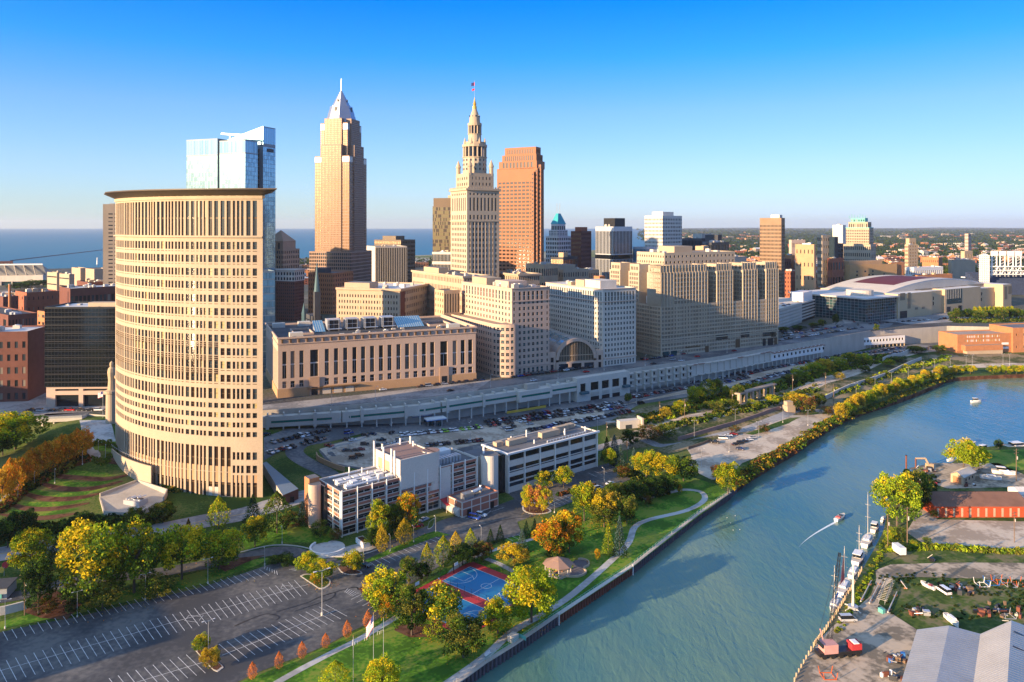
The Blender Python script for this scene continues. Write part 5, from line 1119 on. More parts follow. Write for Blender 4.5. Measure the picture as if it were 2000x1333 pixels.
def viaduct():
 T=Thing('parapet_wall','long low concrete parapet along the raised road above the parking lots','wall',(*VP[0],22));vprism(T.p('wall'),0,vu(1700),-.35,.1,21.9,23.1,'concrete');
 T.done()
 u0,u1=vu(507),vu(1117);T=Thing('parking_deck','long pale concrete deck wall with green glass strip on columns below the raised road','viaduct',(*VP[0],14))
 vprism(T.p('wall'),u0,u1,.3,5.0,14.6,20.4,'concrete_pale');vprism(T.p('glass_strip'),u0+6,u1,5.0,5.06,16.8,18.0,'g_green',14)
 k=u0+4;i=0
 while k<u1:
  p,n,d=vpos(k);a=math.atan2(d.y,d.x);q=p+n*5.1
  if i%3==0:T.p('pilaster').box((*q,13.6),(1.8,.8,7.6),'concrete_pale',a)
  q=p+n*2.6;T.p('fin').box((*q,20.4),(.7,3.6,1.5),'concrete_pale',a)
  for o in(4.2,):q=p+n*o;zg=TZ(*q);T.p('column').box((*q,zg-.5),(.8,.8,15.1-zg),'concrete_pale',a)if zg<14 else None
  k+=8.4;i+=1
 ub=vu(1000);vprism(T.p('bay'),ub,ub+26,5.0,8.0,13.8,20.4,'concrete_pale',30);vprism(T.p('bay_glass'),ub+2,ub+24,8.0,8.06,16.6,17.9,'g_green',30);p,n,d=vpos(ub+12);T.p('roof_hut').box((*(p+n*4),20.4),(9,4,3.5),'concrete',math.atan2(d.y,d.x))
 vprism(T.p('barrier'),ub-8,ub+22,6,6.4,7,9,'paint_y',12);T.done()
 u0,u1=u1,vu(1219);T=Thing('ventilation_building','solid grey concrete block with five tall dark gridded windows set into the viaduct','building',(*vpos(u0)[0],6));p,n,d=vpos(u0);q=vpos(u1)[0];L=(q-p).length
 A,B=p+n*5.5,q+n*5.5;cc=[(L*.06,L*.16),(L*.25,L*.40),(L*.46,L*.60),(L*.66,L*.80),(L*.87,L*.95)]
 facade(T,line_path(A,B),5,22.9,cc,[(13.5,19)],.8,'concrete_pale','dark');b=T.p('wall')
 for s,t in((B,q),(p,A)):b.face([(*s,5),(*t,5),(*t,22.9),(*s,22.9)],'concrete_pale')
 b.face([(*v,22.9)for v in(A,B,q,p)],'concrete_pale');dd=(B-A).normalized();a=math.atan2(dd.y,dd.x)
 for j,c in enumerate(cc[1:4]):m0=A+dd*(sum(c)/2)+n*.1;T.p('door#%d'%j).box((*m0,5.2),(c[1]-c[0],.3,4.2),'black',a);T.p('panel#%d'%j).box((*m0,10),(c[1]-c[0],.2,2.2),'concrete',a)
 for j,c in enumerate((cc[0],cc[4])):m0=A+dd*(sum(c)/2)+n*1.2;T.p('balcony').box((*m0,12.2),(c[1]-c[0]+2,2.6,1.6),'tealspire',a)
 T.done()
 u0,u1=u1,vu(1345);T=Thing('finned_deck','stained concrete deck with three tiers of projecting ledges and small dark openings','viaduct',(*vpos(u0)[0],6));vprism(T.p('wall'),u0,u1,.3,2.2,8.5,20.8,'concrete');k=u0+3
 while k<u1-2:
  p,n,d=vpos(k);a=math.atan2(d.y,d.x)
  for zz in(20.2,15.6,11.2):T.p('ledge#%d'%zz).box((*(p+n*3.2),zz),(4.6,2.6,.6),'concrete_pale',a)
  T.p('pier').box((*(p+n*2.5+d*-1.2),8),(1.4,1.2,12.6),'concrete_pale',a);T.p('opening#%d'%k).box((*(p+n*2.2+d*1.3),17),(1.4,.12,1.8),'g_dark',a);T.p('opening#b%d'%k).box((*(p+n*2.2+d*1.3),12.6),(1.4,.12,1.8),'g_dark',a)
  zg=TZ(*(p+n*2));T.p('column').box((*(p+n*1.8),zg-.4),(.8,.8,8.7-zg+.4),'concrete_pale',a);k+=7.4
 T.done()
 u0,u1=u1,vu(1500);T=Thing('panelled_deck','rust-streaked white wall panels with thin ledges on columns above parked cars','viaduct',(*vpos(u0)[0],6));vprism(T.p('wall'),u0,u1,.3,2.4,12.2,20.4,'concrete_pale');k=u0+2
 while k<u1-2:
  p,n,d=vpos(k);a=math.atan2(d.y,d.x);T.p('ledge#a').box((*(p+n*3.2),20),(5.5,2.2,.5),'roof_brown' if R.random()<.4 else 'concrete_pale',a);T.p('ledge#b').box((*(p+n*3.2),12),(6,2.2,.5),'concrete_pale',a);T.p('pier').box((*(p+n*2.5+d*3),12),(.5,.5,8.2),'concrete',a);zg=TZ(*(p+n*2));T.p('column').box((*(p+n*3.4),zg-.4),(.7,.7,12-zg+.4),'concrete_pale',a);k+=7.8
 T.done()
 u0,u1=u1,vu(1602);T=Thing('windowed_deck','white deck wall with square dark windows and rusty roof brackets, joining the strip building','viaduct',(*vpos(u0)[0],6));vprism(T.p('wall'),u0,u1,.3,3.0,12.0,18.6,'whitep');k=u0+2
 while k<u1-2:
  p,n,d=vpos(k);a=math.atan2(d.y,d.x);T.p('bracket').box((*(p+n*4),18.6),(2.6,3.6,.6),'roof_brown',a);T.p('window#%d'%k).box((*(p+n*3.02+d*2.6),14.4),(2,.1,2.2),'g_dark',a);zg=TZ(*(p+n*2));T.p('column').box((*(p+n*2.6),zg-.4),(.6,.6,12-zg+.4),'concrete_pale',a);k+=6
 T.done()
gl('g_green',(.02,.13,.10),.2)
viaduct()
def right_brick():
 f=Frm(1866,1870,1975,696,10);z=lambda py:ZP(py,696);T=Thing('brick_factory','long orange brick factory with three rows of pale boarded windows by the river road','building',(*f.O,5.5),ind=70);wr=f.wr;rr=[(z(692),z(687)),(z(677),z(672.5)),(z(669),z(664.5)),(z(661),z(656.5))][1:]
 tier(T,f,0,wr,0,24,4,z(654),dict(c=grid(wr-4,20,.72,8),r=sorted(rr[1:])),None,None,'brick_org',g='whitewin',roof='roof_tan');tier(T,f,wr,wr+40,-2,26,4,z(643),S(5,2,.15,.2),None,None,'brick_org',g='dark');slab(T,f,wr+12,wr+40,-2.3,-2.02,8,z(646),'cream','pale_panel');slab(T,f,6,wr*.76,-5,-.03,4,8,'cream','plinth');slab(T,f,4,wr*.76,-5.3,-.02,8.01,13,'brick_org','annex','roof_tan')
 slab(T,f,wr*.8,wr*.95,-.1,-.02,8,10,'whitep','boarded_window');slab(T,f,wr*.82,wr*.95,-.1,-.02,12,14,'whitep','boarded_window');T.done()
right_brick()
# ------------------------------------------------------------------ far-left blocks
def black_glass():
 Y=420.6;f=Frm(86,87,245,Y,2);z=lambda py:ZP(py,Y);T=Thing('black_glass_block','black glass office box on a pale stone base, left of the curved tower','building',(*f.O,22),ind=100);wr=f.wr
 tier(T,f,0,wr,0,30,33.4,z(600),dict(c=grid(wr,24,.93),r=rowsf(33.4,z(600),20,.9,.3,.9)),dict(c=grid(30,14,.93),r=rowsf(33.4,z(600),20,.9,.3,.9)),None,'g_frame',g='black',depth=.12,roof='roof_white')
 for k in range(9):slab(T,f,-.0,wr,-.1,-.02,36+4.6*k,36.5+4.6*k,'black','dark_band#%d'%k)
 facade(T,line_path(f.pt(.6,.6),f.pt(wr,.6)),21.5,33.4,[(5,18),(20.5,36),(38.5,54)],[(22,28.8),(31,32.2)],1.4,'pinkstone','dark','stone_base');T.p('stone_base').face([(*f.pt(.6,30),21.5),(*f.pt(.6,.6),21.5),(*f.pt(.6,.6),33.4),(*f.pt(.6,30),33.4)],'pinkstone')
 slab(T,f,20,38,8,14,z(600)-.9,z(600)+1.6,'cream','penthouse');slab(T,f,40,48,4,12,z(600)-.9,z(600)+4,'cream','penthouse');clutter(T,f,2,wr-2,3,25,z(600)-.9,6,s=(1,3),h=(.5,1.5));T.done()
mat('g_frame',(.014,.017,.021),rough=.4,var=0)
black_glass()
bl=[('brick_warehouse','red brick warehouse coloured dark for shade, at the left edge beside the black glass box',-90,-80,54,430,8,650,'brick_dark',S(9,5,.42,.5,mt=4),None,5,'roof_white'),  # shade on the warehouse front is put into the darker brick colour
 ('orange_brick_block','sunlit orange apartment block squeezed between the warehouse and black glass box',54,73,110,455,56,656,'brick_org',S(4,4,.4,.4),S(5,5,.5,.35),0,'roof_brown'),
 ('orange_brick_tower','narrow sunlit orange brick wing directly behind the black glass box',73,88,150,480,56,609,'brick_org',S(4,10,.4,.4),S(2,10,.55,.4),0,'greyroof'),
 ('red_brick_row','low red brick row with a cluttered flat roof behind the left warehouse',-60,16,74,560,52,616,'brick_dark',S(9,3,.4,.5),S(6,3,.4,.5),6,'roof_dark'),
 ('stepped_brick_block','stepped brick block with one sunlit orange end wall, far left',30,52,116,700,50,572,'brick',S(7,4,.2,.3),S(4,4,.3,.3),6,'roof_dark'),
 ('long_brick_loft','long brown brick loft building with a plain orange end wall behind the black box',116,137,262,640,46,564,'brick_dark',S(16,4,.7,.5,mt=4),None,9,'roof_white'),
 ('dark_brick_block','dark brick block with chimney stack at the left edge',-40,6,36,640,50,580,'brick_dark',S(5,4,.3,.3),None,4,'roof_white'),
 ('beige_wing','beige ribbed court wing, leftmost of the two beside the stadium',92,111,118,900,55,533,'cream',None,S(1,5,.96,.16),2,'greyroof'),
 ('beige_wing','beige ribbed court wing, right one of the two beside the stadium',116,135,142,880,55,536,'cream',None,S(1,5,.96,.16),3,'greyroof'),
 ('beige_block','plain beige windowless block with pink roof edge, left one by the shore',140,157,170,1000,50,524,'cream',None,None,0,'roof_tan'),
 ('beige_block','plain beige windowless block with pink roof edge, next to the beige tower',167,184,215,980,50,526,'cream',None,None,0,'roof_tan'),
 ('brown_low_block','low brown building with round rooftop plant above the brick loft',150,172,240,760,46,552,'brick_dark',None,None,8,'roof_dark'),
 ('beige_court_tower','tall beige tower with a ribbed window strip, half hidden by the curved tower',199,201,250,760,22,399,'cream',dict(c=[(5,9),(10.5,14.5)],r=[(22+3.9*k+1.2,22+3.9*k+2.4)for k in range(30)]),None,2,'greyroof'),
 ('shore_pavilion','dark red flat-roofed pavilion above the stadium rim',-40,-30,24,1900,30,512,'brick',S(8,1,.5,.4),None,0,'greyroof')]
for(n,lb,a,b_,c,Y,ang,ty,w,fr_,lf_,cl_,rf_)in bl:
 simple(n,lb,a,b_,c,Y,ang,ty,zb=22,fr=fr_,lf=lf_,wall=w,roof=rf_,g='std',ind=40,cl=cl_,depth=.25)
def stadium():
 Y=1250;f=Frm(-310,-290,90,Y,8);T=Thing('football_stadium','grey football stadium with slanted upper stand and white ribs beside the lake','stadium',(XY(60,Y),Y,22));z=lambda py:ZP(py,Y);L=f.wr
 b=T.p('upper_stand');zA,zB=z(541),z(520);n=14
 for k in range(n):
  a,c=L*.3+L*.7*k/n,L*.3+L*.7*(k+1)/n;o=0
  b.face([(*f.pt(a,2),zA),(*f.pt(c,2),zA),(*f.pt(c,-12),zB),(*f.pt(a,-12),zB)],'metal');b.face([(*f.pt(a,-12),zB),(*f.pt(c,-12),zB),(*f.pt(c,22),zA+4),(*f.pt(a,22),zA+4)],'concrete');T.p('rib#%d'%k).tube((*f.pt(a,-1),zA-6),(*f.pt(a,-12.5),zB+1),1.0,'pale',4)
 T.p('rim').prism([f.pt(L*.3,-13),f.pt(L,-13),f.pt(L,-11),f.pt(L*.3,-11)],zB,zB+2.5,'whitep');T.p('end_wall').face([(*f.pt(L,2),zA),(*f.pt(L,22),zA+4),(*f.pt(L,-12),zB)],'concrete')
 slab(T,f,L*.3,L-14,-6,30,z(553),z(541),'pale','concourse');slab(T,f,L*.3,L-2,-3,26,21,z(553),'g_teal','glass_base');slab(T,f,L-16,L-2,-7,-3,21,z(540),'pale','pier_tower')
 for k in range(12):slab(T,f,L*.3+L*.7*k/12,L*.3+L*.7*k/12+1.6,-5.2,-3.1,21,z(548),'pale','column')
 T.done()
stadium()
T=Thing('breakwater','long dark stone breakwater lying across the lake','breakwater',(-1500,3000,0));a_,b__=P(20,509.5,1).xy,P(215,505,1).xy;T.p('wall').prism([a_,b__*1.4,b__*1.4+Vector((0,14)),a_+Vector((0,14))],-2,2.6,'roof_dark');T.p('lighthouse').cyl(P(190,516,1).xy,2.5,0,22,'whitep',1.2);T.done()
T=Thing('smokestack','thin brick smokestack among the dark brick blocks at the left edge','chimney',(XY(19,620),620,22));T.p('stack').cyl((XY(19,620),620),1.3,22,ZP(556,620),'brick_org',1.0);T.p('cap').cyl((XY(19,620),620),1.2,ZP(556,620),ZP(555,620),'cream');T.done()
# street bridge left of the plaza
T=Thing('street_bridge','short concrete street bridge on thin piers left of the plaza','bridge',(*P(120,812,21).xy,21));A,B=P(70,822,21.5).xy,P(160,818,21.5).xy;d_=(B-A).normalized();n_=Vector((-d_.y,d_.x))
T.p('deck').prism([A,B,B+n_*12,A+n_*12],20.3,22.1,'concrete_pale','asphalt_old');T.p('railing').prism([A,B,B+n_*.3,A+n_*.3],22.1,23.2,'metal')
for k in range(4):q=A+d_*((B-A).length*(k+.5)/4)+n_*1;T.p('pier').box((*q,10),(.7,.7,10.3),'concrete_pale');
T.done()
# unseen blocks added beyond the left edge to shade the garden and car park
for(n,lb,cx,cy,w,d,h,m)in(('shade_block','brown brick block added beyond the left edge to cast shade, nearest the car park',-268,122,52,34,39,'brick'),('shade_block','tan block added beyond the left edge to cast shade, middle one',-312,176,46,40,54,'tan'),('shade_block','grey block added beyond the left edge to cast shade, farthest from the car park',-362,246,40,46,68,'concrete'),('shade_block','long cream block added beyond the left edge to cast shade, beside the upper street',-430,316,50,50,64,'cream')):
 f=Frm(990,1010,1030,500,30);f.a=.6;f.O=Vector((cx,cy));f.r=Vector((math.cos(.6),math.sin(.6)));f.l=Vector((-math.sin(.6),math.cos(.6)));T=Thing(n,lb,'building',(cx,cy,3),'added shade blocks',20);tier(T,f,-w/2,w/2,-d/2,d/2,2,h,S(9,9,.4,.5),None,S(7,9,.4,.5),m);clutter(T,f,-w/2+3,w/2-3,-d/2+3,d/2-3,h-.9,4);T.done()
# ------------------------------------------------------------------ laboratory complex in front
def lab():
 f=Frm(635,666,933,289.5,40);T=Thing('research_building','white and brick four-storey research building with big windowless rooftop box, nearer of the two','building',(*f.O,3),ind=60);T.frame='metal'
 z0,z1=2.5,21.0;wr,D=f.wr,20;rows=[(4.0,7.0)]+[(8.6+3.35*k,10.3+3.35*k)for k in range(4)];bays=[];u=.8
 while u+5.9<wr:bays.append((u,u+5.7));u+=6.6
 tier(T,f,0,wr,0,D,z0,z1,dict(c=bays,r=rows),dict(c=grid(D,3,.8,.8),r=rows),None,'white','greyroof',.7,g='dark',depth=.5)
 b=T.p('brick_spandrel')
 for(a,c)in bays:
  for(ra,rb)in rows[1:]+[(21,22)]:slab(T,f,a,c,-.07,-.01,ra-1.15,ra-.12,'brickp','brick_spandrel')
 for(a,c)in grid(D,3,.8,.8):
  for(ra,rb)in rows[1:]+[(21,22)]:slab(T,f,-.07,-.01,a,c,ra-1.15,ra-.12,'brickp','brick_spandrel')
 for u in[0.2]+[c+.45 for a,c in bays]:T.p('vent_pipe').tube((*f.pt(u,-.45),3),(*f.pt(u,-.45),z1+.8),.28,'whitep',6)
 # rooftop box with rounded end and lower bay
 r0,r1=26.4,44.0;zt=28.2
 tier(T,f,r0,r1,-.6,21,z1-5.2,zt,None,None,None,'white','roof_brown',.4,part='plant_box',roofpart='plant_roof');c=f.pt(r1,3.2);T.p('round_stair').cyl(c,3.8,12,zt,'white',n=28,top='roof_brown')
 slab(T,f,r0-.16,r0-.02,8,17,21.2,25.5,'tan','panel')
 for(rr,ll)in((r0-.5,3),(r0-.5,5.5),(r0-.5,12),(r0-.5,20),(r0+3,19),(r1-5,20),(r1-2,14),(r1-1,18)):c=f.pt(rr,ll);T.p('chimney').cyl(c,.42,z1-.5,zt+R.uniform(1.5,4),'whitep',n=8,top='black')
 # lift block and end round tower
 slab(T,f,47,52,-.35,-.02,4,z1-.5,'white','lift_panel');c=f.pt(wr-1.5,1.5);T.p('round_stair').cyl(c,4.2,2.5,23.6,'white',n=28,top='greyroof')if False else None
 # ducts and units on the low roof
 for k in range(7):slab(T,f,4+k*3.1,6.4+k*3.1,3+(k%3),5.5+(k%2)*1.5,z1-.7,z1+.9+.5*(k%2),'whitep','rooftop_unit#d%d'%k)
 for k in range(6):slab(T,f,3+k*3.6,5.6+k*3.6,9,11.2,z1-.7,z1+1.2,'whitep','rooftop_unit#e%d'%k)
 for l in(2.2,7.8,12.6,16.5):T.p('rooftop_pipe').tube((*f.pt(3,l),z1+.7),(*f.pt(25,l),z1+.7),.34,'whitep',7)
 for k in range(10):c=f.pt(R.uniform(2,25),R.uniform(2,18));T.p('vent_pipe').cyl(c,.3,z1-.7,z1+R.uniform(1,3),'whitep',n=7)
 for k in range(9):slab(T,f,46+k*1.7,47.2+k*1.7,4,8,z1-.7,z1+1.8,'metal','rooftop_unit#f%d'%k)
 slab(T,f,48,60,11,16,z1-.7,z1+2.6,'whitep','rooftop_unit#g')
 for(rr,ll)in((.3,4),):pass
 T.done()
 # glazed link, brick round tower
 T=Thing('brick_stair_tower','tall pale-brick round-fronted stair tower at the left end of the research building','tower',(*f.pt(-3,14),3));c=f.pt(-4.2,14.5)
 T.p('round_shaft').cyl(c,2.5,2.5,21.6,'pinkstone',n=26,top='greyroof');slab(T,f,-6.0,-1.6,15.5,20,2.5,23.4,'brick_org','brick_shaft','greyroof');slab(T,f,-1.4,-.02,11.5,19,2.5,20.4,'g_mid','glazed_link');T.done()
 # second block
 f=Frm(968,992,1167,337.9,39.5);z1=21.3;wr=f.wr;D=19;T=Thing('laboratory_building','white three-storey laboratory with long dark window bands and rooftop units, farther of the two','building',(*f.O,3),ind=60);T.frame=None
 bays=grid(wr,6,.93,.5);rows=[(5.6,7.4),(7.9,10.2),(12.0,12.6),(12.9,14.8),(17.6,20.4)]
 tier(T,f,0,wr,0,D,2.5,z1,dict(c=bays,r=rows),dict(c=[(1,5)],r=[(12.4,14.6),(17.8,20.2)]),None,'white','greyroof',.5,g='dark',depth=.5)
 slab(T,f,-.9,wr+.8,-.9,-.02,z1-.7,z1+.1,'whitep','eaves');slab(T,f,-.9,-.02,-.02,D,z1-.7,z1+.1,'whitep','eaves')
 for k in range(7):T.p('post').tube((*f.pt(.4+(wr-.8)*k/6,-.35),3),(*f.pt(.4+(wr-.8)*k/6,-.35),z1-.7),.22,'whitep',6)
 for(a,c,l0,l1,h)in((8,19,9,11.5,2),(28,40,8,11,2.4),(41,50,12,14.5,2),(51,55,13,16,1.6),(3,7,12,15,1.5),(12,15,13,15,1.5)):slab(T,f,a,c,l0,l1,z1-.4,z1+h,'cream','rooftop_unit#%d'%a)
 for k in range(8):c=f.pt(R.uniform(2,wr-3),R.uniform(3,16));T.p('vent_pipe').cyl(c,.35,z1-.4,z1+R.uniform(1,3.5),'whitep',n=7)
 for k in range(14):c=f.pt(26+2*k,2);T.p('post').cyl(c,.2,z1-.4,z1+.6,'whitep',n=5)
 T.p('rooftop_pipe').tube((*f.pt(26,2),z1+.5),(*f.pt(53,2),z1+.5),.16,'whitep',5);T.done()
 T=Thing('link_tower','round white windowless stair tower between the two laboratory blocks','tower',(*f.pt(-8,2),3));c=f.pt(-8.5,2.8);T.p('shaft').cyl(c,4.0,2.5,22.2,'white',n=30,top='greyroof');slab(T,f,-4.4,-.02,2,14,2.5,20.5,'g_dark','glazed_link');slab(T,f,-13,-4.6,6.5,16,2.5,20.8,'white','rear_block','greyroof');T.p('chimney').cyl(f.pt(-10,5),.5,20,25,'whitep',n=8);T.done()
 f=Frm(874,903,973,309.8,42);T=Thing('brick_annex','low brick annex with white frame grid before the research building','building',(*f.O,3),ind=20);wr,wl=f.wr,f.wl;z1=9.6;tier(T,f,0,wr,0,wl,2.5,z1,None,None,None,'brickp','greyroof',.5)
 for k in range(5):slab(T,f,wr*k/4-.25 if k else 0,wr*k/4+.25 if k<4 else wr,-.09,-.02,3,z1,'white','frame_post#%d'%k)
 for zz in(3,6.2,z1-.5):slab(T,f,0,wr,-.07,-.015,zz,zz+.45,'white','frame_rail#%d'%zz);slab(T,f,-.07,-.015,0,wl,zz,zz+.45,'white','frame_rail#l%d'%zz)
 for k in range(3):slab(T,f,-.09,-.02,wl*k/2*.95,wl*k/2*.95+.45,3,z1,'white','frame_post#l%d'%k)
 slab(T,f,2.5,4.6,-.14,-.1,3,5.8,'black','door#1');slab(T,f,wr-4.5,wr-2.5,-.14,-.1,3,5.8,'black','door#2');slab(T,f,3,8,2,5,z1-.5,z1+1.8,'steel','rooftop_unit#1');T.p('rooftop_pipe').tube((*f.pt(8,3.5),z1+1.2),(*f.pt(14,5),z1+1.2),.8,'steel',8);T.p('rooftop_pipe').tube((*f.pt(14,5),z1-.4),(*f.pt(14,5),z1+2.6),.6,'steel',8);T.done()
 T=Thing('storage_tank','long white horizontal storage tank beside the brick annex','tank',(*TP(886,1008),));a,c=TP(866,990),TP(898,1010);T.p('tank').tube((a.x,a.y,4.6),(c.x,c.y,4.6),1.6,'concrete_pale',14)
 for t in(.2,.8):q=a.lerp(c,t);T.p('saddle#%d'%(t*10)).box((q.x,q.y,3),(1,2.4,1),'concrete')
 T.done()
 T=Thing('entrance_canopy','dark red lean-to canopy over the research building side entrance','canopy',(*TP(845,995),));q=TP(843,996);f=Frm(635,666,933,289.5,40);u=46;T.p('roof').face([(*f.pt(u,-6),6.2),(*f.pt(u+9,-6),6.2),(*f.pt(u+9,-.6),7.6),(*f.pt(u,-.6),7.6)],'court_red')
 for du in(0,4.5,9):T.p('post').tube((*f.pt(u+du,-5.8),3),(*f.pt(u+du,-5.8),6.2),.12,'pale',5)
 T.done()
mat('brickp',(.36,.15,.10),var=.12,sc=.4)
lab()
# entrance plaza
def plaza():
 pl=[TP(x,y).xy for x,y in[(596,1076),(604,1070),(640,1062),(690,1052),(735,1070),(700,1080),(650,1090),(620,1090)]];sheet('entrance_plaza',smooth(pl+[pl[0]],2)[:-1],3.0,'paving',999,.14)
 T=Thing('planter_wall','curved white seat wall enclosing the round entrance terrace','wall',(*TP(640,1075),));c=TP(641,1071);b=T.p('wall');n=16;T.p('terrace').cyl((c.x,c.y),6.2,2.9,3.5,'paving',n=24)
 for k in range(n):a0,a1=math.radians(150+200*k/n),math.radians(150+200*(k+1)/n);b.prism([(c.x+6.2*math.cos(a0),c.y+6.2*math.sin(a0)),(c.x+6.2*math.cos(a1),c.y+6.2*math.sin(a1)),(c.x+6.9*math.cos(a1),c.y+6.9*math.sin(a1)),(c.x+6.9*math.cos(a0),c.y+6.9*math.sin(a0))],2.9,4.2,'whitep')
 T.done()
 T=Thing('concrete_planter','white boxy concrete planter at the research building door','planter',(*TP(710,1062),));q=TP(709,1064);T.p('box').box((q.x,q.y,3),(3,6.5,2.0),'whitep',.65);T.p('soil').box((q.x,q.y,5.0),(2.2,5.5,.12),'mulch',.65);T.done()
plaza()
# ------------------------------------------------------------------ sheet pile river wall with railing
def pile_wall():
 T=Thing('sheet_pile_wall','corrugated purple-grey steel river wall with pale railing and one rusty red stretch','river wall',(*bw[2],0));pts=[Vector(p)for p in bw];
 for i in range(len(pts)-1):
  a,c=pts[i],pts[i+1];d=(c-a);L=d.length;d/=L;n=Vector((d.y,-d.x));px=(a.x/a.y*F+1000);rust=1080<px<1228;m='rust' if rust else 'sheet';k=max(2,int(L/1.5));b=T.p('rusty_panel' if rust else 'panel#%d'%i)
  for j in range(k):
   u0,s=L*j/k,L/k;o=[n*.15,n*.15,n*.75,n*.75,n*.15];us=[0,.3,.42,.86,1]
   for q in range(4):
    p0,p1=a+d*(u0+s*us[q])+o[q],a+d*(u0+s*us[q+1])+o[q+1];b.face([(*p0,-2),(*p1,-2),(*p1,2.95),(*p0,2.95)],m)
  T.p('cap#%d'%i).prism([a-n*.4,c-n*.4,c+n*.95,a+n*.95],2.95,3.2,'concrete' if not rust else 'concrete_pale')
  r=T.p('railing#%d'%i)
  for zz in(3.75,4.3):r.tube((*(a+n*.2),zz),(*(c+n*.2),zz),.05,'tealc' if i>1 else 'pale',4)
  for j in range(int(L/2.5)+1):p=a+d*min(j*2.5,L)+n*.2;r.tube((*p,3.2),(*p,4.3),.05,'pale',4)
  if 1060<px<1240:T.p('marker#%d'%i).tube((*(a+n*.9),-1),(*(a+n*.9),4),.18,'whitep',6)
 T.done()
pile_wall()
def gazebo():
 c=TP(1090,1118);T=Thing('gazebo','octagonal park gazebo with a pink-brown shingled roof beside the curvy patio','gazebo',tuple(c));r=5.4;z=c.z;T.p('floor').cyl(c,4.9,z,z+.25,'paving',n=8)
 T.p('roof').lathe(c,[(r,z+3.0),(r+.1,z+3.15),(2.0,z+4.6),(2.0,z+4.7),(.05,z+5.5)],'gaz_roof',8)
 for k in range(8):a=math.pi/4*k;T.p('post').tube((c.x+4.5*math.cos(a),c.y+4.5*math.sin(a),z),(c.x+4.5*math.cos(a),c.y+4.5*math.sin(a),z+3.1),.16,'pale',6)
 T.p('bench').box((c.x,c.y,z+.25),(3,1,.5),'brick_org');T.done()
 pl=smooth([TP(x,y).xy for x,y in[(1080,1128),(1085,1122),(1110,1115),(1120,1108),(1118,1098),(1135,1094),(1148,1098),(1150,1106),(1140,1112),(1145,1120),(1130,1128),(1105,1128),(1095,1132),(1080,1128)]],3)[:-1];sheet('patio',pl,3,'gaz_patio',999,.16)
 T=Thing('patio_wall','wavy low cream wall around the dark patio beside the gazebo','wall',(*pl[0],3));b=T.p('wall')
 for i in range(len(pl)):
  if 6<i<14:continue
  p,q=pl[i],pl[(i+1)%len(pl)];d=(q-p).normalized();n=Vector((-d.y,d.x))*.22;b.prism([p-n,q-n,q+n,p+n],3,3.75,'cream')
 T.done()
mat('gaz_roof',(.29,.18,.13),var=.12,sc=.5);mat('gaz_patio',(.13,.115,.12),var=.2)
gazebo()
# ------------------------------------------------------------------ fences, hoops, lamp posts, poles
def fence(name,label,pts,h,m='black',step=3.0,mesh=True,zf=None,rails=3):
 T=Thing(name,label,'fence',(*pts[0],3));zf=zf or TZ
 for i in range(len(pts)-1):
  a,c=Vector(pts[i]),Vector(pts[i+1]);L=(c-a).length;n=max(1,int(L/step))
  for k in range(n+1):p=a.lerp(c,k/n);z=zf(*p);T.p('post').tube((*p,z),(*p,z+h),.06,m,4)
  for r in range(rails):
   hh=h*(.08+.9*r/(rails-1))if rails>1 else h
   for k in range(n):p,q=a.lerp(c,k/n),a.lerp(c,(k+1)/n);T.p('rail#%d'%r).tube((*p,zf(*p)+hh),(*q,zf(*q)+hh),.03,m,3)
 T.done()
fence('court_fence','black chain-link fence round and between the two ball courts',[C2(0,0),C2(0,33),C2(38,33),C2(38,0),C2(0,0)],3.2,rails=4);fence('court_divider_fence','black chain-link divider standing between the two ball courts',[C2(19.5,2),C2(19.5,31)],3.0,rails=4)
def hoop(u,v,s,lb):
 p=C2(u,v);T=Thing('basketball_hoop',lb,'basketball hoop',(*p,3));T.p('pole').tube((*p,3),(*p,6.4),.12,'black',6);q=p+cv*s*1.2;T.p('arm').tube((*p,6.2),(*q,6.3),.08,'black',4);a=math.atan2(cv.y,cv.x);T.p('backboard').box((*q,5.9),(.06,1.8,1.1),'whitep',a);e=q+cv*s*.4
 for k in range(8):T.p('rim').tube((e.x+.25*math.cos(k*.785),e.y+.25*math.sin(k*.785),6.05),(e.x+.25*math.cos(k*.785+.785),e.y+.25*math.sin(k*.785+.785),6.05),.03,'paint_y',3)
 T.done()
hoop(10.5,1.2,1,'basketball hoop at the upper end of the far blue court');hoop(29,1.2,1,'basketball hoop at the upper end of the near blue court')
hoop(10.5,31.8,-1,'basketball hoop at the lower end of the far blue court');hoop(29,31.8,-1,'basketball hoop at the lower end of the near blue court')
def lamp_proto(h,heads,m='metal'):
 T=Thing('street_lamp','x','street lamp',(0,0,0));T.p('base').cyl((0,0),.26,-.2,.7,'concrete_pale',n=8);T.p('pole').tube((0,0,.5),(0,0,h),.09,m,6,.055)
 for a in heads:
  d=Vector((math.cos(a),math.sin(a)));T.p('arm').tube((0,0,h-.2),(*(d*1.3),h+.1),.06,m,4);T.p('lamp_head#%d'%int(a*10)).box((*(d*1.5),h-.05),(.62,.28,.14),'whitep',a)
 T.done()
 ar=[o for o in T.root.children if o.name.startswith('arm')]
 for o in list(T.root.children):
  if o.name.startswith('lamp_head'):o.parent=ar[0]
 return T.root
lp1=lamp_proto(9.5,[0,math.pi]);lp2=lamp_proto(6.0,[0]);first={id(lp1):1,id(lp2):1}
def lamp(px,py,proto,lb,grp='lamps',z=None,rz=0,s=1.0):
 p=TP(px,py)if z is None else P(px,py,z)
 if first.pop(id(proto),None):o=proto
 else:o=copy_tree(proto)
 o.location=p;o.rotation_euler=(0,0,rz);o.scale=(s,s,s);tag(o,lb,None,grp)
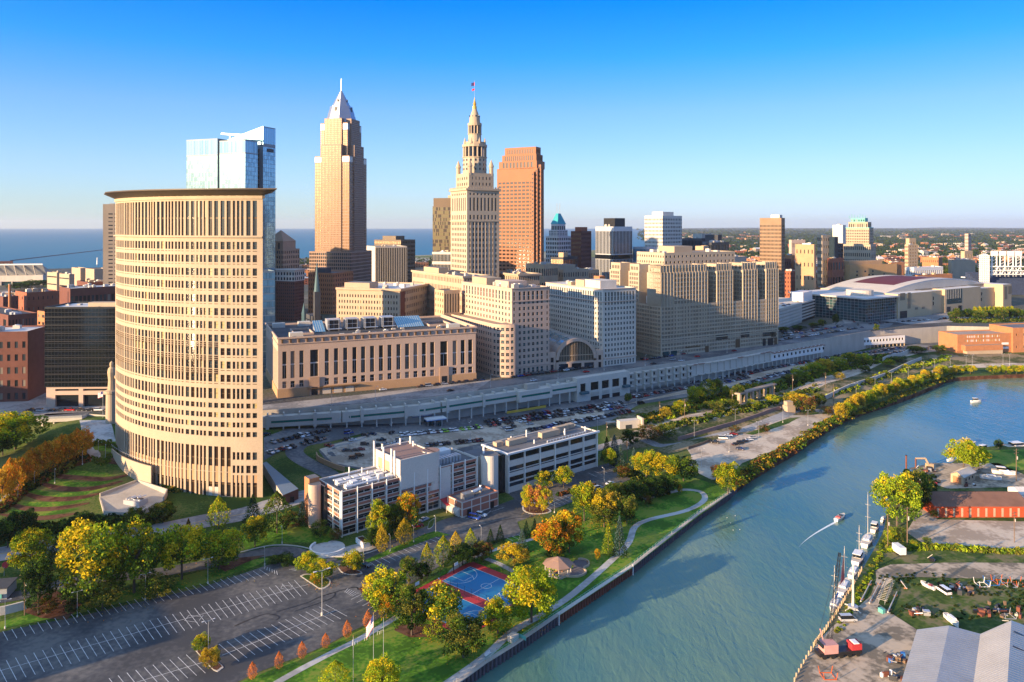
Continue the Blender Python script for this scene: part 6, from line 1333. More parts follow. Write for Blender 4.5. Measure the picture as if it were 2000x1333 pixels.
lot=[(629,1203,1.5,'lamp post in the middle of the car park on the third row of bays'),(407,1277,1.0,'lamp post rising from the small planted island in the car park'),(151,1206,.85,'lamp post on the grass edge left of the twin bush clumps'),(284,1172,.9,'lamp post at the grass edge below the second yellow tree'),(406,1140,.9,'lamp post at the grass edge below the rightmost yellow tree'),(10,1228,.9,'lamp post on the far left grass corner of the car park')]
for x,y,s,lb in lot:lamp(x,y,lp1,lb,'car park lamp posts',s=s,rz=.6)
pk=[(517,1105,'park lamp at the loop drive entrance'),(551,1062,'park lamp on the slope between loop drive and street'),(710,1097,'park lamp left of the small lot'),(762,1078,'park lamp on the verge of the small lot'),(808,1060,'park lamp on the verge below the orange street trees'),(851,1040,'park lamp behind the small lot, near the canopy'),(940,1060,'park lamp beside the two dark cone shrubs'),(860,1170,'park lamp left of the ball courts'),(1083,1002,'park lamp by the twin red-topped trees'),(1180,940,'park lamp in front of the farther laboratory'),(107,945,'path lamp on the garden path near the hedge trees, second from top'),(161,908,'path lamp on the garden path, topmost by the hedge'),(67,950,'path lamp in the middle of the garden path'),(35,978,'path lamp low on the garden path'),(192,888,'left path lamp at the round seat of the garden'),(206,895,'right path lamp at the round seat of the garden')]
for x,y,lb in pk:lamp(x,y,lp2,lb,'park lamps',rz=2)
rr_=[(1356,854,'lamp post on the river road verge, first from the left'),(1436,830,'lamp post by the low shrub on the river road'),(1424,884,'lamp post standing in the middle of the gravel lot'),(1370,914,'lamp post at the near left end of the gravel lot'),(1482,856,'lamp post at the right end of the gravel lot island'),(1529,826,'lamp post by the stacked supplies on the river road'),(1578,832,'lamp post near the bank end of the gravel lot'),(1586,802,'lamp post by the dark red shrub on the promenade')]
for x,y,lb in rr_:lamp(x,y,lp1,lb,'river road lamp posts',rz=.3)
for i,(x,y)in enumerate([(1672,776),(1709,762),(1741,753),(1774,742),(1803,730),(1825,724),(1856,720),(1887,717),(1899,716),(1959,714),(1972,714)]):lamp(x,y,lp1,'lamp post along the riverside promenade, '+['leftmost','second','third','fourth','fifth','sixth','seventh','eighth','ninth','tenth','rightmost'][i]+' from the left','promenade lamp posts',rz=.3,s=1.05)
for i,(x,y)in enumerate([(648,793),(733,782),(958,757),(1090,740),(1180,724),(1260,715),(1330,706),(1420,690)]):lamp(x,y,lp2,'thin street lamp on the raised road parapet, '+['first','second','third','fourth','fifth','sixth','seventh','eighth'][i]+' from the left','raised road lamps',22,rz=1.0,s=1.3)
for i,(x,y)in enumerate([(683,880),(764,862),(918,858),(1167,842),(1243,790),(1380,775),(1538,732)]):lamp(x,y,lp1,'lamp post in the lower parking lots, '+['first','second','third','fourth','fifth','sixth','seventh'][i]+' from the left','lower lot lamps',rz=1.3,s=1.0)
def pole_proto():
 T=Thing('utility_pole','x','utility pole',(0,0,0));T.p('pole').tube((0,0,-.3),(0,0,12),.16,'wood',6,.12)
 for i,zz in enumerate((11.4,10.3)):T.p('crossarm#%d'%i).box((0,0,zz),(2.6,.14,.16),'wood')
 T.p('transformer').cyl((.45,0),.28,8,9.1,'pale',n=8);T.done();return T.root
mat('wood',(.17,.11,.07),var=.2);up=pole_proto();first[id(up)]=1
for x,y,s,z,lb in[(48,1202,1.1,None,'wooden utility pole with transformers beside the stone wall, far left'),(1185,858,.8,None,'wooden utility pole behind the farther laboratory roof'),(1225,908,1.0,None,'wooden utility pole between blue spruces right of the laboratory'),(1337,822,1.1,None,'utility pole on the railway slope, leftmost'),(1288,815,.8,None,'utility pole beside the small tunnel portal'),(1430,798,1.0,None,'utility pole by the abandoned bridge piers'),(1512,782,1.0,None,'utility pole right of the bridge piers by the tracks'),(1548,768,1.1,None,'utility pole at the far end of the railway slope'),(1612,760,1.0,None,'utility pole above the dark red riverside shrub'),(1628,792,1.2,None,'utility pole beside the river road bend'),(1814,702,1.1,None,'utility pole on the rail embankment near the brick factory'),(1772,1070,1.3,2,'tall bare pole by the boatyard shrubs'),(1734,1072,1.1,2,'short pole by the boatyard shrubs'),(1985,940,1.3,2,'utility pole on the boatyard lawn'),(1981,1060,1.0,2,'thin dark pole on the pale boatyard apron')]:lamp(x,y,up,lb,'utility poles',z,rz=.4,s=s)
def flagpole(px,py,h,lb,mats=None,L=4.5,z=3.0,hang=.5):
 p=TP(px,py)if z is None else P(px,py,z);T=Thing('flagpole',lb,'flagpole',tuple(p));T.p('pole').tube(tuple(p),(p.x,p.y,p.z+h),.09,'metal',6,.06);T.p('finial_ball').cyl(p,.14,p.z+h,p.z+h+.25,'gold',n=6)
 if mats:
  b=T.p('flag');n=10;hh=L*.62;S_=13 if mats=='us' else 1
  def q(i,j):t=i/n;x=-L*t*math.cos(hang)*.75;zz=p.z+h-.2-hh*j/S_-L*t*math.sin(hang);return(p.x+x,p.y+.35*math.sin(t*7)*t+L*t*.3,zz)
  for i in range(n):
   for j in range(S_):mm=('navy' if(i<4 and j<7)else('flagred' if j%2==0 else 'flagwhite'))if mats=='us' else mats;b.face([q(i,j+1),q(i,j),q(i+1,j),q(i+1,j+1)],mm)
 T.done()
flagpole(729.5,1293,13.5,'tall flagpole with a large striped red and white flag on the lawn','us',5.6,hang=.95);flagpole(749,1287,11.5,'flagpole with a small pale blue flag right of the striped flag','tealc',2.2,hang=1.3);flagpole(690,1335,12.5,'thin flagpole with a little red and white drooping flag left of the striped flag','flagwhite',1.8,hang=1.3)
flagpole(201,818,15,'flagpole with a striped flag on the plaza before the black glass box','us',5.0,z=21,hang=.25)
# ------------------------------------------------------------------ trees
leafmat('lf_green',(.10,.17,.02));leafmat('lf_dark',(.025,.055,.014));leafmat('lf_yg',(.30,.38,.02));leafmat('lf_yellow',(.60,.45,.02));leafmat('lf_gold',(.48,.30,.03));leafmat('lf_orange',(.62,.22,.02));leafmat('lf_rust',(.20,.08,.03));leafmat('lf_pine',(.025,.06,.025));leafmat('lf_spruce',(.11,.17,.16));leafmat('lf_olive',(.20,.19,.03));leafmat('lf_salmon',(.55,.20,.07))
leafmat('lf_wood1',(.030,.058,.018));leafmat('lf_wood2',(.05,.07,.02));leafmat('lf_wood3',(.022,.045,.02))
mat('bark',(.10,.075,.055),var=.2)
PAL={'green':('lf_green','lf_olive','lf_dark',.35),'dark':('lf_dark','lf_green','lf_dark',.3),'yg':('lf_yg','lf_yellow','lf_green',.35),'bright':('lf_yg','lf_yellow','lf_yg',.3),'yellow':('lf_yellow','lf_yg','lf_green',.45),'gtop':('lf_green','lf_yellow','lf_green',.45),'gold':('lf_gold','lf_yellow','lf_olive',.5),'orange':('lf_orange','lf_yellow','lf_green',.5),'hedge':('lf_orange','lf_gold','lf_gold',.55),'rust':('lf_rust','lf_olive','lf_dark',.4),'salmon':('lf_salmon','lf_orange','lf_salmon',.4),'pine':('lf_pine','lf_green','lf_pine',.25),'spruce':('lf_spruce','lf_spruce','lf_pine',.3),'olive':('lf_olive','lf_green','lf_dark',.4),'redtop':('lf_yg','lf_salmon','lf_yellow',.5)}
CM={}
def leaf_mesh(name,pts,mats,seed):
 rr=np.random.RandomState(seed);n=len(pts);P_=np.array([p[0]for p in pts]);s=np.array([p[1]for p in pts]);mi=[p[2]for p in pts]
 u=rr.normal(size=(n,3));u/=np.linalg.norm(u,axis=1)[:,None];w=rr.normal(size=(n,3));w-=(w*u).sum(1)[:,None]*u;w/=np.linalg.norm(w,axis=1)[:,None]
 q=np.stack([P_-u*s[:,None]-w*s[:,None]*.7,P_+u*s[:,None]-w*s[:,None]*.6,P_+u*s[:,None]*.7+w*s[:,None]*.8,P_-u*s[:,None]*.8+w*s[:,None]*.6],1).reshape(-1,3)
 me=bpy.data.meshes.new(name);me.from_pydata(q.tolist(),[],[(4*i,4*i+1,4*i+2,4*i+3)for i in range(n)])
 for m in mats:me.materials.append(M[m])
 me.polygons.foreach_set('material_index',mi);me.update();return me
def crown_mesh(shape,pal,seed):
 k=(shape,pal,seed)
 if k in CM:return CM[k]
 rr=random.Random(seed*31+len(shape));A,B_,C_,pt=PAL[pal];pts=[]
 cm=[None]
 def add(c,s,hfrac):
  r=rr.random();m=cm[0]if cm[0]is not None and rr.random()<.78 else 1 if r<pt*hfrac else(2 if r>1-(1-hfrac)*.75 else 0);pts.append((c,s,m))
 if shape in('round','wide','bush'):
  base={'round':.10,'wide':.24,'bush':.03}[shape];rz=(1-base)/2;cz=base+rz;cl=[]
  for i in range(58):
   th=rr.uniform(0,6.283);ct=rr.uniform(-.85,1);st=math.sqrt(1-ct*ct);rad=rr.uniform(.72,1.0)if i%5 else rr.uniform(.3,.6)
   cl.append((Vector((.40*rad*st*math.cos(th),.40*rad*st*math.sin(th),cz+rz*.86*rad*ct)),rr.uniform(.065,.135)))
  for c,r in cl:
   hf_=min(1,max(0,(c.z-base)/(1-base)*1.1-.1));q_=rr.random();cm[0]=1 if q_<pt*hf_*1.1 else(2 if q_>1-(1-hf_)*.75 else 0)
   for j in range(130 if shape!='bush' else 70):
    d=Vector((rr.gauss(0,1),rr.gauss(0,1),rr.gauss(0,1))).normalized();p=c+d*r*rr.uniform(.65,1.08);p.z=max(p.z,base*.6);add(p,rr.uniform(.009,.019),min(1,max(0,(p.z-base)/(1-base)*1.1-.1)))
 elif shape=='column':
  for j in range(2600):
   z=rr.random()**.85;r=.5*math.sin(math.pi*min(1,(z*.93+.07))**.75)*.95;th=rr.uniform(0,6.283);r*=rr.uniform(.72,1)*(1+.16*math.sin(th*5+z*19));add(Vector((r*math.cos(th),r*math.sin(th),.08+z*.92)),rr.uniform(.012,.022),z)
 else:
  for j in range(2600):
   z=rr.random()**1.5;t=(z*13)%1;r=.46*(1-z)**.9*(1-.32*t)+.012;th=rr.uniform(0,6.283);r*=rr.uniform(.6,1)*(1+.14*math.sin(th*7+int(z*13)*2.1));add(Vector((r*math.cos(th),r*math.sin(th),.05+z*.95-.03*r)),rr.uniform(.010,.020),z*.7)
 me=leaf_mesh('crown',pts,(A,B_,C_),seed);CM[k]=me;return me
def trunk_mesh(shape):
 if('t',shape)in CM:return CM[('t',shape)]
 b=MB();h={'round':.5,'wide':.5,'bush':.2,'column':.6,'cone':.8}[shape];b.tube((0,0,-.03),(0,0,h),.022,'bark',7,.012)
 if shape in('round','wide'):
  rr=random.Random(5)
  for i in range(7):a=i*.9;z=rr.uniform(.25,.45);b.tube((0,0,z),(.26*math.cos(a),.26*math.sin(a),z+rr.uniform(.15,.35)),.011,'bark',5,.004)
 me=bpy.data.meshes.new('trunk');me.from_pydata(b.v,[],b.f);me.materials.append(M['bark']);CM[('t',shape)]=me;return me
TN=[0]
SHN={'round':'tree','wide':'tree','bush':'bush','column':'columnar_tree','cone':'conifer'}
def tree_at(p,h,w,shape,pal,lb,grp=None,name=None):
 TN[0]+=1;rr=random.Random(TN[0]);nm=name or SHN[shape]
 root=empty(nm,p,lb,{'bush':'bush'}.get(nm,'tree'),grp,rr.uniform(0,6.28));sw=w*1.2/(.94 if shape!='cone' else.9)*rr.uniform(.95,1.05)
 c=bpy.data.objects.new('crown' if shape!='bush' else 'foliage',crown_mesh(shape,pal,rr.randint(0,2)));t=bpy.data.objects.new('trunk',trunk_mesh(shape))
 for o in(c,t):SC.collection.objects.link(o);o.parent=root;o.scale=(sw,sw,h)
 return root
def tree(px,py,top,wpx,shape,pal,lb,grp=None,z=None):
 p=TP(px,py)if z is None else P(px,py,z);s=p.y/F
 # apparent height includes a little of the crown depth, w in pixels
 h=(py-top)*s*.97;return tree_at(p,h,wpx*s,shape,pal,lb,grp)
N12=['first','second','third','fourth','fifth','sixth','seventh','eighth','ninth','tenth','eleventh','twelfth','thirteenth','fourteenth','fifteenth','sixteenth','seventeenth','eighteenth','nineteenth','twentieth','twenty-first','twenty-second','twenty-third','twenty-fourth','twenty-fifth','twenty-sixth','twenty-seventh','twenty-eighth','twenty-ninth','thirtieth']
N12+=['thirty-'+w for w in N12[:9]]+['fortieth']+['forty-'+w for w in N12[:9]]+['fiftieth']+['fifty-'+w for w in N12[:9]]+['sixtieth']+['sixty-'+w for w in N12[:9]]
TL=[
(62,1128,1030,70,'round','yg','yellow-green tree left of the big yellow trees, beside the street'),(75,1200,1085,55,'round','dark','dark ragged tree beside the utility pole and stone wall'),(110,1110,1045,38,'cone','pine','small dark conifer left of the largest yellow tree'),
(183,1172,1003,128,'round','yellow','largest yellow tree above the empty car park'),(262,1158,1012,98,'round','yg','second large yellow-topped tree right of the largest one'),(355,1132,1018,86,'round','yellow','round yellow-topped tree with a bare trunk, third of the row'),(428,1112,1028,84,'round','yg','rightmost yellow-green tree of the row above the car park'),
(200,1190,1130,62,'bush','olive','olive bush clump under the largest yellow tree'),(308,1170,1118,58,'bush','olive','olive bush clump under the second yellow tree'),(150,1195,1140,60,'bush','dark','dark green bush left of the lamp post at the car park edge'),(90,1200,1165,45,'bush','rust','dark mulch-bed shrub near the utility pole'),
(220,1100,1045,90,'round','green','dull green tree behind the largest yellow tree'),(300,1085,1040,60,'round','dark','dark tree between the yellow trees and the street'),(318,1022,975,44,'round','olive','olive tree at the corner of the concrete garden bunker'),(265,1035,985,36,'round','olive','small olive tree against the bunker wall'),
(45,1050,990,52,'round','dark','dark green tree low on the garden slope, left one'),(155,1050,998,52,'round','dark','dark green tree low on the garden slope, right one'),(15,1070,1010,50,'round','dark','dark tree at the far left edge beside the street'),(368,1050,1012,22,'cone','rust','small brownish conifer behind the third yellow tree'),
(427,1036,966,34,'column','yg','narrow green columnar tree beside the street below the curved tower'),(494,1020,964,36,'cone','pine','dark cone tree right of the narrow columnar tree'),(541,1042,957,52,'column','green','big dark green tree between the street and brick stair tower'),(591,1026,978,26,'cone','spruce','small blue spruce left of the brick stair tower'),(498,1068,1004,48,'round','gtop','grey-green tree with yellow top on the shaded bank'),
(572,1030,1000,40,'bush','rust','reddish shrub under the small blue spruce'),(625,1050,1012,36,'bush','olive','olive shrub at the foot of the brick stair tower'),(600,1000,975,30,'bush','rust','low rusty shrub behind the blue spruce'),(655,1055,1030,24,'bush','rust','dark red-brown shrub on the entrance terrace'),
(560,1106,1078,36,'bush','dark','dark green bush at the end of the bay row by the loop drive'),(540,1100,1085,30,'bush','green','low green bush left of the dark bush on the loop drive'),(601,1118,1078,44,'round','yg','yellow-green tree on the planted island, behind the taller yellow one'),(629,1136,1092,54,'wide','yellow','bright yellow tree on the pointed island in the car park'),(688,1122,1073,40,'round','yellow','small yellow tree on the island by the black car'),
(616,1140,1118,20,'bush','orange','orange shrub on the pointed island'),(393,1274,1238,32,'round','yg','upper yellow-green tree on the small car park island'),(412,1306,1260,34,'round','gold','lower yellow tree on the small car park island'),(398,1292,1278,16,'bush','orange','tiny orange shrub between the two island trees'),
(752,1196,1108,78,'round','yg','yellow-green tree at the upper end of the court path'),(772,1190,1120,34,'cone','spruce','blue spruce tucked beside the yellow-green path tree'),(755,1208,1155,34,'round','orange','small orange tree on the grass edge by the last bays'),(804,1242,1138,66,'round','olive','tall green-gold tree on the mulch bed left of the courts'),(858,1240,1136,88,'round','gtop','broad green-gold tree covering the near court corner'),(845,1245,1180,36,'column','yg','drooping yellow-green tree at the front of the mulch bed'),(905,1285,1198,82,'round','olive','bushy olive tree on the lawn near the river walk'),(972,1238,1168,66,'round','yg','yellow-green tree overlapping the right court corner'),(1038,1216,1098,98,'round','bright','large bright yellow-green tree between courts and river walk'),
(655,1352,1288,50,'column','bright','bright yellow tree at the bottom edge left of the flagpoles'),(746,1362,1284,68,'round','bright','bright yellow tree at the bottom edge by the lawn path'),
(799,1142,1086,38,'round','green','round green tree beside the small lot, above the court fence'),(834,1128,1058,24,'column','yellow','thin orange-tipped columnar tree, left of three by the small lot'),(866,1108,1044,32,'column','yg','tall yellow-green columnar tree, middle of three by the small lot'),(825,1135,1095,30,'round','dark','dark round tree at the foot of the thin columnar tree'),(903,1104,1062,52,'round','dark','dark round tree at the top corner of the ball courts'),(890,1080,1036,22,'column','gold','golden columnar tree above the dark round tree'),(919,1082,1030,20,'column','yg','slim yellow-green columnar tree right of the golden one'),(935,1080,1048,20,'cone','spruce','little blue spruce right of the slim columnar tree'),(943,1096,1058,40,'round','rust','brownish crabapple above the court path'),
(958,1064,1032,20,'cone','pine','dark cone shrub at the car park edge, left of the pair'),(977,1060,1024,20,'cone','pine','dark cone shrub at the car park edge, right of the pair'),(1028,1050,1016,18,'cone','pine','dark cone shrub behind the pale spruce, left of two'),(1044,1044,1012,18,'cone','pine','dark cone shrub behind the pale spruce, right of two'),(1020,1078,1032,26,'cone','spruce','pale frosty spruce above the golden spreading tree'),(1003,1110,1062,62,'wide','gold','golden spreading tree beside the court path'),
(1076,1092,1006,68,'round','orange','big yellow and orange tree right of the pale spruce'),(1112,1080,992,58,'round','orange','deep orange tree overlapping the big yellow-orange tree'),(1085,1095,1060,40,'bush','green','green shrub under the big orange tree'),
(1035,1000,942,32,'round','redtop','red-tipped yellow tree on the oval island, left of the pair'),(1060,1002,944,32,'round','redtop','red-tipped yellow tree on the oval island, right of the pair'),(1062,956,918,36,'round','gtop','green and yellow tree in front of the farther laboratory, left one'),(1101,954,908,36,'round','yg','yellow tree in front of the farther laboratory, right one'),
(741,1052,972,44,'round','yellow','yellow tree against the research building wall, left one'),(797,1040,960,46,'round','orange','orange tree against the research building wall, right one'),(770,1045,975,34,'round','green','green tree between the yellow and orange wall trees'),(746,1082,1020,20,'column','gold','slim golden street tree in front of the research building'),(790,1066,1010,28,'column','gold','brown-gold street tree right of the slim golden one'),(728,1068,1030,30,'round','dark','dark shrub tree at the research building door'),
(1141,1018,938,54,'round','yg','tall yellow tree right of the oval island'),(1180,1020,948,60,'round','gold','gold-orange tree beside the tall yellow one'),(1180,1030,980,52,'round','olive','olive tree in front of the gold-orange tree'),(1224,1024,962,38,'round','olive','olive green tree left of the river walk bend'),(1188,1082,1020,28,'cone','yg','yellow-green conifer on the lawn, left of the pair'),(1210,1086,1006,30,'cone','spruce','grey-green conifer on the lawn, right of the pair'),(1167,1098,1070,11,'round','orange','tiny orange tree alone on the lawn near the gazebo'),(1266,990,966,16,'round','rust','tiny reddish tree on the lawn inside the walk bend'),(1328,965,945,11,'round','orange','tiny orange tree near the end of the river walk'),
(1202,985,940,44,'round','olive','olive tree behind the gold-orange tree'),(1240,985,935,46,'round','dark','dark green tree right of the parked white car'),(1275,975,930,46,'round','dark','dark green tree below the yellow grove, left one'),(1305,965,925,40,'round','dark','dark green tree below the yellow grove, right one'),(1215,935,908,30,'round','rust','dark red shrub tree at the end of the farther laboratory'),(1190,912,870,26,'round','yellow','small yellow tree right of the farther laboratory'),(1212,912,866,20,'cone','spruce','blue spruce by the utility pole, left one'),(1238,918,872,20,'cone','spruce','blue spruce by the utility pole, right one'),(1185,900,852,26,'cone','pine','dark spruce touching the farther laboratory corner'),(1200,890,848,24,'cone','spruce','tall bluish spruce behind the small yellow tree'),
(1262,935,876,52,'round','yellow','yellow tree of the grove by the gravel lot, left one'),(1302,940,882,56,'round','yellow','yellow tree of the grove by the gravel lot, middle one'),(1335,940,888,48,'round','green','green tree of the grove by the gravel lot, right one'),(1231,872,838,38,'round','dark','round dark tree beside the river road curve'),(1265,860,828,50,'bush','rust','dark rusty shrub mass above the river road, left one'),(1300,855,826,44,'bush','olive','olive shrub mass above the river road, right one'),
(1422,966,902,44,'round','yg','yellow tree at the tip of the sheet pile wall'),(1408,940,904,36,'round','rust','dark red tree beside the gravel lot tip'),(1434,925,900,20,'column','bright','narrow bright green tree behind the wall tip tree'),(1435,845,830,20,'bush','rust','round reddish shrub on the verge by the gravel lot'),(1492,845,828,22,'bush','rust','dark reddish shrub by the stacked supplies'),(1575,812,770,36,'round','rust','dark red-brown tree at the river road bend'),(1558,800,765,44,'round','gold','golden tree behind the dark red-brown one'),(1617,812,792,28,'bush','rust','dark red shrub on the promenade corner'),(1600,795,765,26,'round','olive','olive tree between the promenade and the embankment'),
(1227,790,766,14,'round','green','small green tree among the parked cars'),(1440,785,748,24,'round','olive','olive tree beside the abandoned piers'),(1418,778,750,14,'round','yg','small yellow tree at the parking edge by the piers'),
(1835,690,672,24,'round','green','green bush tree on the embankment near the brick factory'),(1790,690,676,36,'round','green','green tree clump left of the embankment bridge'),(30,878,798,92,'round','yg','big yellow-green tree at the left edge above the hedge'),(5,890,840,50,'round','green','green tree at the far left edge beside the big yellow-green one'),(70,760,728,30,'round','dark','dark street tree beside the black glass box'),(88,772,748,18,'round','dark','small dark tree at the corner of the black glass box')]
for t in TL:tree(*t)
for i,(x,b_,tp)in enumerate([(5,985,905),(20,970,892),(38,955,885),(55,945,878),(72,934,868),(88,925,860),(104,917,853),(120,908,848),(135,902,842),(150,897,835),(160,890,833)]):tree(x,b_,tp,40,'column' if i%2 else 'round','hedge','orange-brown hedge tree along the garden path, %s from the left'%N12[i],'orange hedge trees')
for i,(x,y)in enumerate([(493,1328),(545,1308),(590,1288),(636,1267.5),(678,1247),(718,1228)]):tree(x,y,y-37 if i!=3 else y-32,15,'column','salmon','young salmon-orange tree on the lawn strip, %s from the left'%N12[i],'young orange trees')
rr=random.Random(11)
for i in range(30):
 t=i/29;x=1640+(1862-1640)*t;y=np.interp(x,[1640,1700,1780,1862],[822,792,760,733])-rr.uniform(0,4);h=34-14*t+rr.uniform(-5,5);tree(x+rr.uniform(-3,3),y,y-h,rr.uniform(20,30)*(1-.35*t),'round',rr.choice(['yellow','gold','yellow','yg']),'yellow riverside tree along the promenade, %s from the left'%N12[i],'riverside yellow trees')
for i,x in enumerate([1872,1895,1940,1965,1985,2000,2020,2045]):tree(x,731,712,22,'round','yellow','yellow tree on the quay near the river bend, %s from the left'%N12[i],'quay yellow trees')
for i,(x,y,h,w)in enumerate([(1300,815,22,26),(1330,808,26,30),(1360,790,40,34),(1385,782,44,34),(1400,775,36,26),(1545,752,24,30),(1565,742,30,36),(1590,735,30,38),(1612,728,28,34),(1635,722,28,34),(1660,716,28,34),(1685,712,24,30),(1385,800,18,22),(1405,805,22,26),(1430,802,24,28),(1470,795,16,24),(1510,788,18,28),(1545,780,16,26),(1640,742,16,22),(1690,728,14,24),(1735,716,14,24),(1760,708,14,22),(1730,735,10,20),(1700,750,12,20),(1770,722,12,20)]):tree(x,y,y-h,w,'round' if i%3 else 'bush',rr.choice(['yg','green','olive','gtop','gold']),'leafy tree on the railway slope, %s of the listed left-to-right row'%N12[i]if False else 'green and gold tree on the railway slope, %s from the near end'%N12[i],'railway slope trees')
for i in range(16):x=1860+i*10;tree(x,625+rr.uniform(-2,2),603+rr.uniform(-3,4),16,'round',rr.choice(['dark','green','olive']),'dense green tree above the beige retaining wall, %s from the left'%N12[i],'retaining wall trees',22)
for i in range(9):tree(1905+i*9,614,597,8,'round','yg','thin young yellow-green street tree before the arena, %s from the left'%N12[i],'arena street trees',22)
for i,(x,y,h,w)in enumerate([(1605,640,18,14),(1625,600,20,18),(1632,635,24,12),(1640,590,14,14),(1590,640,10,20),(1560,645,10,26),(1530,648,10,20),(1712,648,16,12),(1600,572,14,14),(1622,560,14,16)]):tree(x,y,y-h,w,'round',rr.choice(['dark','green','olive']),'dark green street tree near the parking garage, %s listed'%N12[i]if False else 'dark green tree near the parking garage street, number %s from the garage'%N12[i],'garage street trees',22)
for i,(x,y,h,w)in enumerate([(40,566,14,40),(62,562,16,36),(85,560,14,30),(102,566,12,24),(60,655,12,40),(1875,548,20,30),(1855,540,22,34),(1840,552,20,30),(1895,538,20,26),(1868,532,18,28),(1840,515,12,22),(1860,520,12,20)]):tree(x,y,y-h,w,'round','dark' if i<5 else 'green',('dark leafy tree between old blocks near the stadium, %s from the left' if i<5 else 'green park tree left of the ballpark, %s of the clump')%N12[i if i<5 else i-5],'stadium trees' if i<5 else 'ballpark trees',22)
for(x,y,tp,w,s,pal,lb)in[(1882,922,853,66,'round','bright','large bright yellow tree at the river bend on the boatyard side'),(1912,918,868,36,'round','bright','smaller yellow tree right of the large bright one at the bend'),(1752,1030,912,76,'round','yg','tall yellow-green tree at the boatyard bank, left one'),(1785,1000,912,56,'round','green','green tree behind the tall bank tree'),(1950,878,857,15,'round','dark','small dark round tree on the far boatyard lawn'),(1740,1062,1028,26,'bush','yg','yellow-green shrub below the tall bank tree, left one'),(1760,1060,1025,24,'bush','olive','olive shrub below the tall bank tree, right one'),(1812,1066,1048,20,'bush','green','green shrub on the boatyard fence line'),(1784,1070,1055,16,'bush','yg','small shrub on the boatyard fence line, left'),(1824,1012,995,16,'bush','olive','weedy shrub at the red warehouse corner'),(1800,990,960,40,'bush','dark','dark thicket left of the red warehouse'),(1815,975,955,36,'bush','dark','dark thicket above the red warehouse corner')]:tree(x,y,tp,w,s,pal,lb,z=2)
# scrub masses nobody could count
def scrub(name,pts,n,h,w,pals,z=None,seed=1,q=26,sz=(.35,.8)):
 rr=random.Random(seed);L=[]
 for i in range(n):
  t=rr.random()*(len(pts)-1);k=min(int(t),len(pts)-2);t-=k;x=pts[k][0]+(pts[k+1][0]-pts[k][0])*t;y=pts[k][1]+(pts[k+1][1]-pts[k][1])*t
  y+=rr.uniform(-1,1)*w;x+=rr.uniform(-1,1)*w*1.5;p=TP(x,y)if z is None else P(x,y,z);r=rr.uniform(.35,1.15)*h;m=rr.randint(0,len(pals)-1)
  for j in range(q):d=Vector((rr.gauss(0,1),rr.gauss(0,1),abs(rr.gauss(0,.8)))).normalized();L.append((p+Vector((d.x*r,d.y*r,d.z*r*.9)),rr.uniform(*sz),m if rr.random()<.8 else rr.randint(0,len(pals)-1)))
 me=leaf_mesh(name,L,pals,seed);o=bpy.data.objects.new(name,me);SC.collection.objects.link(o);return o
def st(o,lb,cat='shrubs'):tag(o,lb,cat,kind='stuff')
st(scrub('riverbank_scrub',[(1435,945),(1470,918),(1520,888),(1560,866),(1600,838),(1640,816)],420,1.9,8,['lf_green','lf_olive','lf_dark','lf_rust','lf_green','lf_gold'],seed=3,q=34,sz=(.25,.6)),'green and rusty scrub along the natural river bank by the gravel lot')
st(scrub('riverbank_scrub',[(1640,822),(1730,788),(1800,756),(1862,735)],260,1.3,3.5,['lf_olive','lf_green','lf_dark','lf_gold'],seed=4,q=30,sz=(.2,.5)),'low scrub at the foot of the riverside yellow trees')
st(scrub('slope_scrub',[(1255,820),(1300,812),(1350,795),(1400,782),(1450,765),(1500,758)],420,2.4,9,['lf_green','lf_yg','lf_gold','lf_dark','lf_olive'],seed=5),'sunlit scrub on the slope between parked cars and the railway')
st(scrub('slope_scrub',[(1500,762),(1560,745),(1620,726),(1700,706),(1740,700)],420,2.6,7,['lf_green','lf_yg','lf_olive','lf_dark'],seed=6),'green scrub between the long parking rows and the railway')
st(scrub('slope_scrub',[(1290,838),(1350,824),(1420,806),(1480,796),(1540,776),(1600,758)],300,2.0,5,['lf_green','lf_olive','lf_dark'],seed=7),'dark scrub on the bank below the railway line')
st(scrub('slope_scrub',[(1620,772),(1680,752),(1740,730),(1800,712),(1850,700)],260,1.6,5,['lf_olive','lf_green','lf_yg'],seed=8),'patchy scrub between railway and riverside promenade')
st(scrub('slope_scrub',[(1200,900),(1240,930),(1260,960),(1300,965)],120,1.6,8,['lf_dark','lf_olive'],seed=9),'dark undergrowth beneath the trees beside the gravel lot')
st(scrub('garden_scrub',[(0,1045),(60,1040),(150,1030),(230,1020),(300,1020)],260,2.0,8,['lf_dark','lf_dark','lf_green'],seed=10),'dark hedge at the bottom of the terraced garden')
st(scrub('garden_scrub',[(300,925),(340,928),(365,945),(340,958),(325,945)],200,1.8,6,['lf_olive','lf_green','lf_gold','lf_dark'],seed=12),'clipped olive shrubs at the foot of the curved tower')
st(scrub('garden_scrub',[(180,868),(210,866),(225,880),(205,905),(185,898)],120,1.0,5,['lf_green','lf_olive'],seed=13,sz=(.2,.5)),'low green groundcover round the garden seat')
st(scrub('hedge_scrub',[(0,998),(50,955),(100,930),(150,905),(165,895)],240,2.2,5,['lf_rust','lf_olive','lf_dark'],seed=14),'brown undergrowth beneath the orange hedge trees')
st(scrub('boatyard_scrub',[(1735,1075),(1780,1072),(1850,1070),(1900,1075),(1990,1080),(2050,1078)],240,1.2,3,['lf_yg','lf_olive','lf_green'],2,15),'sunlit weeds along the boatyard fence line')
st(scrub('boatyard_scrub',[(1636,1235),(1662,1188),(1690,1138),(1716,1090),(1738,1045)],160,.45,5,['lf_olive','lf_green','lf_yg'],2,16,sz=(.2,.45)),'rough weeds along the boatyard quay')
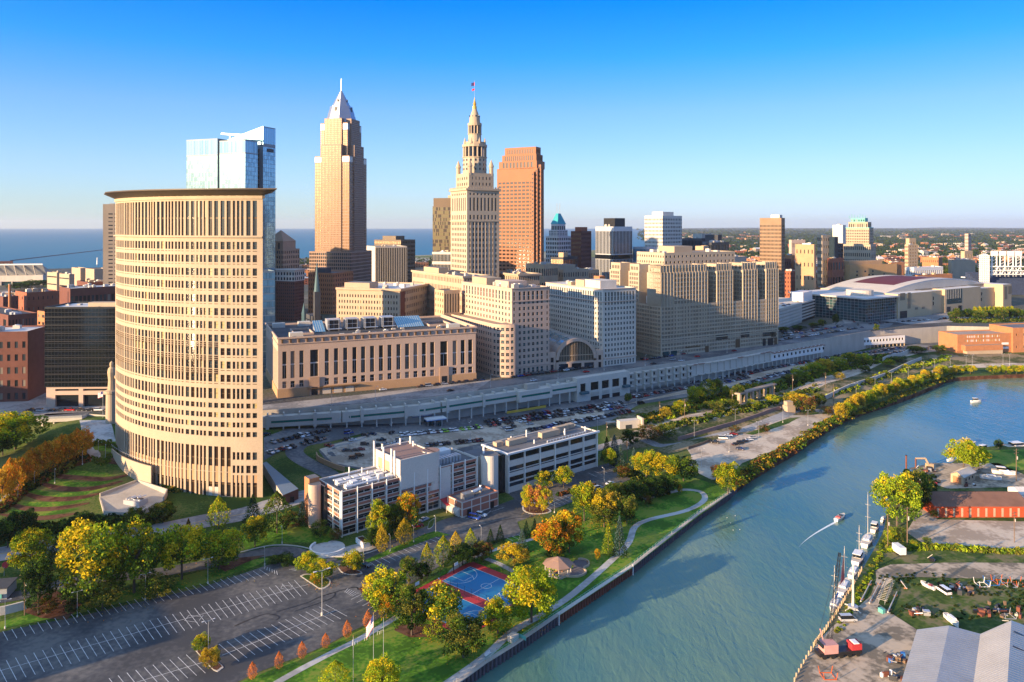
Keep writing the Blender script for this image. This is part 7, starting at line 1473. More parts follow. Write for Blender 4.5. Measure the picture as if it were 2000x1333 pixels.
st(scrub('boatyard_scrub',[(1720,1140),(1800,1130),(1900,1150),(1990,1150),(1990,1190),(1850,1200),(1730,1190)],200,.25,14,['lf_wood1','lf_wood2'],2,17,sz=(.2,.5)),'rough grass tufts between the laid-up masts and boats')
st(scrub('boatyard_scrub',[(1780,930),(1810,940),(1815,960),(1790,975)],160,1.6,8,['lf_dark','lf_olive'],2,18),'dark thicket at the scrap heaps by the bank')
st(scrub('wall_scrub',[(1860,628),(1920,628),(2010,626)],260,2.5,3,['lf_green','lf_dark','lf_olive'],22,19),'dense green undergrowth along the top of the beige retaining wall')
st(scrub('mulch_bed_shrubs',[(1090,968),(1130,958),(1165,950)],60,.9,2,['lf_rust','lf_dark'],seed=20),'small dark clipped shrubs along the farther laboratory wall')
for nm,pl in(('mulch_bed',[(770,1232),(775,1222),(800,1218),(860,1222),(868,1235),(840,1245),(800,1246)]),('mulch_bed',[(700,1150),(712,1146),(745,1190),(738,1198),(722,1185)]),('mulch_bed',[(130,1212),(80,1208),(45,1196),(100,1150),(160,1180)]),('mulch_bed',[(480,1100),(440,1118),(425,1108),(470,1090),(520,1085)])):ov(nm,pl,'mulch',.13,step=3)
def island(pts,lb,soil='mulch'):
 pl=[TP(x,y).xy for x,y in pts];pl=smooth(pl+[pl[0]],3)[:-1];c=sum(pl,Vector((0,0)))/len(pl);b=MB();b.prism(pl,2.9,3.17,'concrete_pale');o=b.build('island_kerb');o['kind']='structure'
 sheet('planting_island',[c+(p-c)*.88 for p in pl],3.2,soil,999,0)
island([(382,1272),(390,1268),(433,1300),(432,1308),(418,1311)],'');island([(586,1126),(600,1122),(640,1130),(645,1142),(628,1152),(610,1142)],'','grass');island([(657,1107),(668,1103),(706,1118),(700,1123),(672,1122)],'');island([(1020,988),(1040,982),(1075,996),(1070,1003),(1040,1005),(1022,998)],'');island([(838,1020),(850,1012),(845,1030),(835,1034)],'','grass')
ov('verge',[(706,1098),(760,1074),(830,1044),(850,1038),(880,1046),(850,1050),(760,1084),(720,1100)],'lawn',.16,step=4)
def leaves():
 rr=random.Random(9);L=[]
 for(x,y,w)in((1110,1090,50),(1076,1098,45),(1003,1112,45),(1180,1030,50),(1145,1025,45),(1038,1222,50),(905,1285,50),(860,1240,50),(752,1200,40),(655,1345,40),(183,1180,70),(262,1165,60),(355,1138,50),(428,1118,50),(1048,1000,30),(797,1045,30),(741,1058,30),(1225,1025,40),(970,1240,40),(629,1140,30)):
  for k in range(170):p=TP(x+rr.gauss(0,w*.5),y+rr.gauss(0,w*.22));p.z+=.22;L.append((p,rr.uniform(.06,.16),rr.randint(0,3)))
 me=leaf_mesh('fallen_leaves',L,['lf_yellow','lf_gold','lf_orange','lf_rust'],9);o=bpy.data.objects.new('fallen_leaves',me);SC.collection.objects.link(o);st(o,'scattered fallen autumn leaves on the grass and pavement under the trees','leaves')
leaves()
# distant woods
def woods():
 rr=random.Random(21);L=[];pals=['lf_wood1','lf_wood2','lf_wood3']
 def cl(x,Y,r,h,q,z=22):
  m=rr.randint(0,2)
  for j in range(q):d=Vector((rr.gauss(0,1),rr.gauss(0,1),abs(rr.gauss(0,1)))).normalized();L.append((Vector((x,Y,z))+Vector((d.x*r,d.y*r,d.z*h)),r*rr.uniform(.35,.6),m if rr.random()<.75 else rr.randint(0,2)))
 for i in range(5200):
  py=447+rr.random()**1.3*58;Y=103*F/(py-441);px=rr.uniform(1245 if py<470 else 1380,2060)
  if Y>20000:continue
  r=max(5,Y*.0016)*rr.uniform(.8,1.6);cl(XY(px,Y),Y,r,rr.uniform(5,9)+r*.15,9)
 for i in range(700):py=rr.uniform(500,560);Y=103*F/(py-441);cl(XY(rr.uniform(1690,2060),Y),Y,rr.uniform(3,6),rr.uniform(4,7),12)
 for i in range(260):py=rr.uniform(505,520);Y=103*F/(py-441);cl(XY(rr.uniform(540,900),Y),Y,rr.uniform(3,7),rr.uniform(4,7),10)
 me=leaf_mesh('distant_woodland',L,pals,22);o=bpy.data.objects.new('distant_woodland',me);SC.collection.objects.link(o);tag(o,'dark green woodland and gardens stretching to the horizon at the right','woodland',kind='stuff')
woods()
# ------------------------------------------------------------------ cars
for n,c in{'black':(.012,.012,.014),'charcoal':(.04,.042,.046),'silver':(.42,.43,.44),'white':(.75,.75,.74),'dark red':(.22,.012,.015),'bright red':(.5,.015,.012),'blue':(.015,.06,.32),'dark blue':(.012,.025,.08),'lime green':(.25,.55,.03),'brown':(.09,.05,.035)}.items():mat('car_'+n,c,rough=.25,var=0,fine=0,spec=.6,coat=.6)
gl('car_glass',(.01,.012,.016),.08,.6);mat('tyre',(.015,.015,.015),var=0);mat('tail',(.4,.01,.01),rough=.3,var=0)
CT_={'sedan':(4.6,1.8,[(-2.3,.32),(-2.3,.78),(-1.55,.92),(-1.0,1.40),(.35,1.42),(1.05,.95),(2.15,.80),(2.3,.6),(2.3,.32)],2,5),'suv':(4.7,1.9,[(-2.3,.38),(-2.35,1.05),(-2.1,1.70),(.4,1.74),(1.05,1.12),(2.2,1.0),(2.35,.75),(2.35,.38)],1,4),'van':(5.2,2.0,[(-2.6,.35),(-2.6,1.2),(-2.5,2.05),(1.1,2.05),(1.9,1.2),(2.5,1.0),(2.6,.6),(2.6,.35)],1,4),'pickup':(5.5,1.95,[(-2.75,.45),(-2.75,1.05),(-.6,1.05),(-.45,1.75),(.8,1.75),(1.4,1.12),(2.6,1.02),(2.75,.8),(2.75,.45)],2,5)}
CMX={}
def car_parts(kind,col):
 if(kind,col)in CMX:return CMX[(kind,col)]
 L,Wd,pr,g0,g1=CT_[kind];m='car_'+col;b=MB();w=Wd/2;zb=max(z for x,z in pr)
 beltz=pr[g0][1];hw=lambda z:w if z<=1.06 else w*.80
 n=len(pr)
 for i in range(n):
  (xa,za),(xb,zb_)=pr[i],pr[(i+1)%n];glassy=(min(za,zb_)>=.9 and abs(za-zb_)>.25)
  if i==n-1:continue
  b.face([(xa,-hw(za),za),(xb,-hw(zb_),zb_),(xb,hw(zb_),zb_),(xa,hw(za),za)][::-1],m if not glassy else 'car_glass')
 low=[(x,min(z,1.06))for x,z in pr]
 for s in(-1,1):b.face([(x,s*w,z)for x,z in low]if s>0 else[(x,s*w,z)for x,z in low][::-1],m)
 for(x,mm)in((pr[0][0]-.02,'tail'),(pr[-1][0]+.02,'whitep')):
  for s in(-1,1):b.face([(x,s*w*.9,.62),(x,s*w*.55,.62),(x,s*w*.55,.8),(x,s*w*.9,.8)],mm)
 g=MB();top=[(x,z)for x,z in pr if z>1.2];lo=[(pr[pr.index(top[0])-1][0],1.0),(pr[(pr.index(top[-1])+1)][0],1.0)]
 for s in(-1,1):
  poly=[(lo[0][0],s*(w-.01),1.0)]+[(x,s*(w*.80+.012),z-.06)for x,z in top]+[(lo[1][0],s*(w-.01),1.0)];g.face(poly if s>0 else poly[::-1],'car_glass')
 rf=MB();rf.box(((top[0][0]+top[-1][0])/2,0,top[0][1]-.02),((top[-1][0]-top[0][0])*.96,w*1.5,.05),m)
 wh=MB();rr=.33 if kind!='pickup' else.38
 wh.tube((0,-.1,0),(0,.1,0),rr,'tyre',12);wh.tube((0,-.115,0),(0,-.10,0),rr*.6,'metal',8);wh.tube((0,.10,0),(0,.115,0),rr*.6,'metal',8)
 def me(nm,q):r=bpy.data.meshes.new(nm);r.from_pydata(q.v,[],q.f);[r.materials.append(x)for x in q.mats];r.polygons.foreach_set('material_index',q.m);return r
 al=MB()
 for q in(b,g,rf):
  o=len(al.v);al.v+=q.v;al.f+=[tuple(i+o for i in f)for f in q.f];al.m+=[al.mi(next(k for k in M if M[k]is q.mats[i]))for i in q.m]
 for x in(-L*.31,L*.31):
  for s in(-1,1):al.tube((x,s*(w-.2),rr),(x,s*(w+.02),rr),rr,'tyre',8)
 r=(me('body',b),me('windows',g),me('car_roof',rf),me('wheel',wh),al,[(x,s*(w-.1),rr)for x in(-L*.31,L*.31)for s in(-1,1)]);r+=(me('parked_car',al),);CMX[(kind,col)]=r;return r
CARS=[];_b=MB();_b.tube((0,-.125,0),(0,.125,0),.2,'metal',8);RIM=bpy.data.meshes.new('rim');RIM.from_pydata(_b.v,[],_b.f);RIM.materials.append(M['metal'])
COLS=['black']*9+['charcoal']*8+['silver']*3+['white']*4+['dark red']*2+['bright red','blue','dark blue','dark blue','brown']
def car(p,a,kind,col,lb,grp):CARS.append((p,a,kind,col,lb,grp))
def crow(p0,p1,n,rowname,z=None,turn=math.pi/2,cols=None,kinds=('sedan','suv','sedan','suv','van','pickup'),miss=.06,dz=0):
 A,B=(TP(*p0),TP(*p1))if z is None else(P(*p0,z),P(*p1,z));a=math.atan2(B.y-A.y,B.x-A.x)+turn;n=n or int((B-A).length/2.75);j=0
 for i in range(n):
  if R.random()<miss:continue
  p=A.lerp(B,(i+R.uniform(-.06,.06))/max(1,n-1));p.z=(TZ(p.x,p.y)+.1 if z is None else z+.14);k=R.choice(kinds);c=R.choice(cols or COLS)
  car(p,a+R.uniform(-.03,.03)+(math.pi if R.random()<.4 else 0),k,c,'%s %s, %s from left in %s'%(c.replace('dark ','dark-').replace('bright ','bright-').replace('lime ','lime-'),k,N12[j%len(N12)],rowname),rowname);j+=1
def one(px,py,k,c,lb,a=0,z=None):p=TP(px,py,.14)if z is None else P(px,py,z)+Vector((0,0,.14));car(p,a,k,c,lb,None)
crow((522,868),(640,842),None,'the back row of the curved tower lot');crow((528,886),(632,858),None,'the front row of the curved tower lot')
for x,y,k,c,a,d in[(520,851,'suv','black',.6,'alone in the corner beside the curved tower'),(643,873,'pickup','dark red',-.5,'alone at the left end of the pale lot'),(690,897,'suv','charcoal',.4,'behind the research building roof, left of three'),(676,882,'sedan','charcoal',.5,'in the middle of the pale lot'),(694,882,'sedan','charcoal',.4,'middle of the pale lot, right of the grey pair'),(702,892,'suv','black',.4,'lowest of the cluster in the pale lot'),(712,870,'suv','charcoal',.3,'upper left of the pale lot lamp'),(704,880,'sedan','dark red',.2,'beside the lamp of the pale lot'),(677,860,'sedan','black',.5,'at the bend of the ramp road'),(689,862,'sedan','white',.4,'at the top edge of the pale lot'),(681,848,'van','blue',.4,'driving down the ramp road'),(714,853,'suv','charcoal',-.3,'top of the pale lot, left of two'),(728,850,'sedan','dark blue',-.2,'top of the pale lot, right of two'),(765,848,'suv','black',1.3,'standing by the lamp near the white cabs'),(745,862,'pickup','black',0,'in the thick of the pale lot'),(752,870,'sedan','silver',0,'below the black pickup of the pale lot'),(780,862,'suv','silver',.2,'right side of the pale lot, upper'),(772,868,'sedan','white',.2,'right side of the pale lot, lower'),(738,872,'sedan','charcoal',.1,'left of the rooftop chimneys in the pale lot')]:one(x,y,k,c,'%s %s %s'%(c,k,d),a)
crow((783,852),(938,836),26,'the row of white cabs below the kiosks',cols=['white','white','white','silver','lime green','charcoal'],kinds=('sedan','sedan','suv'))
crow((950,826),(1212,789),None,'the long row in front of the pale deck');crow((956,833),(1218,796),None,'the second long row in front of the pale deck');crow((1036,842),(1232,805),None,'the row behind the laboratory roofs');crow((833,872),(940,862),14,'the row above the research roof')
for x,y,k,c,d in[(1035,830,'sedan','silver','driving between the long rows'),(1000,836,'pickup','black','parked at the kerb by the long rows'),(995,842,'van','white','parked below the black pickup'),(985,838,'sedan','silver','left of the white van near the laboratory'),(1250,778,'sedan','charcoal','beside the bright red one on the pale strip'),(1262,775,'sedan','bright red','alone on the pale strip by the scrub'),(1252,790,'van','black','at the end of the row by the tunnel portal')]:one(x,y,k,c,'%s %s %s'%(c,k,d),.5)
crow((1228,778),(1460,739),None,'the first row below the finned deck');crow((1345,748),(1450,728),None,'the row under the panelled deck');crow((1440,755),(1600,717),None,'the front row beside the railway scrub');crow((1448,735),(1600,704),None,'the back row under the windowed deck');crow((1600,716),(1790,684),None,'the front row by the strip building');crow((1600,703),(1760,680),None,'the back row by the strip building');crow((1800,684),(1868,672),20,'the row near the brick factory')
crow((822,757),(942,744),9,'the kerb row at the post office',22,0);crow((1003,738),(1176,716),15,'the kerb row at the arched station',22,0);crow((1262,704),(1400,683),13,'the kerb row at the stone wings building',22,0)
for x,y,k,c,d in[(748,763,'sedan','white','first at the post office kerb'),(880,765,'sedan','black','driving on the sunlit part of the raised road'),(1042,745,'sedan','white','driving on the raised road before the pale office'),(1145,728,'sedan','bright red','driving past the arched station'),(1276,712,'sedan','charcoal','driving below the stone wings building'),(1362,698,'sedan','bright red','driving right along the raised road'),(1314,704,'suv','silver','driving in the far lane of the raised road'),(1331,706,'sedan','white','driving beside the silver suv'),(1256,703,'suv','black','turning out of the side street'),(1434,687,'sedan','dark red','on the raised road near the wings corner')]:one(x,y,k,c,'%s %s %s'%(c,k,d),.5,22)
crow((1512,668),(1690,640),26,'the queue at the wide junction, upper lane',22,0,miss=.3);crow((1520,660),(1660,636),18,'the queue at the wide junction, middle lane',22,0,miss=.3);crow((1530,652),(1600,646),12,'the open lot below the parking garage',22,miss=.2);crow((1700,634),(1875,622),18,'the kerb row before the arena',22,0,miss=.25);crow((1872,618),(2000,610),16,'the lot right of the arena',22,miss=.15)
crow((1615,585),(1668,632),9,'the left lane of the street beside the arena',22,0,miss=.3);crow((1628,600),(1676,636),8,'the right lane of the street beside the arena',22,0,miss=.3)
for i in range(14):p=GF.pt(R.uniform(4,GF.wr*.65),R.choice([6,14,24,34]));car(Vector((*p,GZ1-.85)),GF.a+math.pi/2,'sedan',R.choice(COLS),'','cars on the parking garage roof')
crow((62,804),(212,803),9,'the street in front of the black glass box',22,0,miss=.1);one(8,776,'sedan','silver','silver sedan on the far left street by the brick warehouse',.2,22);one(25,773,'suv','white','white suv on the far left street by the brick warehouse',.2,22)
for x,y,k,c,a,d in[(1396,866,'pickup','black',-.35,'at the timber fence of the gravel lot'),(1412,858,'van','white',-.2,'in the upper row of the gravel lot, left'),(1423,853,'sedan','white',-.2,'in the upper row of the gravel lot, middle'),(1433,850,'sedan','dark red',-.2,'in the upper row of the gravel lot, right'),(1437,870,'sedan','black',.3,'first in the short row of the gravel lot'),(1447,867,'suv','black',.3,'second in the short row of the gravel lot'),(1455,864,'sedan','charcoal',.3,'third in the short row of the gravel lot'),(1463,861,'sedan','white',.3,'fourth in the short row of the gravel lot'),(1471,857,'sedan','silver',.3,'last in the short row of the gravel lot'),(1446,879,'sedan','dark blue',-.5,'alone below the short row of the gravel lot'),
 (713,1107,'sedan','black',-.5,'alone in the first bay of the small lot'),(927,1014,'van','blue',-.5,'with white markings beside the brick annex'),(940,1009,'suv','white',-.5,'half hidden behind the blue van'),(828,1018,'sedan','silver',.9,'by the canopy of the research building'),(816,1030,'sedan','dark red',.4,'under the orange tree by the canopy'),(1192,947,'sedan','white',.6,'under trees right of the farther laboratory'),(1168,956,'suv','silver',.6,'beside the yellow tree near the farther laboratory')]:one(x,y,k,c,'%s %s %s'%(c,k,d),a)
one(1843,1158,'van','white','white van parked alone on the boatyard grass',1.75,2.0);one(1656,1214,'van','silver','silver car parked by the quay beside the crane',.05,2.0)
CARS.sort(key=lambda c:c[0].y);seen={};late=MB()
for i,(p,a,k,c,lb,grp)in enumerate(CARS):
 pr=car_parts(k,c)
 if i<300:
  if not lb:lb='%s car parked on the roof of the pale parking garage'%c
  if p.y<470:
   root=empty('parked_car',p,lb,'car',grp,a)
   for nm,me_ in(('body',pr[0]),('windows',pr[1]),('car_roof',pr[2])):o=bpy.data.objects.new(nm,me_);SC.collection.objects.link(o);o.parent=root
   for w_ in pr[5]:
    o=bpy.data.objects.new('wheel',pr[3]);SC.collection.objects.link(o);o.parent=root;o.location=w_;o2=bpy.data.objects.new('rim',RIM);SC.collection.objects.link(o2);o2.parent=o
  else:
   o=bpy.data.objects.new('parked_car',pr[6]);SC.collection.objects.link(o);o.location=p;o.rotation_euler=(0,0,a);tag(o,lb,'car',grp)
 else:
  al=pr[4];o_=len(late.v);ca,sa=math.cos(a),math.sin(a);late.v+=[(p.x+x*ca-y*sa,p.y+x*sa+y*ca,p.z+z)for x,y,z in al.v];late.f+=[tuple(q+o_ for q in f)for f in al.f];late.m+=[late.mi(next(kk for kk in M if M[kk]is al.mats[q]))for q in al.m]
if late.f:tag(late.build('distant_cars'),'small far cars filling the lots and streets near the arena','cars',kind='stuff')
# ------------------------------------------------------------------ boats
mat('sailred',(.50,.10,.09),rough=.8,var=.1);mat('tarpblue',(.03,.14,.42),rough=.7,var=.1)
def boat(px,py,L,a,kind,lb,mast=0,z=0.0,hull='whitep',cat='boat',px2=None):
 p=P(px,py,z);T=Thing('sailboat' if mast and kind!='yacht' else('motorboat' if cat=='boat' else cat),lb,cat,tuple(p));ca,sa=math.cos(a),math.sin(a);W_=L*.3;tf=lambda x,y,zz:(p.x+x*ca-y*sa,p.y+x*sa+y*ca,p.z+zz)
 h=T.p('hull');st_=[(-.5,.72,.0),(-.25,1,0),(.1,1,.05),(.35,.62,.15),(.5,.04,.3)];fb=L*.10+.4
 for i in range(4):
  (xa,wa,sa_),(xb,wb,sb)=st_[i],st_[i+1]
  for s in(-1,1):
   q=[tf(xa*L,s*wa*W_/2*.7,-.3),tf(xb*L,s*wb*W_/2*.6,-.3),tf(xb*L,s*wb*W_/2,fb+sb*L*.1),tf(xa*L,s*wa*W_/2,fb+sa_*L*.1)];h.face(q if s<0 else q[::-1],hull)
  h.face([tf(xa*L,-wa*W_/2,fb+sa_*L*.1-.05),tf(xb*L,-wb*W_/2,fb+sb*L*.1-.05),tf(xb*L,wb*W_/2,fb+sb*L*.1-.05),tf(xa*L,wa*W_/2,fb+sa_*L*.1-.05)],'pale')
 h.face([tf(-.5*L,s*.36*W_*k,zz)for s,k,zz in((-1,.7,-.3),(1,.7,-.3),(1,1,fb),(-1,1,fb))],hull)
 if kind!='open':
  b=T.p('cabin');
  def bx(x0,x1,w,z0,z1,m,bb,tp=.85):
   lo=[tf(x0*L,-w,z0),tf(x1*L,-w,z0),tf(x1*L,w,z0),tf(x0*L,w,z0)];hi=[tf(x0*L,-w*tp,z1),tf((x1-.04)*L,-w*tp,z1),tf((x1-.04)*L,w*tp,z1),tf(x0*L,w*tp,z1)]
   for i in range(4):bb.face([lo[i],lo[(i+1)%4],hi[(i+1)%4],hi[i]],m)
   bb.face(hi,m if m!='g_dark' else 'whitep')
  bx(-.2,.25,W_*.33,fb-.05,fb+.55,'whitep',b);
  if kind=='yacht':bx(-.3,.12,W_*.36,fb+.55,fb+1.7,'g_dark',T.p('windows'));bx(-.32,.10,W_*.38,fb+1.7,fb+1.85,'whitep',T.p('cabin_roof'),1)
  else:bx(-.16,.2,W_*.335,fb+.2,fb+.4,'g_dark',T.p('windows'),1)
 else:T.p('windscreen').box(tf(.08*L,0,fb),(.1,W_*.7,.5),'g_dark',a);T.p('seat').box(tf(-.2*L,0,fb-.1),(L*.2,W_*.7,.4),'sailred',a)
 if mast:
  m0=tf(.08*L,0,fb);T.p('mast').tube(m0,(m0[0],m0[1],m0[2]+mast),.12,'pale',6,.07);T.p('boom').tube((m0[0],m0[1],m0[2]+1.2),tf(-.42*L,0,fb+1.3),.09,'pale',5)
  for f_ in(.45,.72):T.p('spreader#%d'%(f_*100)).tube(tf(.08*L,-1,fb+mast*f_),tf(.08*L,1,fb+mast*f_),.05,'pale',4)
  for e_ in(tf(.5*L,0,fb),tf(-.5*L,0,fb)):T.p('stay').tube((m0[0],m0[1],m0[2]+mast),e_,.025,'metal',3)
  if 'cover' in kind:T.p('sail_cover').tube(tf(.0*L,0,fb+1.4),tf(-.42*L,0,fb+1.5),.3,'tarpblue',7)
  if 'red' in kind:T.p('sail').face([tf(.07*L,0,fb+1.5),tf(-.38*L,0.2,fb+1.7),tf(.04*L,.1,fb+mast*.82)],'sailred');T.p('sail').face([tf(.07*L,.05,fb+1.5),tf(.04*L,.15,fb+mast*.82),tf(-.38*L,.25,fb+1.7)],'sailred')
 T.done();return T
qa=math.atan2(73,53)
boat(1631,1186,10,qa+math.pi,'cover','blue and white sailboat with blue sail cover, nearest moored by the crane',12.5)
boat(1648,1152,12,qa,'red','white sailboat with a furled red sail moored at the quay',13)
boat(1667,1121,9.5,qa,'plain','white and blue sailboat with bare deck moored behind the red sail',0)
boat(1677,1094,12.5,qa,'yacht','large white cabin yacht with a short mast moored mid-quay',11)
boat(1694,1060,12.5,qa,'plain','white sailboat with the tallest mast, moored at the upper quay',18)
boat(1709,1034,9.5,qa,'yacht','white cabin cruiser moored between the tallest mast and the bank tree',0)
boat(1724,1017,5,qa,'plain','small white boat tucked under the tall bank tree',0)
boat(1641,1014,8.4,.75,'open','white speedboat under way on the river trailing a wake',0)
boat(1907,786,8.5,.2,'yacht','small white cabin boat alone on the far river reach',0)
boat(1892,868,9,.1,'yacht','white boat half hidden behind the large bright yellow tree',0);boat(1922,880,10,.5,'yacht','white boat with dark roof at the far boatyard dock',0);boat(1990,877,17,.15,'yacht','long white boat with red deck cover at the far right dock',0)
boat(1812,1146,5.2,2.0,'open','small white dinghy lying on the boatyard grass',0,2.2);boat(1859,1214,6.5,-1.5,'plain','white hull on the dark yard near the metal sheds',0,2.4);boat(1935,935,9,-.4,'plain','white hull laid up right of the beige house',0,2.3);boat(1960,925,10,-.4,'yacht','laid-up boat with dark canopy right of the beige house',0,2.3);boat(1858,900,5,.3,'plain','pale hull at the scrap yard edge below the bright tree',0,2.2)
# wake and birds
b=MB();w0,w1=P(1634,1019,.03),P(1570,1070,.03);n=14;mat('foam',(.65,.7,.7),var=.3,sc=1.2,rough=.6)
for i in range(n):
 t0,t1=i/n,(i+1)/n
 def q(t):c=w0.lerp(w1,t)+Vector((-.0,0,0))+Vector((-6*math.sin(t*2.2)*.6,-1*t,0));return c,(2.0*(1-t)**.6+.25)
 (a,wa),(c,wc)=q(t0),q(t1);nn=Vector((.6,.8,0));b.face([a-nn*wa,c-nn*wc,c+nn*wc,a+nn*wa],'foam')
o=b.build('boat_wake');tag(o,'thin white foam wake trailing behind the speedboat','wake',kind='structure')
for i,(x,y)in enumerate([(1420,1012),(1427,1022),(1436,1008),(1445,1035),(1432,1036)]):p=P(x,y,.05);T=Thing('gull','white gull floating on the river off the wall, %s from the left'%N12[[0,1,3,4,2][i]],'bird',tuple(p),'floating gulls');T.p('body').lathe(p,[(.03,.03),(.15,.08),(.12,.2),(.02,.25)],'whitep',6);T.done()
# ------------------------------------------------------------------ boatyard
def crane():
 p=P(1618,1283,2);T=Thing('mobile_crane','pinkish-red mobile crane with a black lattice boom on the quay','crane',tuple(p));a=.15;ca,sa=math.cos(a),math.sin(a);T.p('cab').box((p.x,p.y,3.6),(4.2,3.2,2.5),'crane_red',a);T.p('cab_window').box((p.x-2.52*ca,p.y-2.5*sa,5.2),(.08,3,1.2),'g_dark',a);T.p('carrier').box((p.x+3*ca,p.y+3*sa,2.9),(13,3,1),'black',a);T.p('truck_cab').box((p.x+8*ca,p.y+8*sa,3.4),(3,2.8,2.2),'court_red',a);T.p('truck_hood').box((p.x+8*ca,p.y+8*sa-.1,5.6),(1.6,2.4,.2),'whitep',a)
 for k in range(5):
  for s in(-1,1):c=(p.x-2+2.6*k*ca-s*1.5*sa,p.y+2.6*k*sa+s*1.5*ca);T.p('wheel#%d%d'%(k,s)).tube((c[0]-.2*-sa,c[1]-.2*ca,2.6),(c[0]+.2*-sa,c[1]+.2*ca,2.6),.6,'tyre',10)
 A=Vector((p.x+1,p.y+1.5,6));B=Vector((*P(1640,1196,8).xy,26));d=(B-A).normalized();u=d.orthogonal().normalized()*.55;v=d.cross(u).normalized()*.55;bm=T.p('boom');n=16
 cr_=[(u+v),(u-v),(-u-v),(-u+v)]
 for c in cr_:bm.tube(A+c,B+c*.5,.07,'black',4)
 for k in range(n):
  f0,f1=k/n,(k+1)/n
  for j in range(4):bm.tube(A.lerp(B,f0)+cr_[j]*(1-.5*f0),A.lerp(B,f1)+cr_[(j+1)%4]*(1-.5*f1),.04,'black',3)
 T.p('mast_frame').tube((p.x-1.6,p.y,7),(p.x-2.4,p.y,10),.2,'crane_red',4);T.p('cable').tube((p.x-2.4,p.y,10),B,.05,'black',3);T.p('hook_line').tube(B,(B.x,B.y,9),.04,'black',3);T.p('hook').box((B.x,B.y,8.2),(.4,.4,.8),'black');T.done()
mat('crane_red',(.50,.26,.23),var=.15,sc=.6);crane()
T=Thing('dockside_crane','white and orange tapered jib of a small dockside crane beside the moored boats','crane',tuple(P(1666,1192,2)));p=P(1666,1190,2);T.p('jib').tube((p.x,p.y,3),(p.x+1,p.y+2,15),.45,'pale',6,.18);T.p('base').cyl(p,1.6,2,3.1,'metal',n=8)
for k in range(4):a=k*1.57+.4;T.p('outrigger#%d'%k).tube((p.x,p.y,2.8),(p.x+3.2*math.cos(a),p.y+3.2*math.sin(a),2.1),.25,'pale',5)
T.done()
def gable(name,label,A,ax,cx,L,W_,z0,ze,zr,wall,roof,extra=None):
 T=Thing(name,label,'building',(*A,z0));A=Vector(A);ax=Vector(ax).normalized();cx=Vector(cx).normalized();q=lambda l,w,z:(*(A+ax*l+cx*w),z);b=T.p('wall')
 for(l0,w0,l1,w1)in((0,0,L,0),(L,W_,0,W_)):b.face([q(l0,w0,z0),q(l1,w1,z0),q(l1,w1,ze),q(l0,w0,ze)],wall)
 for l in(0,L):b.face([q(l,0,z0),q(l,W_,z0),q(l,W_,ze),q(l,W_/2,zr),q(l,0,ze)],wall)
 rf=T.p('roof_slope#1');e=.5;rf.face([q(-e,-e,ze-.1),q(L+e,-e,ze-.1),q(L+e,W_/2,zr+.15),q(-e,W_/2,zr+.15)],roof);T.p('roof_slope#2').face([q(-e,W_/2,zr+.15),q(L+e,W_/2,zr+.15),q(L+e,W_+e,ze-.1),q(-e,W_+e,ze-.1)],roof)
 n=int(L/1.2)
 for k in range(1,n):l=L*k/n;T.p('roof_rib').tube(q(l,-e,ze-.06),q(l,W_/2,zr+.17),.035,roof,3);T.p('roof_rib').tube(q(l,W_/2,zr+.17),q(l,W_+e,ze-.06),.035,roof,3)
 if extra:extra(T,q,L,W_,ze,zr)
 T.done()
mat('redclad',(.42,.07,.025),var=.12,sc=.4);mat('rustroof',(.18,.095,.065),var=.25,sc=.25,streak=0);mat('tinroof',(.40,.39,.37),var=.14,sc=.15,rough=.55,metal=.3);mat('tinroof2',(.50,.46,.40),var=.12,sc=.15,rough=.55,metal=.3)
A=P(1827,1011,2).xy
def ex(T,q,L,W_,ze,zr):
 for k in range(12):l=.6+(L-2.6)*k/11;T.p('door_panel#%d'%k).face([q(l,-.06,2.3),q(l+.9,-.06,2.3),q(l+.9,-.06,ze-.9),q(l,-.06,ze-.9)],'cream')
 for k in range(10):
  for w0,row in((W_*.16,0),(W_*.36,1),(W_*.62,2),(W_*.84,3)):
   if row in(0,2):
    l=2.5+(L-5)*k/9+(row*.4);z=lambda w:(ze-.1+(zr-ze+.25)*(w/(W_/2)))if w<W_/2 else(ze-.1+(zr-ze+.25)*((W_-w)/(W_/2)));T.p('roof_window').mark();T.p('roof_window').face([q(l,w0-.6,z(w0-.6)+.06),q(l+1.1,w0-.6,z(w0-.6)+.06),q(l+1.1,w0+.6,z(w0+.6)+.06),q(l,w0+.6,z(w0+.6)+.06)],'roof_white')
gable('red_warehouse','long red warehouse with brown corrugated roof and cream door panels in the boatyard',A,(1,.0),(0,1),40,17,2,6.8,9.6,'redclad','rustroof',ex)
gable('beige_house','small beige shed with pale roof and orange-brown end, above the red warehouse',P(1882,949,2).xy,(.80,.60),(-.5,.86),13,6,2,6.0,7.6,'tan','tinroof2',lambda T,q,L,W_,ze,zr:[T.p('window#%d'%k).face([q(2+k*3.6,-.06,3.6),q(3.3+k*3.6,-.06,3.6),q(3.3+k*3.6,-.06,4.8),q(2+k*3.6,-.06,4.8)],'g_dark')for k in range(3)]+[T.p('end_door').face([q(-.06,1,2.2),q(-.06,5,2.2),q(-.06,5,5.4),q(-.06,1,5.4)],'brick_org')])
e0=P(1794,1231,7).xy;ax_=Vector((-.58,-.82))
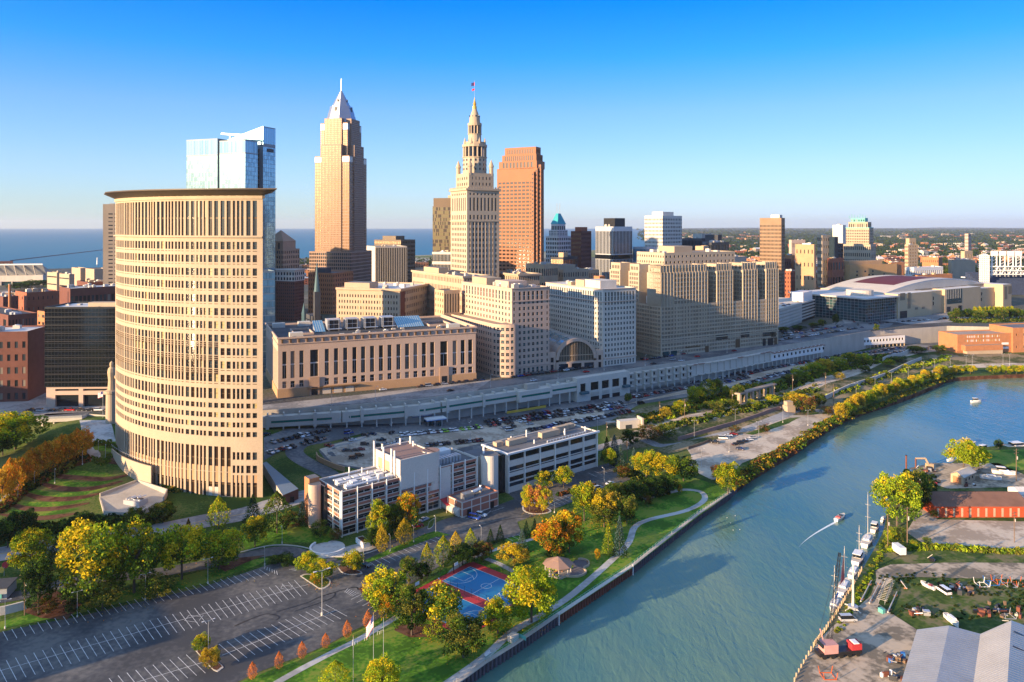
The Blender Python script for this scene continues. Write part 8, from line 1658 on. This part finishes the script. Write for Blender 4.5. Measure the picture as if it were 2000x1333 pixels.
gable('metal_shed','grey-blue corrugated metal shed roof at the bottom right, left one of two',e0,ax_,(.99,-.14),70,16.5,2,7,8.6,'metal','tinroof');gable('metal_shed','cream corrugated metal shed roof with two dark vents, right one of two',e0+Vector((16.8,-2.4)),ax_,(.97,.05),70,18,2,7,10.5,'tan','tinroof2',lambda T,q,L,W_,ze,zr:[T.p('roof_vent#%d'%k).face([q(6+k*9,W_*.55,zr+.05),q(6.6+k*9,W_*.55,zr+.05),q(6.6+k*9,W_*.85,ze+1.0),q(6+k*9,W_*.85,ze+1.0)],'black')for k in range(2)])
gable('white_shed','white gable shed at the right end of the red warehouse',P(1995,990,2).xy,(1,0),(0,1),14,9,2,7.5,9,'whitep','roof_white')
rr=random.Random(8)
for i,(x0,y0,x1,y1,lb)in enumerate([(1681,1175,1702,1134,'left'),(1698,1178,1721,1133,'second'),(1734,1196,1752,1156,'fourth'),(1759,1134,1771,1150,'short right')]):a,c=P(x0,y0,2.5),P(x1,y1,2.5);T=Thing('spare_mast','long white mast lying on trestles in the boatyard grass, %s of the set'%lb,'mast',tuple(a),'laid-up masts');T.p('mast').tube(a,c,.22,'pale',6,.14);[T.p('trestle#%d'%k).box((*a.lerp(c,t).xy,2),(1.2,.3,.45),'brick_org')for k,t in enumerate((.15,.85))];T.done()
a,c=P(1722,1180,2),P(1738,1140,2);d_=(c-a).normalized();nn=Vector((d_.y,-d_.x,0));T=Thing('boat_rack','long blue-grey steel rack holding spars in the boatyard','rack',tuple(a))
for s in(-.9,.9):T.p('rail').tube(a+nn*s+Vector((0,0,1.6)),c+nn*s+Vector((0,0,1.6)),.1,'tealspire',4)
for k in range(14):q=a.lerp(c,k/13);T.p('crossbar').tube(q-nn*1.6+Vector((0,0,1.4)),q+nn*1.6+Vector((0,0,1.4)),.06,'pale',4);T.p('leg').tube(q-nn*.9,q-nn*.9+Vector((0,0,1.6)),.06,'metal',4);T.p('leg').tube(q+nn*.9,q+nn*.9+Vector((0,0,1.6)),.06,'metal',4)
T.done()
def cradle(px,py,m,lb,s=3.2):
 p=P(px,py,2);T=Thing('boat_cradle',lb,'boat cradle',tuple(p));
 for i,(a,b2)in enumerate([((-1,-.5),(1,-.5)),((-1,.5),(1,.5)),((-1,-.5),(-1,.5)),((1,-.5),(1,.5))]):T.p('base_bar#%d'%i).tube((p.x+a[0]*s*.5,p.y+a[1]*s,2.15),(p.x+b2[0]*s*.5,p.y+b2[1]*s,2.15),.11,m,4)
 for i,(x,y)in enumerate(((-1,-.5),(1,-.5),(-1,.5),(1,.5))):T.p('upright#%d'%i).tube((p.x+x*s*.5,p.y+y*s,2.1),(p.x+x*s*.62,p.y+y*s,4),.1,m,4)
 T.done()
mat('paint_o',(.5,.10,.02),rough=.6)
for px,py,m,lb in[(1918,1143,'whitep','white steel boat cradle on the dark grass'),(1937,1140,'tarpblue','blue boat cradle between the white and orange ones'),(1952,1138,'paint_o','orange boat cradle right of the blue one'),(1990,1142,'paint_o','orange-red boat cradle at the right edge'),(1972,1144,'metal','grey boat cradle between the two orange ones'),(1968,1205,'metal','grey boat cradle above the cream shed'),(1617,1322,'paint_o','red steel cradle frame on the quay at the bottom edge')]:cradle(px,py,m,lb)

def scrap(px,py,z,n,s,ms,lb):
 p=P(px,py,z);T=Thing('scrap_heap',lb,'scrap heap',tuple(p));b=T.p('scrap')
 ms=list(ms)+['black','roof_dark','rust']
 for i in range(int(n*.6)):
  x,y=p.x+R.gauss(0,s*.75),p.y+R.gauss(0,s*.6)
  if i%3:b.box((x,y,z),(R.uniform(.4,2),R.uniform(.4,1.6),R.uniform(.3,1.6)),R.choice(ms),R.uniform(0,3))
  else:b.tube((x,y,z+R.uniform(.2,1)),(x+R.uniform(-2,2),y+R.uniform(-2,2),z+R.uniform(.2,2)),.12,R.choice(ms),5)
 T.done()
dk=['black','roof_dark','rust','metal','wood']
scrap(1872,1150,2,46,3.2,dk+['paint_o','pale'],'tangled dark scrap heap right of the white van');scrap(1780,1200,2,16,1.8,dk,'dark boxes and timber below the blue-grey rack');scrap(1812,1198,2,14,1.8,dk,'dark crates left of the white hull');scrap(1960,1195,2,44,4.5,dk+['pale'],'wide dark jumble of frames above the cream shed');scrap(1925,1200,2,20,2.2,dk,'dark machine parts left of the wide jumble');scrap(1755,1290,2,44,2.6,dk+['tarpblue','court_red','metal'],'colourful clutter of drums beside the grey shed');scrap(1745,1325,2,20,1.8,['whitep','metal','pale','black'],'white and black clutter at the bottom edge by the shed');scrap(1805,945,2,50,3.4,['whitep','court_red','tarpblue','roof_dark','black','metal'],'coloured scrap heap by the bank tree');scrap(1810,920,2,30,4,dk+['rust'],'rusty scrap along the point below the bright tree');scrap(1890,950,2,16,2.5,['black','whitep'],'black and white bits in front of the beige shed');scrap(1820,1095,2,10,2,['black','pale'],'dark heap by the boatyard fence weeds');scrap(1718,1195,2,8,.8,['paint_o','paint_o','tealc'],'orange buoys and drum at the foot of the rack');scrap(1862,1170,2,3,.6,['tarpblue','whitep'],'blue-topped drum below the white van');scrap(1500,830,3,26,2.0,['tealspire','pale','metal','concrete'],'stacked pallets and drums on the river road island')
T=Thing('storage_trailer','small white box trailer beside the boatyard fence line','trailer',tuple(P(1756,1082,2)));p=P(1756,1082,2);T.p('box').box((p.x,p.y,2.6),(2.4,5,2.6),'whitep',.1);[T.p('wheel#%d'%k).tube((p.x+s*1.2,p.y-1,2.35),(p.x+s*1.4,p.y-1,2.35),.35,'tyre',8)for k,s in enumerate((-1,1))];T.done()
T=Thing('dredge_frame','cream and rust-brown excavator frame on the river point','excavator',tuple(P(1800,915,2)));p=P(1800,915,2);T.p('boom').tube((p.x-3,p.y,2),(p.x-3,p.y,7),.4,'rust',5);T.p('boom').tube((p.x-3,p.y,7),(p.x+2,p.y,7),.5,'cream',5);T.p('arm').tube((p.x+2,p.y,7),(p.x+4,p.y,3),.5,'cream',5);T.p('body').box((p.x+4,p.y,2.2),(3,2.4,2.2),'tan');T.done()
T=Thing('mooring_pile','tall rusty pile standing off the river point','pile',tuple(P(1770,925,0)));p=P(1770,925,0);T.p('pile').cyl(p,.4,-1,9,'rust',n=8);T.p('cap').cyl(p,.45,9,9.3,'black',n=8);T.done()
# quay piles, stone wall, tunnel portal, piers, kiosks
T=Thing('quay_piles','line of pale timber piles along the boatyard quay edge','quay piles');
for k in range(46):i=k/45*(6);j=int(min(i,5));q=P(*[RB[j][c]+(RB[j+1][c]-RB[j][c])*(i-j)for c in(0,1)],2);T.p('pile').cyl((q.x-.4,q.y),.22,-1,2.9,'tan',n=6)
T.done()
T=Thing('tunnel_portal','small pale concrete tunnel portal at the end of the parking rows','portal',tuple(TP(1222,832)));p=TP(1220,835);T.p('wall').box((p.x+2,p.y,p.z-1),(13,5,5.5),'pale',.3);T.p('opening').box((p.x+2,p.y-2.6,p.z-1),(4,.3,3.2),'g_mid',.3);T.p('side_wall').box((p.x+9.5,p.y+1,p.z-1),(1,7,7),'concrete',.3);T.p('roof_slab').box((p.x-8,p.y+2,p.z+2.4),(6,3,.4),'concrete',.3);T.done()
T=Thing('bridge_piers','row of abandoned concrete bridge piers carrying a short rusty deck','bridge remains',tuple(TP(1480,782)))
for k in range(6):x,y=1444+k*12.5,789-k*3.6;p=TP(x,y);T.p('pier').box((p.x,p.y,p.z-1),(1.5,2.5,7.0),'cream',.4)
a,c=TP(1440,789),TP(1512,768);d_=Vector((-(c-a).y,(c-a).x)).normalized()*2;T.p('deck').prism([a.xy-d_,c.xy-d_,c.xy+d_,a.xy+d_],lambda x,y:TZ(x,y)+6,lambda x,y:TZ(x,y)+7,'roof_tan',None,True);T.done()
T=Thing('block_abutment','stepped pale stone abutment above the stacked pallets','abutment',tuple(TP(1540,802)));p=TP(1541,804);T.p('block').box((p.x,p.y,p.z-1),(6,5,5),'cream',.3);T.p('block').box((p.x,p.y+1,p.z+4),(4.5,3.5,2.5),'cream',.3);T.done()
def wallrun(name,label,pts,h,m,th=.6,base=-1):
 T=Thing(name,label,'wall',tuple(TP(*pts[0])));c=smooth([TP(x,y).xy for x,y in pts],3)
 for i in range(len(c)-1):d=(c[i+1]-c[i]).normalized();n=Vector((-d.y,d.x))*th;T.p('wall').prism([c[i],c[i+1],c[i+1]+n,c[i]+n],lambda x,y:TZ(x,y)+base,lambda x,y:TZ(x,y)+h,m)
 T.done()
wallrun('retaining_wall','dark grey retaining wall between the river road and railway slope',[(1325,862),(1380,846),(1430,832),(1490,812),(1530,800)],2.2,'roof_brown');wallrun('retaining_wall','weathered pale retaining wall below the upper railway line',[(1590,792),(1640,768),(1700,746),(1780,712),(1800,704)],3.0,'pale');wallrun('retaining_wall','white retaining wall panels right of the long parking rows',[(1725,708),(1760,698),(1776,690)],4,'pale');wallrun('retaining_wall','curved tan retaining wall under the pale parking lot',[(617,893),(622,902),(650,915),(672,922)],2.4,'brick_tan',.6,-3);wallrun('stone_wall','pale rubble stone wall at the far left of the car park',[(-30,1205),(0,1203),(30,1196),(52,1190)],2.6,'pale');wallrun('timber_fence','low dark timber fence along the upper side of the gravel lot',[(1345,878),(1365,872),(1390,862)],1.5,'wood',.15);wallrun('guard_wall','low pale guard rail curving along the ramp road',[(640,882),(660,872),(690,866),(720,852)],.8,'pale',.2)
T=Thing('loop_kerb','pale kerb curving round the loop drive','kerb',tuple(TP(520,1090)));c=smooth([TP(x,y).xy for x,y in[(470,1080),(520,1068),(560,1066),(600,1072),(640,1088),(700,1086),(740,1074)]],4)
for i in range(len(c)-1):d=(c[i+1]-c[i]).normalized();n=Vector((-d.y,d.x))*.25;T.p('kerb').prism([c[i],c[i+1],c[i+1]+n,c[i]+n],lambda x,y:TZ(x,y),lambda x,y:TZ(x,y)+.3,'concrete_pale')
T.done()
# street edge wall, ramp shed right of round tower, bunker
mat('tealgrey',(.16,.20,.23),rough=.5)
T=Thing('ramp_roof','long sloping blue-grey metal roof over the ramp beside the curved tower','building',tuple(TP(540,985)));a=[P(513,905,13),P(520,902,13),P(583,955,11),P(552,968,11)];T.p('roof').face([tuple(v)for v in a],'tealgrey');T.p('wall').face([tuple(a[3]),tuple(a[2]),(a[2].x,a[2].y,5),(a[3].x,a[3].y,5)],'brick_dark');T.p('wall').face([tuple(a[2]),tuple(a[1]),(a[1].x,a[1].y,5),(a[2].x,a[2].y,5)],'brick_dark');T.p('wall').face([tuple(a[0]),tuple(a[3]),(a[3].x,a[3].y,5),(a[0].x,a[0].y,5)],'concrete');T.p('opening').box((*((a[3]+a[2])/2).xy,6),(3,.4,3),'black',.2);T.done()
T=Thing('garden_bunker','open-topped pale concrete enclosure with white rooftop fans inside, low in the garden','enclosure',tuple(TP(260,1000)));pl=[TP(*q).xy for q in[(196,972),(268,943),(325,968),(318,985),(265,1012),(205,1005)]]
for i in range(len(pl)):
 p,q=pl[i],pl[(i+1)%len(pl)];d=(q-p).normalized();n=Vector((-d.y,d.x))*.5;T.p('wall').prism([p,q,q+n,p+n],5,10.6 if i<3 else 9.2,'concrete')
c=TP(265,985);T.p('floor').prism(pl,5,lambda x,y:TZ(x,y)+.4,'concrete');T.p('fan_unit').box((c.x,c.y,6),(8,5,4.2),'metal',-.3);[T.p('cooling_fan').cyl((c.x+dx,c.y+dy,0),1.1,10,10.5,'metal',n=12,top='black')for dx,dy in((-2.6,.8),(0,0),(2.6,-.8))];[T.p('rooftop_pipe').tube((c.x-3+s,c.y-2+s*.4,10.8),(c.x-1+s,c.y+2+s*.2,10.8),.25,'whitep',6)for s in(0,2,4)];T.done()
for i,(x,y,lb)in enumerate([(850,832,'blue-edged white canopy over the car park pay kiosks, left of two'),(822,824,'white flat canopy over the car park pay kiosks, nearer the deck')]):
 p=TP(x,y);T=Thing('kiosk_canopy',lb,'canopy',tuple(p));T.p('roof').box((p.x,p.y,p.z+4),(12,6,.7),'whitep',.45);T.p('trim').box((p.x,p.y,p.z+3.8),(12.2,6.2,.3),'tarpblue',.45);[T.p('post').tube((p.x+dx,p.y+dy,p.z),(p.x+dx,p.y+dy,p.z+4),.18,'metal',5)for dx in(-4,0,4)for dy in(-1.5,1.5)];[T.p('booth#%d'%k).box((p.x+dx,p.y,p.z),(1.6,1.4,2.4),'g_teal',.45)for k,dx in enumerate((-3,2.5))];T.done()
T=Thing('park_bench','white bench on the river walk verge by the pile wall','bench',tuple(TP(953,1281)));p=TP(953,1281);a=.9;T.p('seat').box((p.x,p.y,3.4),(2.4,.6,.1),'whitep',a);T.p('backrest').box((p.x-.2,p.y+.2,3.5),(2.4,.1,.6),'whitep',a);[T.p('leg#%d'%k).box((p.x+s*math.cos(a),p.y+s*math.sin(a),3),(.1,.5,.4),'metal',a)for k,s in enumerate((-.9,.9))];T.done()
T=Thing('river_kiosk','small pale green-railed box platform at the pile wall','kiosk',tuple(TP(1002,1252)));p=TP(1002,1252);T.p('box').box((p.x,p.y,3),(2.6,2.2,1.9),'pale',.9);T.p('railing').box((p.x+2.6,p.y+1,3),(.1,3,1.2),'tealc',.9);T.done()
for i,(x,y)in enumerate([(688,1262),(694,1260),(712,1252),(718,1250),(737,1241),(744,1238)]):p=TP(x,y);T=Thing('bicycle_rack','small white hoop rack beside the lawn path, %s from the left'%N12[i],'bicycle rack',tuple(p),'path hoop racks');T.p('hoop').tube(p,(p.x,p.y,p.z+1),.05,'whitep',4);T.p('hoop').tube((p.x,p.y,p.z+1),(p.x+.6,p.y+.3,p.z+1),.05,'whitep',4);T.p('hoop').tube((p.x+.6,p.y+.3,p.z+1),(p.x+.6,p.y+.3,p.z),.05,'whitep',4);T.done()
# ------------------------------------------------------------------ low far districts
HM={}
def far_block(px,py,w,d,h,m,roof,lb,grp,a=None):
 Y=103*F/(py-441);x=XY(px,Y);a=R.choice([.45,.45,.2,1.2])if a is None else a;T=MB();n=max(2,int(w/6));fl=max(1,int(h/3.6));ca,sa=math.cos(a),math.sin(a)
 T.box((x,Y,21.5),(w,d,h+.5),m,a,roof);tf=lambda u,v,z:(x+u*ca-v*sa,Y+u*sa+v*ca,z)
 if R.random()<.3 and w<26:
  for s in(-1,1):T.face([tf(-w/2-.3,s*(d/2+.4),22+h+.02),tf(w/2+.3,s*(d/2+.4),22+h+.02),tf(w/2+.3,0,22+h+d*.28),tf(-w/2-.3,0,22+h+d*.28)][::s],roof)
  for s in(-1,1):T.face([tf(s*w/2,-d/2,22+h),tf(s*w/2,d/2,22+h),tf(s*w/2,0,22+h+d*.27)],m)
 else:
  for k in range(R.randint(1,3)):T.box((*tf(R.uniform(-w/3,w/3),R.uniform(-d/3,d/3),0)[:2],22+h),(R.uniform(2,5),R.uniform(2,4),R.uniform(1,2.6)),R.choice(['metal','pale','roof_dark']),a)
 for f_ in range(fl):
  z0=22+h*(f_+.3)/fl;z1=z0+h/fl*.42
  for k in range(n):u=-w/2+w*(k+.5)/n;T.face([tf(u-w/n*.25,-d/2-.04,z0),tf(u+w/n*.25,-d/2-.04,z0),tf(u+w/n*.25,-d/2-.04,z1),tf(u-w/n*.25,-d/2-.04,z1)],'g_dark')
  for k in range(max(1,int(d/7))):q=int(d/7)or 1;v=-d/2+d*(k+.5)/q;T.face([tf(-w/2-.04,v+d/q*.22,z0),tf(-w/2-.04,v-d/q*.22,z0),tf(-w/2-.04,v-d/q*.22,z1),tf(-w/2-.04,v+d/q*.22,z1)],'g_dark')
 o=T.build('low_building');tag(o,lb,'building',grp)
rr=random.Random(77);R.seed(5)
CN={'brick_org':'orange brick','brick':'dark red brick','tan':'tan','white':'white','cream':'cream','brick_dark':'dark brown','brick_tan':'brown-tan','pale':'pale grey','roof_dark':'dark grey'}
PRIO=['brick_org','brick_org','brick','tan','white','cream','brick_dark','brick_tan','pale','tan','brick_org','cream']
def zone(x0,x1,y0,y1,n,hs,where,key,ws=(14,40),skip=None):
 for i in range(n):
  px=rr.uniform(x0,x1);py=y0+(y1-y0)*rr.random()**.8
  if skip and skip(px,py):continue
  m=rr.choice(PRIO);far_block(px,py,rr.uniform(*ws),rr.uniform(10,24),rr.uniform(*hs),m,rr.choice(['roof_white','roof_tan','greyroof','roof_white','roof_brown']),'low %s block %s'%(CN[m],where),'%s blocks, %s'%(CN[m],key))
zone(1385,1490,476,520,34,(6,14),'in the district left of the tan slab tower','left of tan slab tower');zone(1540,1640,480,530,30,(6,18),'in the district right of the tan slab tower','right of tan slab tower');zone(1705,2010,476,514,135,(5,13),'in the far right district under the wooded horizon','far right district',(16,50));zone(1705,1900,512,545,22,(5,11),'between the arena and the far right district','behind arena',(14,34),lambda x,y:1730<x<1870 and y>522);zone(1280,1480,452,470,26,(8,18),'scattered in the distant woods behind the white tower','distant woods centre',(40,120));zone(1720,2010,452,472,34,(8,22),'scattered in the distant woods at the right','distant woods right',(40,110));zone(1110,1260,530,548,14,(8,18),'around the foot of the white-finned tower','white-finned tower foot');zone(540,620,520,560,12,(8,16),'below the brown pyramid-roofed tower','pyramid tower foot');zone(716,860,515,545,16,(8,16),'between the blue striped slab and the lake','lake side centre');zone(0,110,575,640,20,(6,14),'among the old brick blocks at the left edge','left edge');zone(100,220,545,600,10,(5,10),'behind the black glass box','behind black box');zone(0,60,655,745,5,(5,8),'beside the left warehouse','left warehouse side')
# ------------------------------------------------------------------ thin evening haze over the whole place
m=bpy.data.materials.new('haze');m.use_nodes=True;n=m.node_tree;n.nodes.remove(n.nodes['Principled BSDF']);v=n.nodes.new('ShaderNodeVolumePrincipled');v.inputs['Color'].default_value=(.80,.86,.95,1);v.inputs['Density'].default_value=2.5e-5;v.inputs['Anisotropy'].default_value=.2;n.links.new(v.outputs[0],n.nodes['Material Output'].inputs['Volume']);M['haze']=m
b=MB();b.prism([(-62000,-1500),(62000,-1500),(62000,31000),(-62000,31000)],-5,330,'haze',None,True);tag(b.build('haze'),'thin pale evening haze in the air','haze',kind='stuff')
T=Thing('garden_shed','small grey flat-roofed shed with a teal notice at the far left beside the stone wall','shed',tuple(TP(4,1170)));p=TP(2,1172);T.p('wall').box((p.x-3,p.y+3,p.z-.5),(8,7,4),'metal',.2);T.p('roof').box((p.x-3,p.y+3,p.z+3.5),(8.6,7.6,.3),'roof_dark',.2);T.p('notice').box((p.x-.5,p.y-.62,p.z+.6),(2,.1,1.4),'tealc',.2);T.done()
T=Thing('play_sculpture','pink and yellow disc sculpture beside the street at the far left edge','sculpture',tuple(TP(8,1125)));p=TP(8,1125);T.p('pole').tube(p,(p.x,p.y,p.z+3),.1,'metal',5);T.p('pink_disc').tube((p.x+.3,p.y,p.z+3.6),(p.x+.3,p.y+.3,p.z+3.6),1.1,'court_red',14);T.p('yellow_disc').tube((p.x-.9,p.y-.1,p.z+2),(p.x-.9,p.y+.2,p.z+2),1.0,'paint_y',14);T.done()
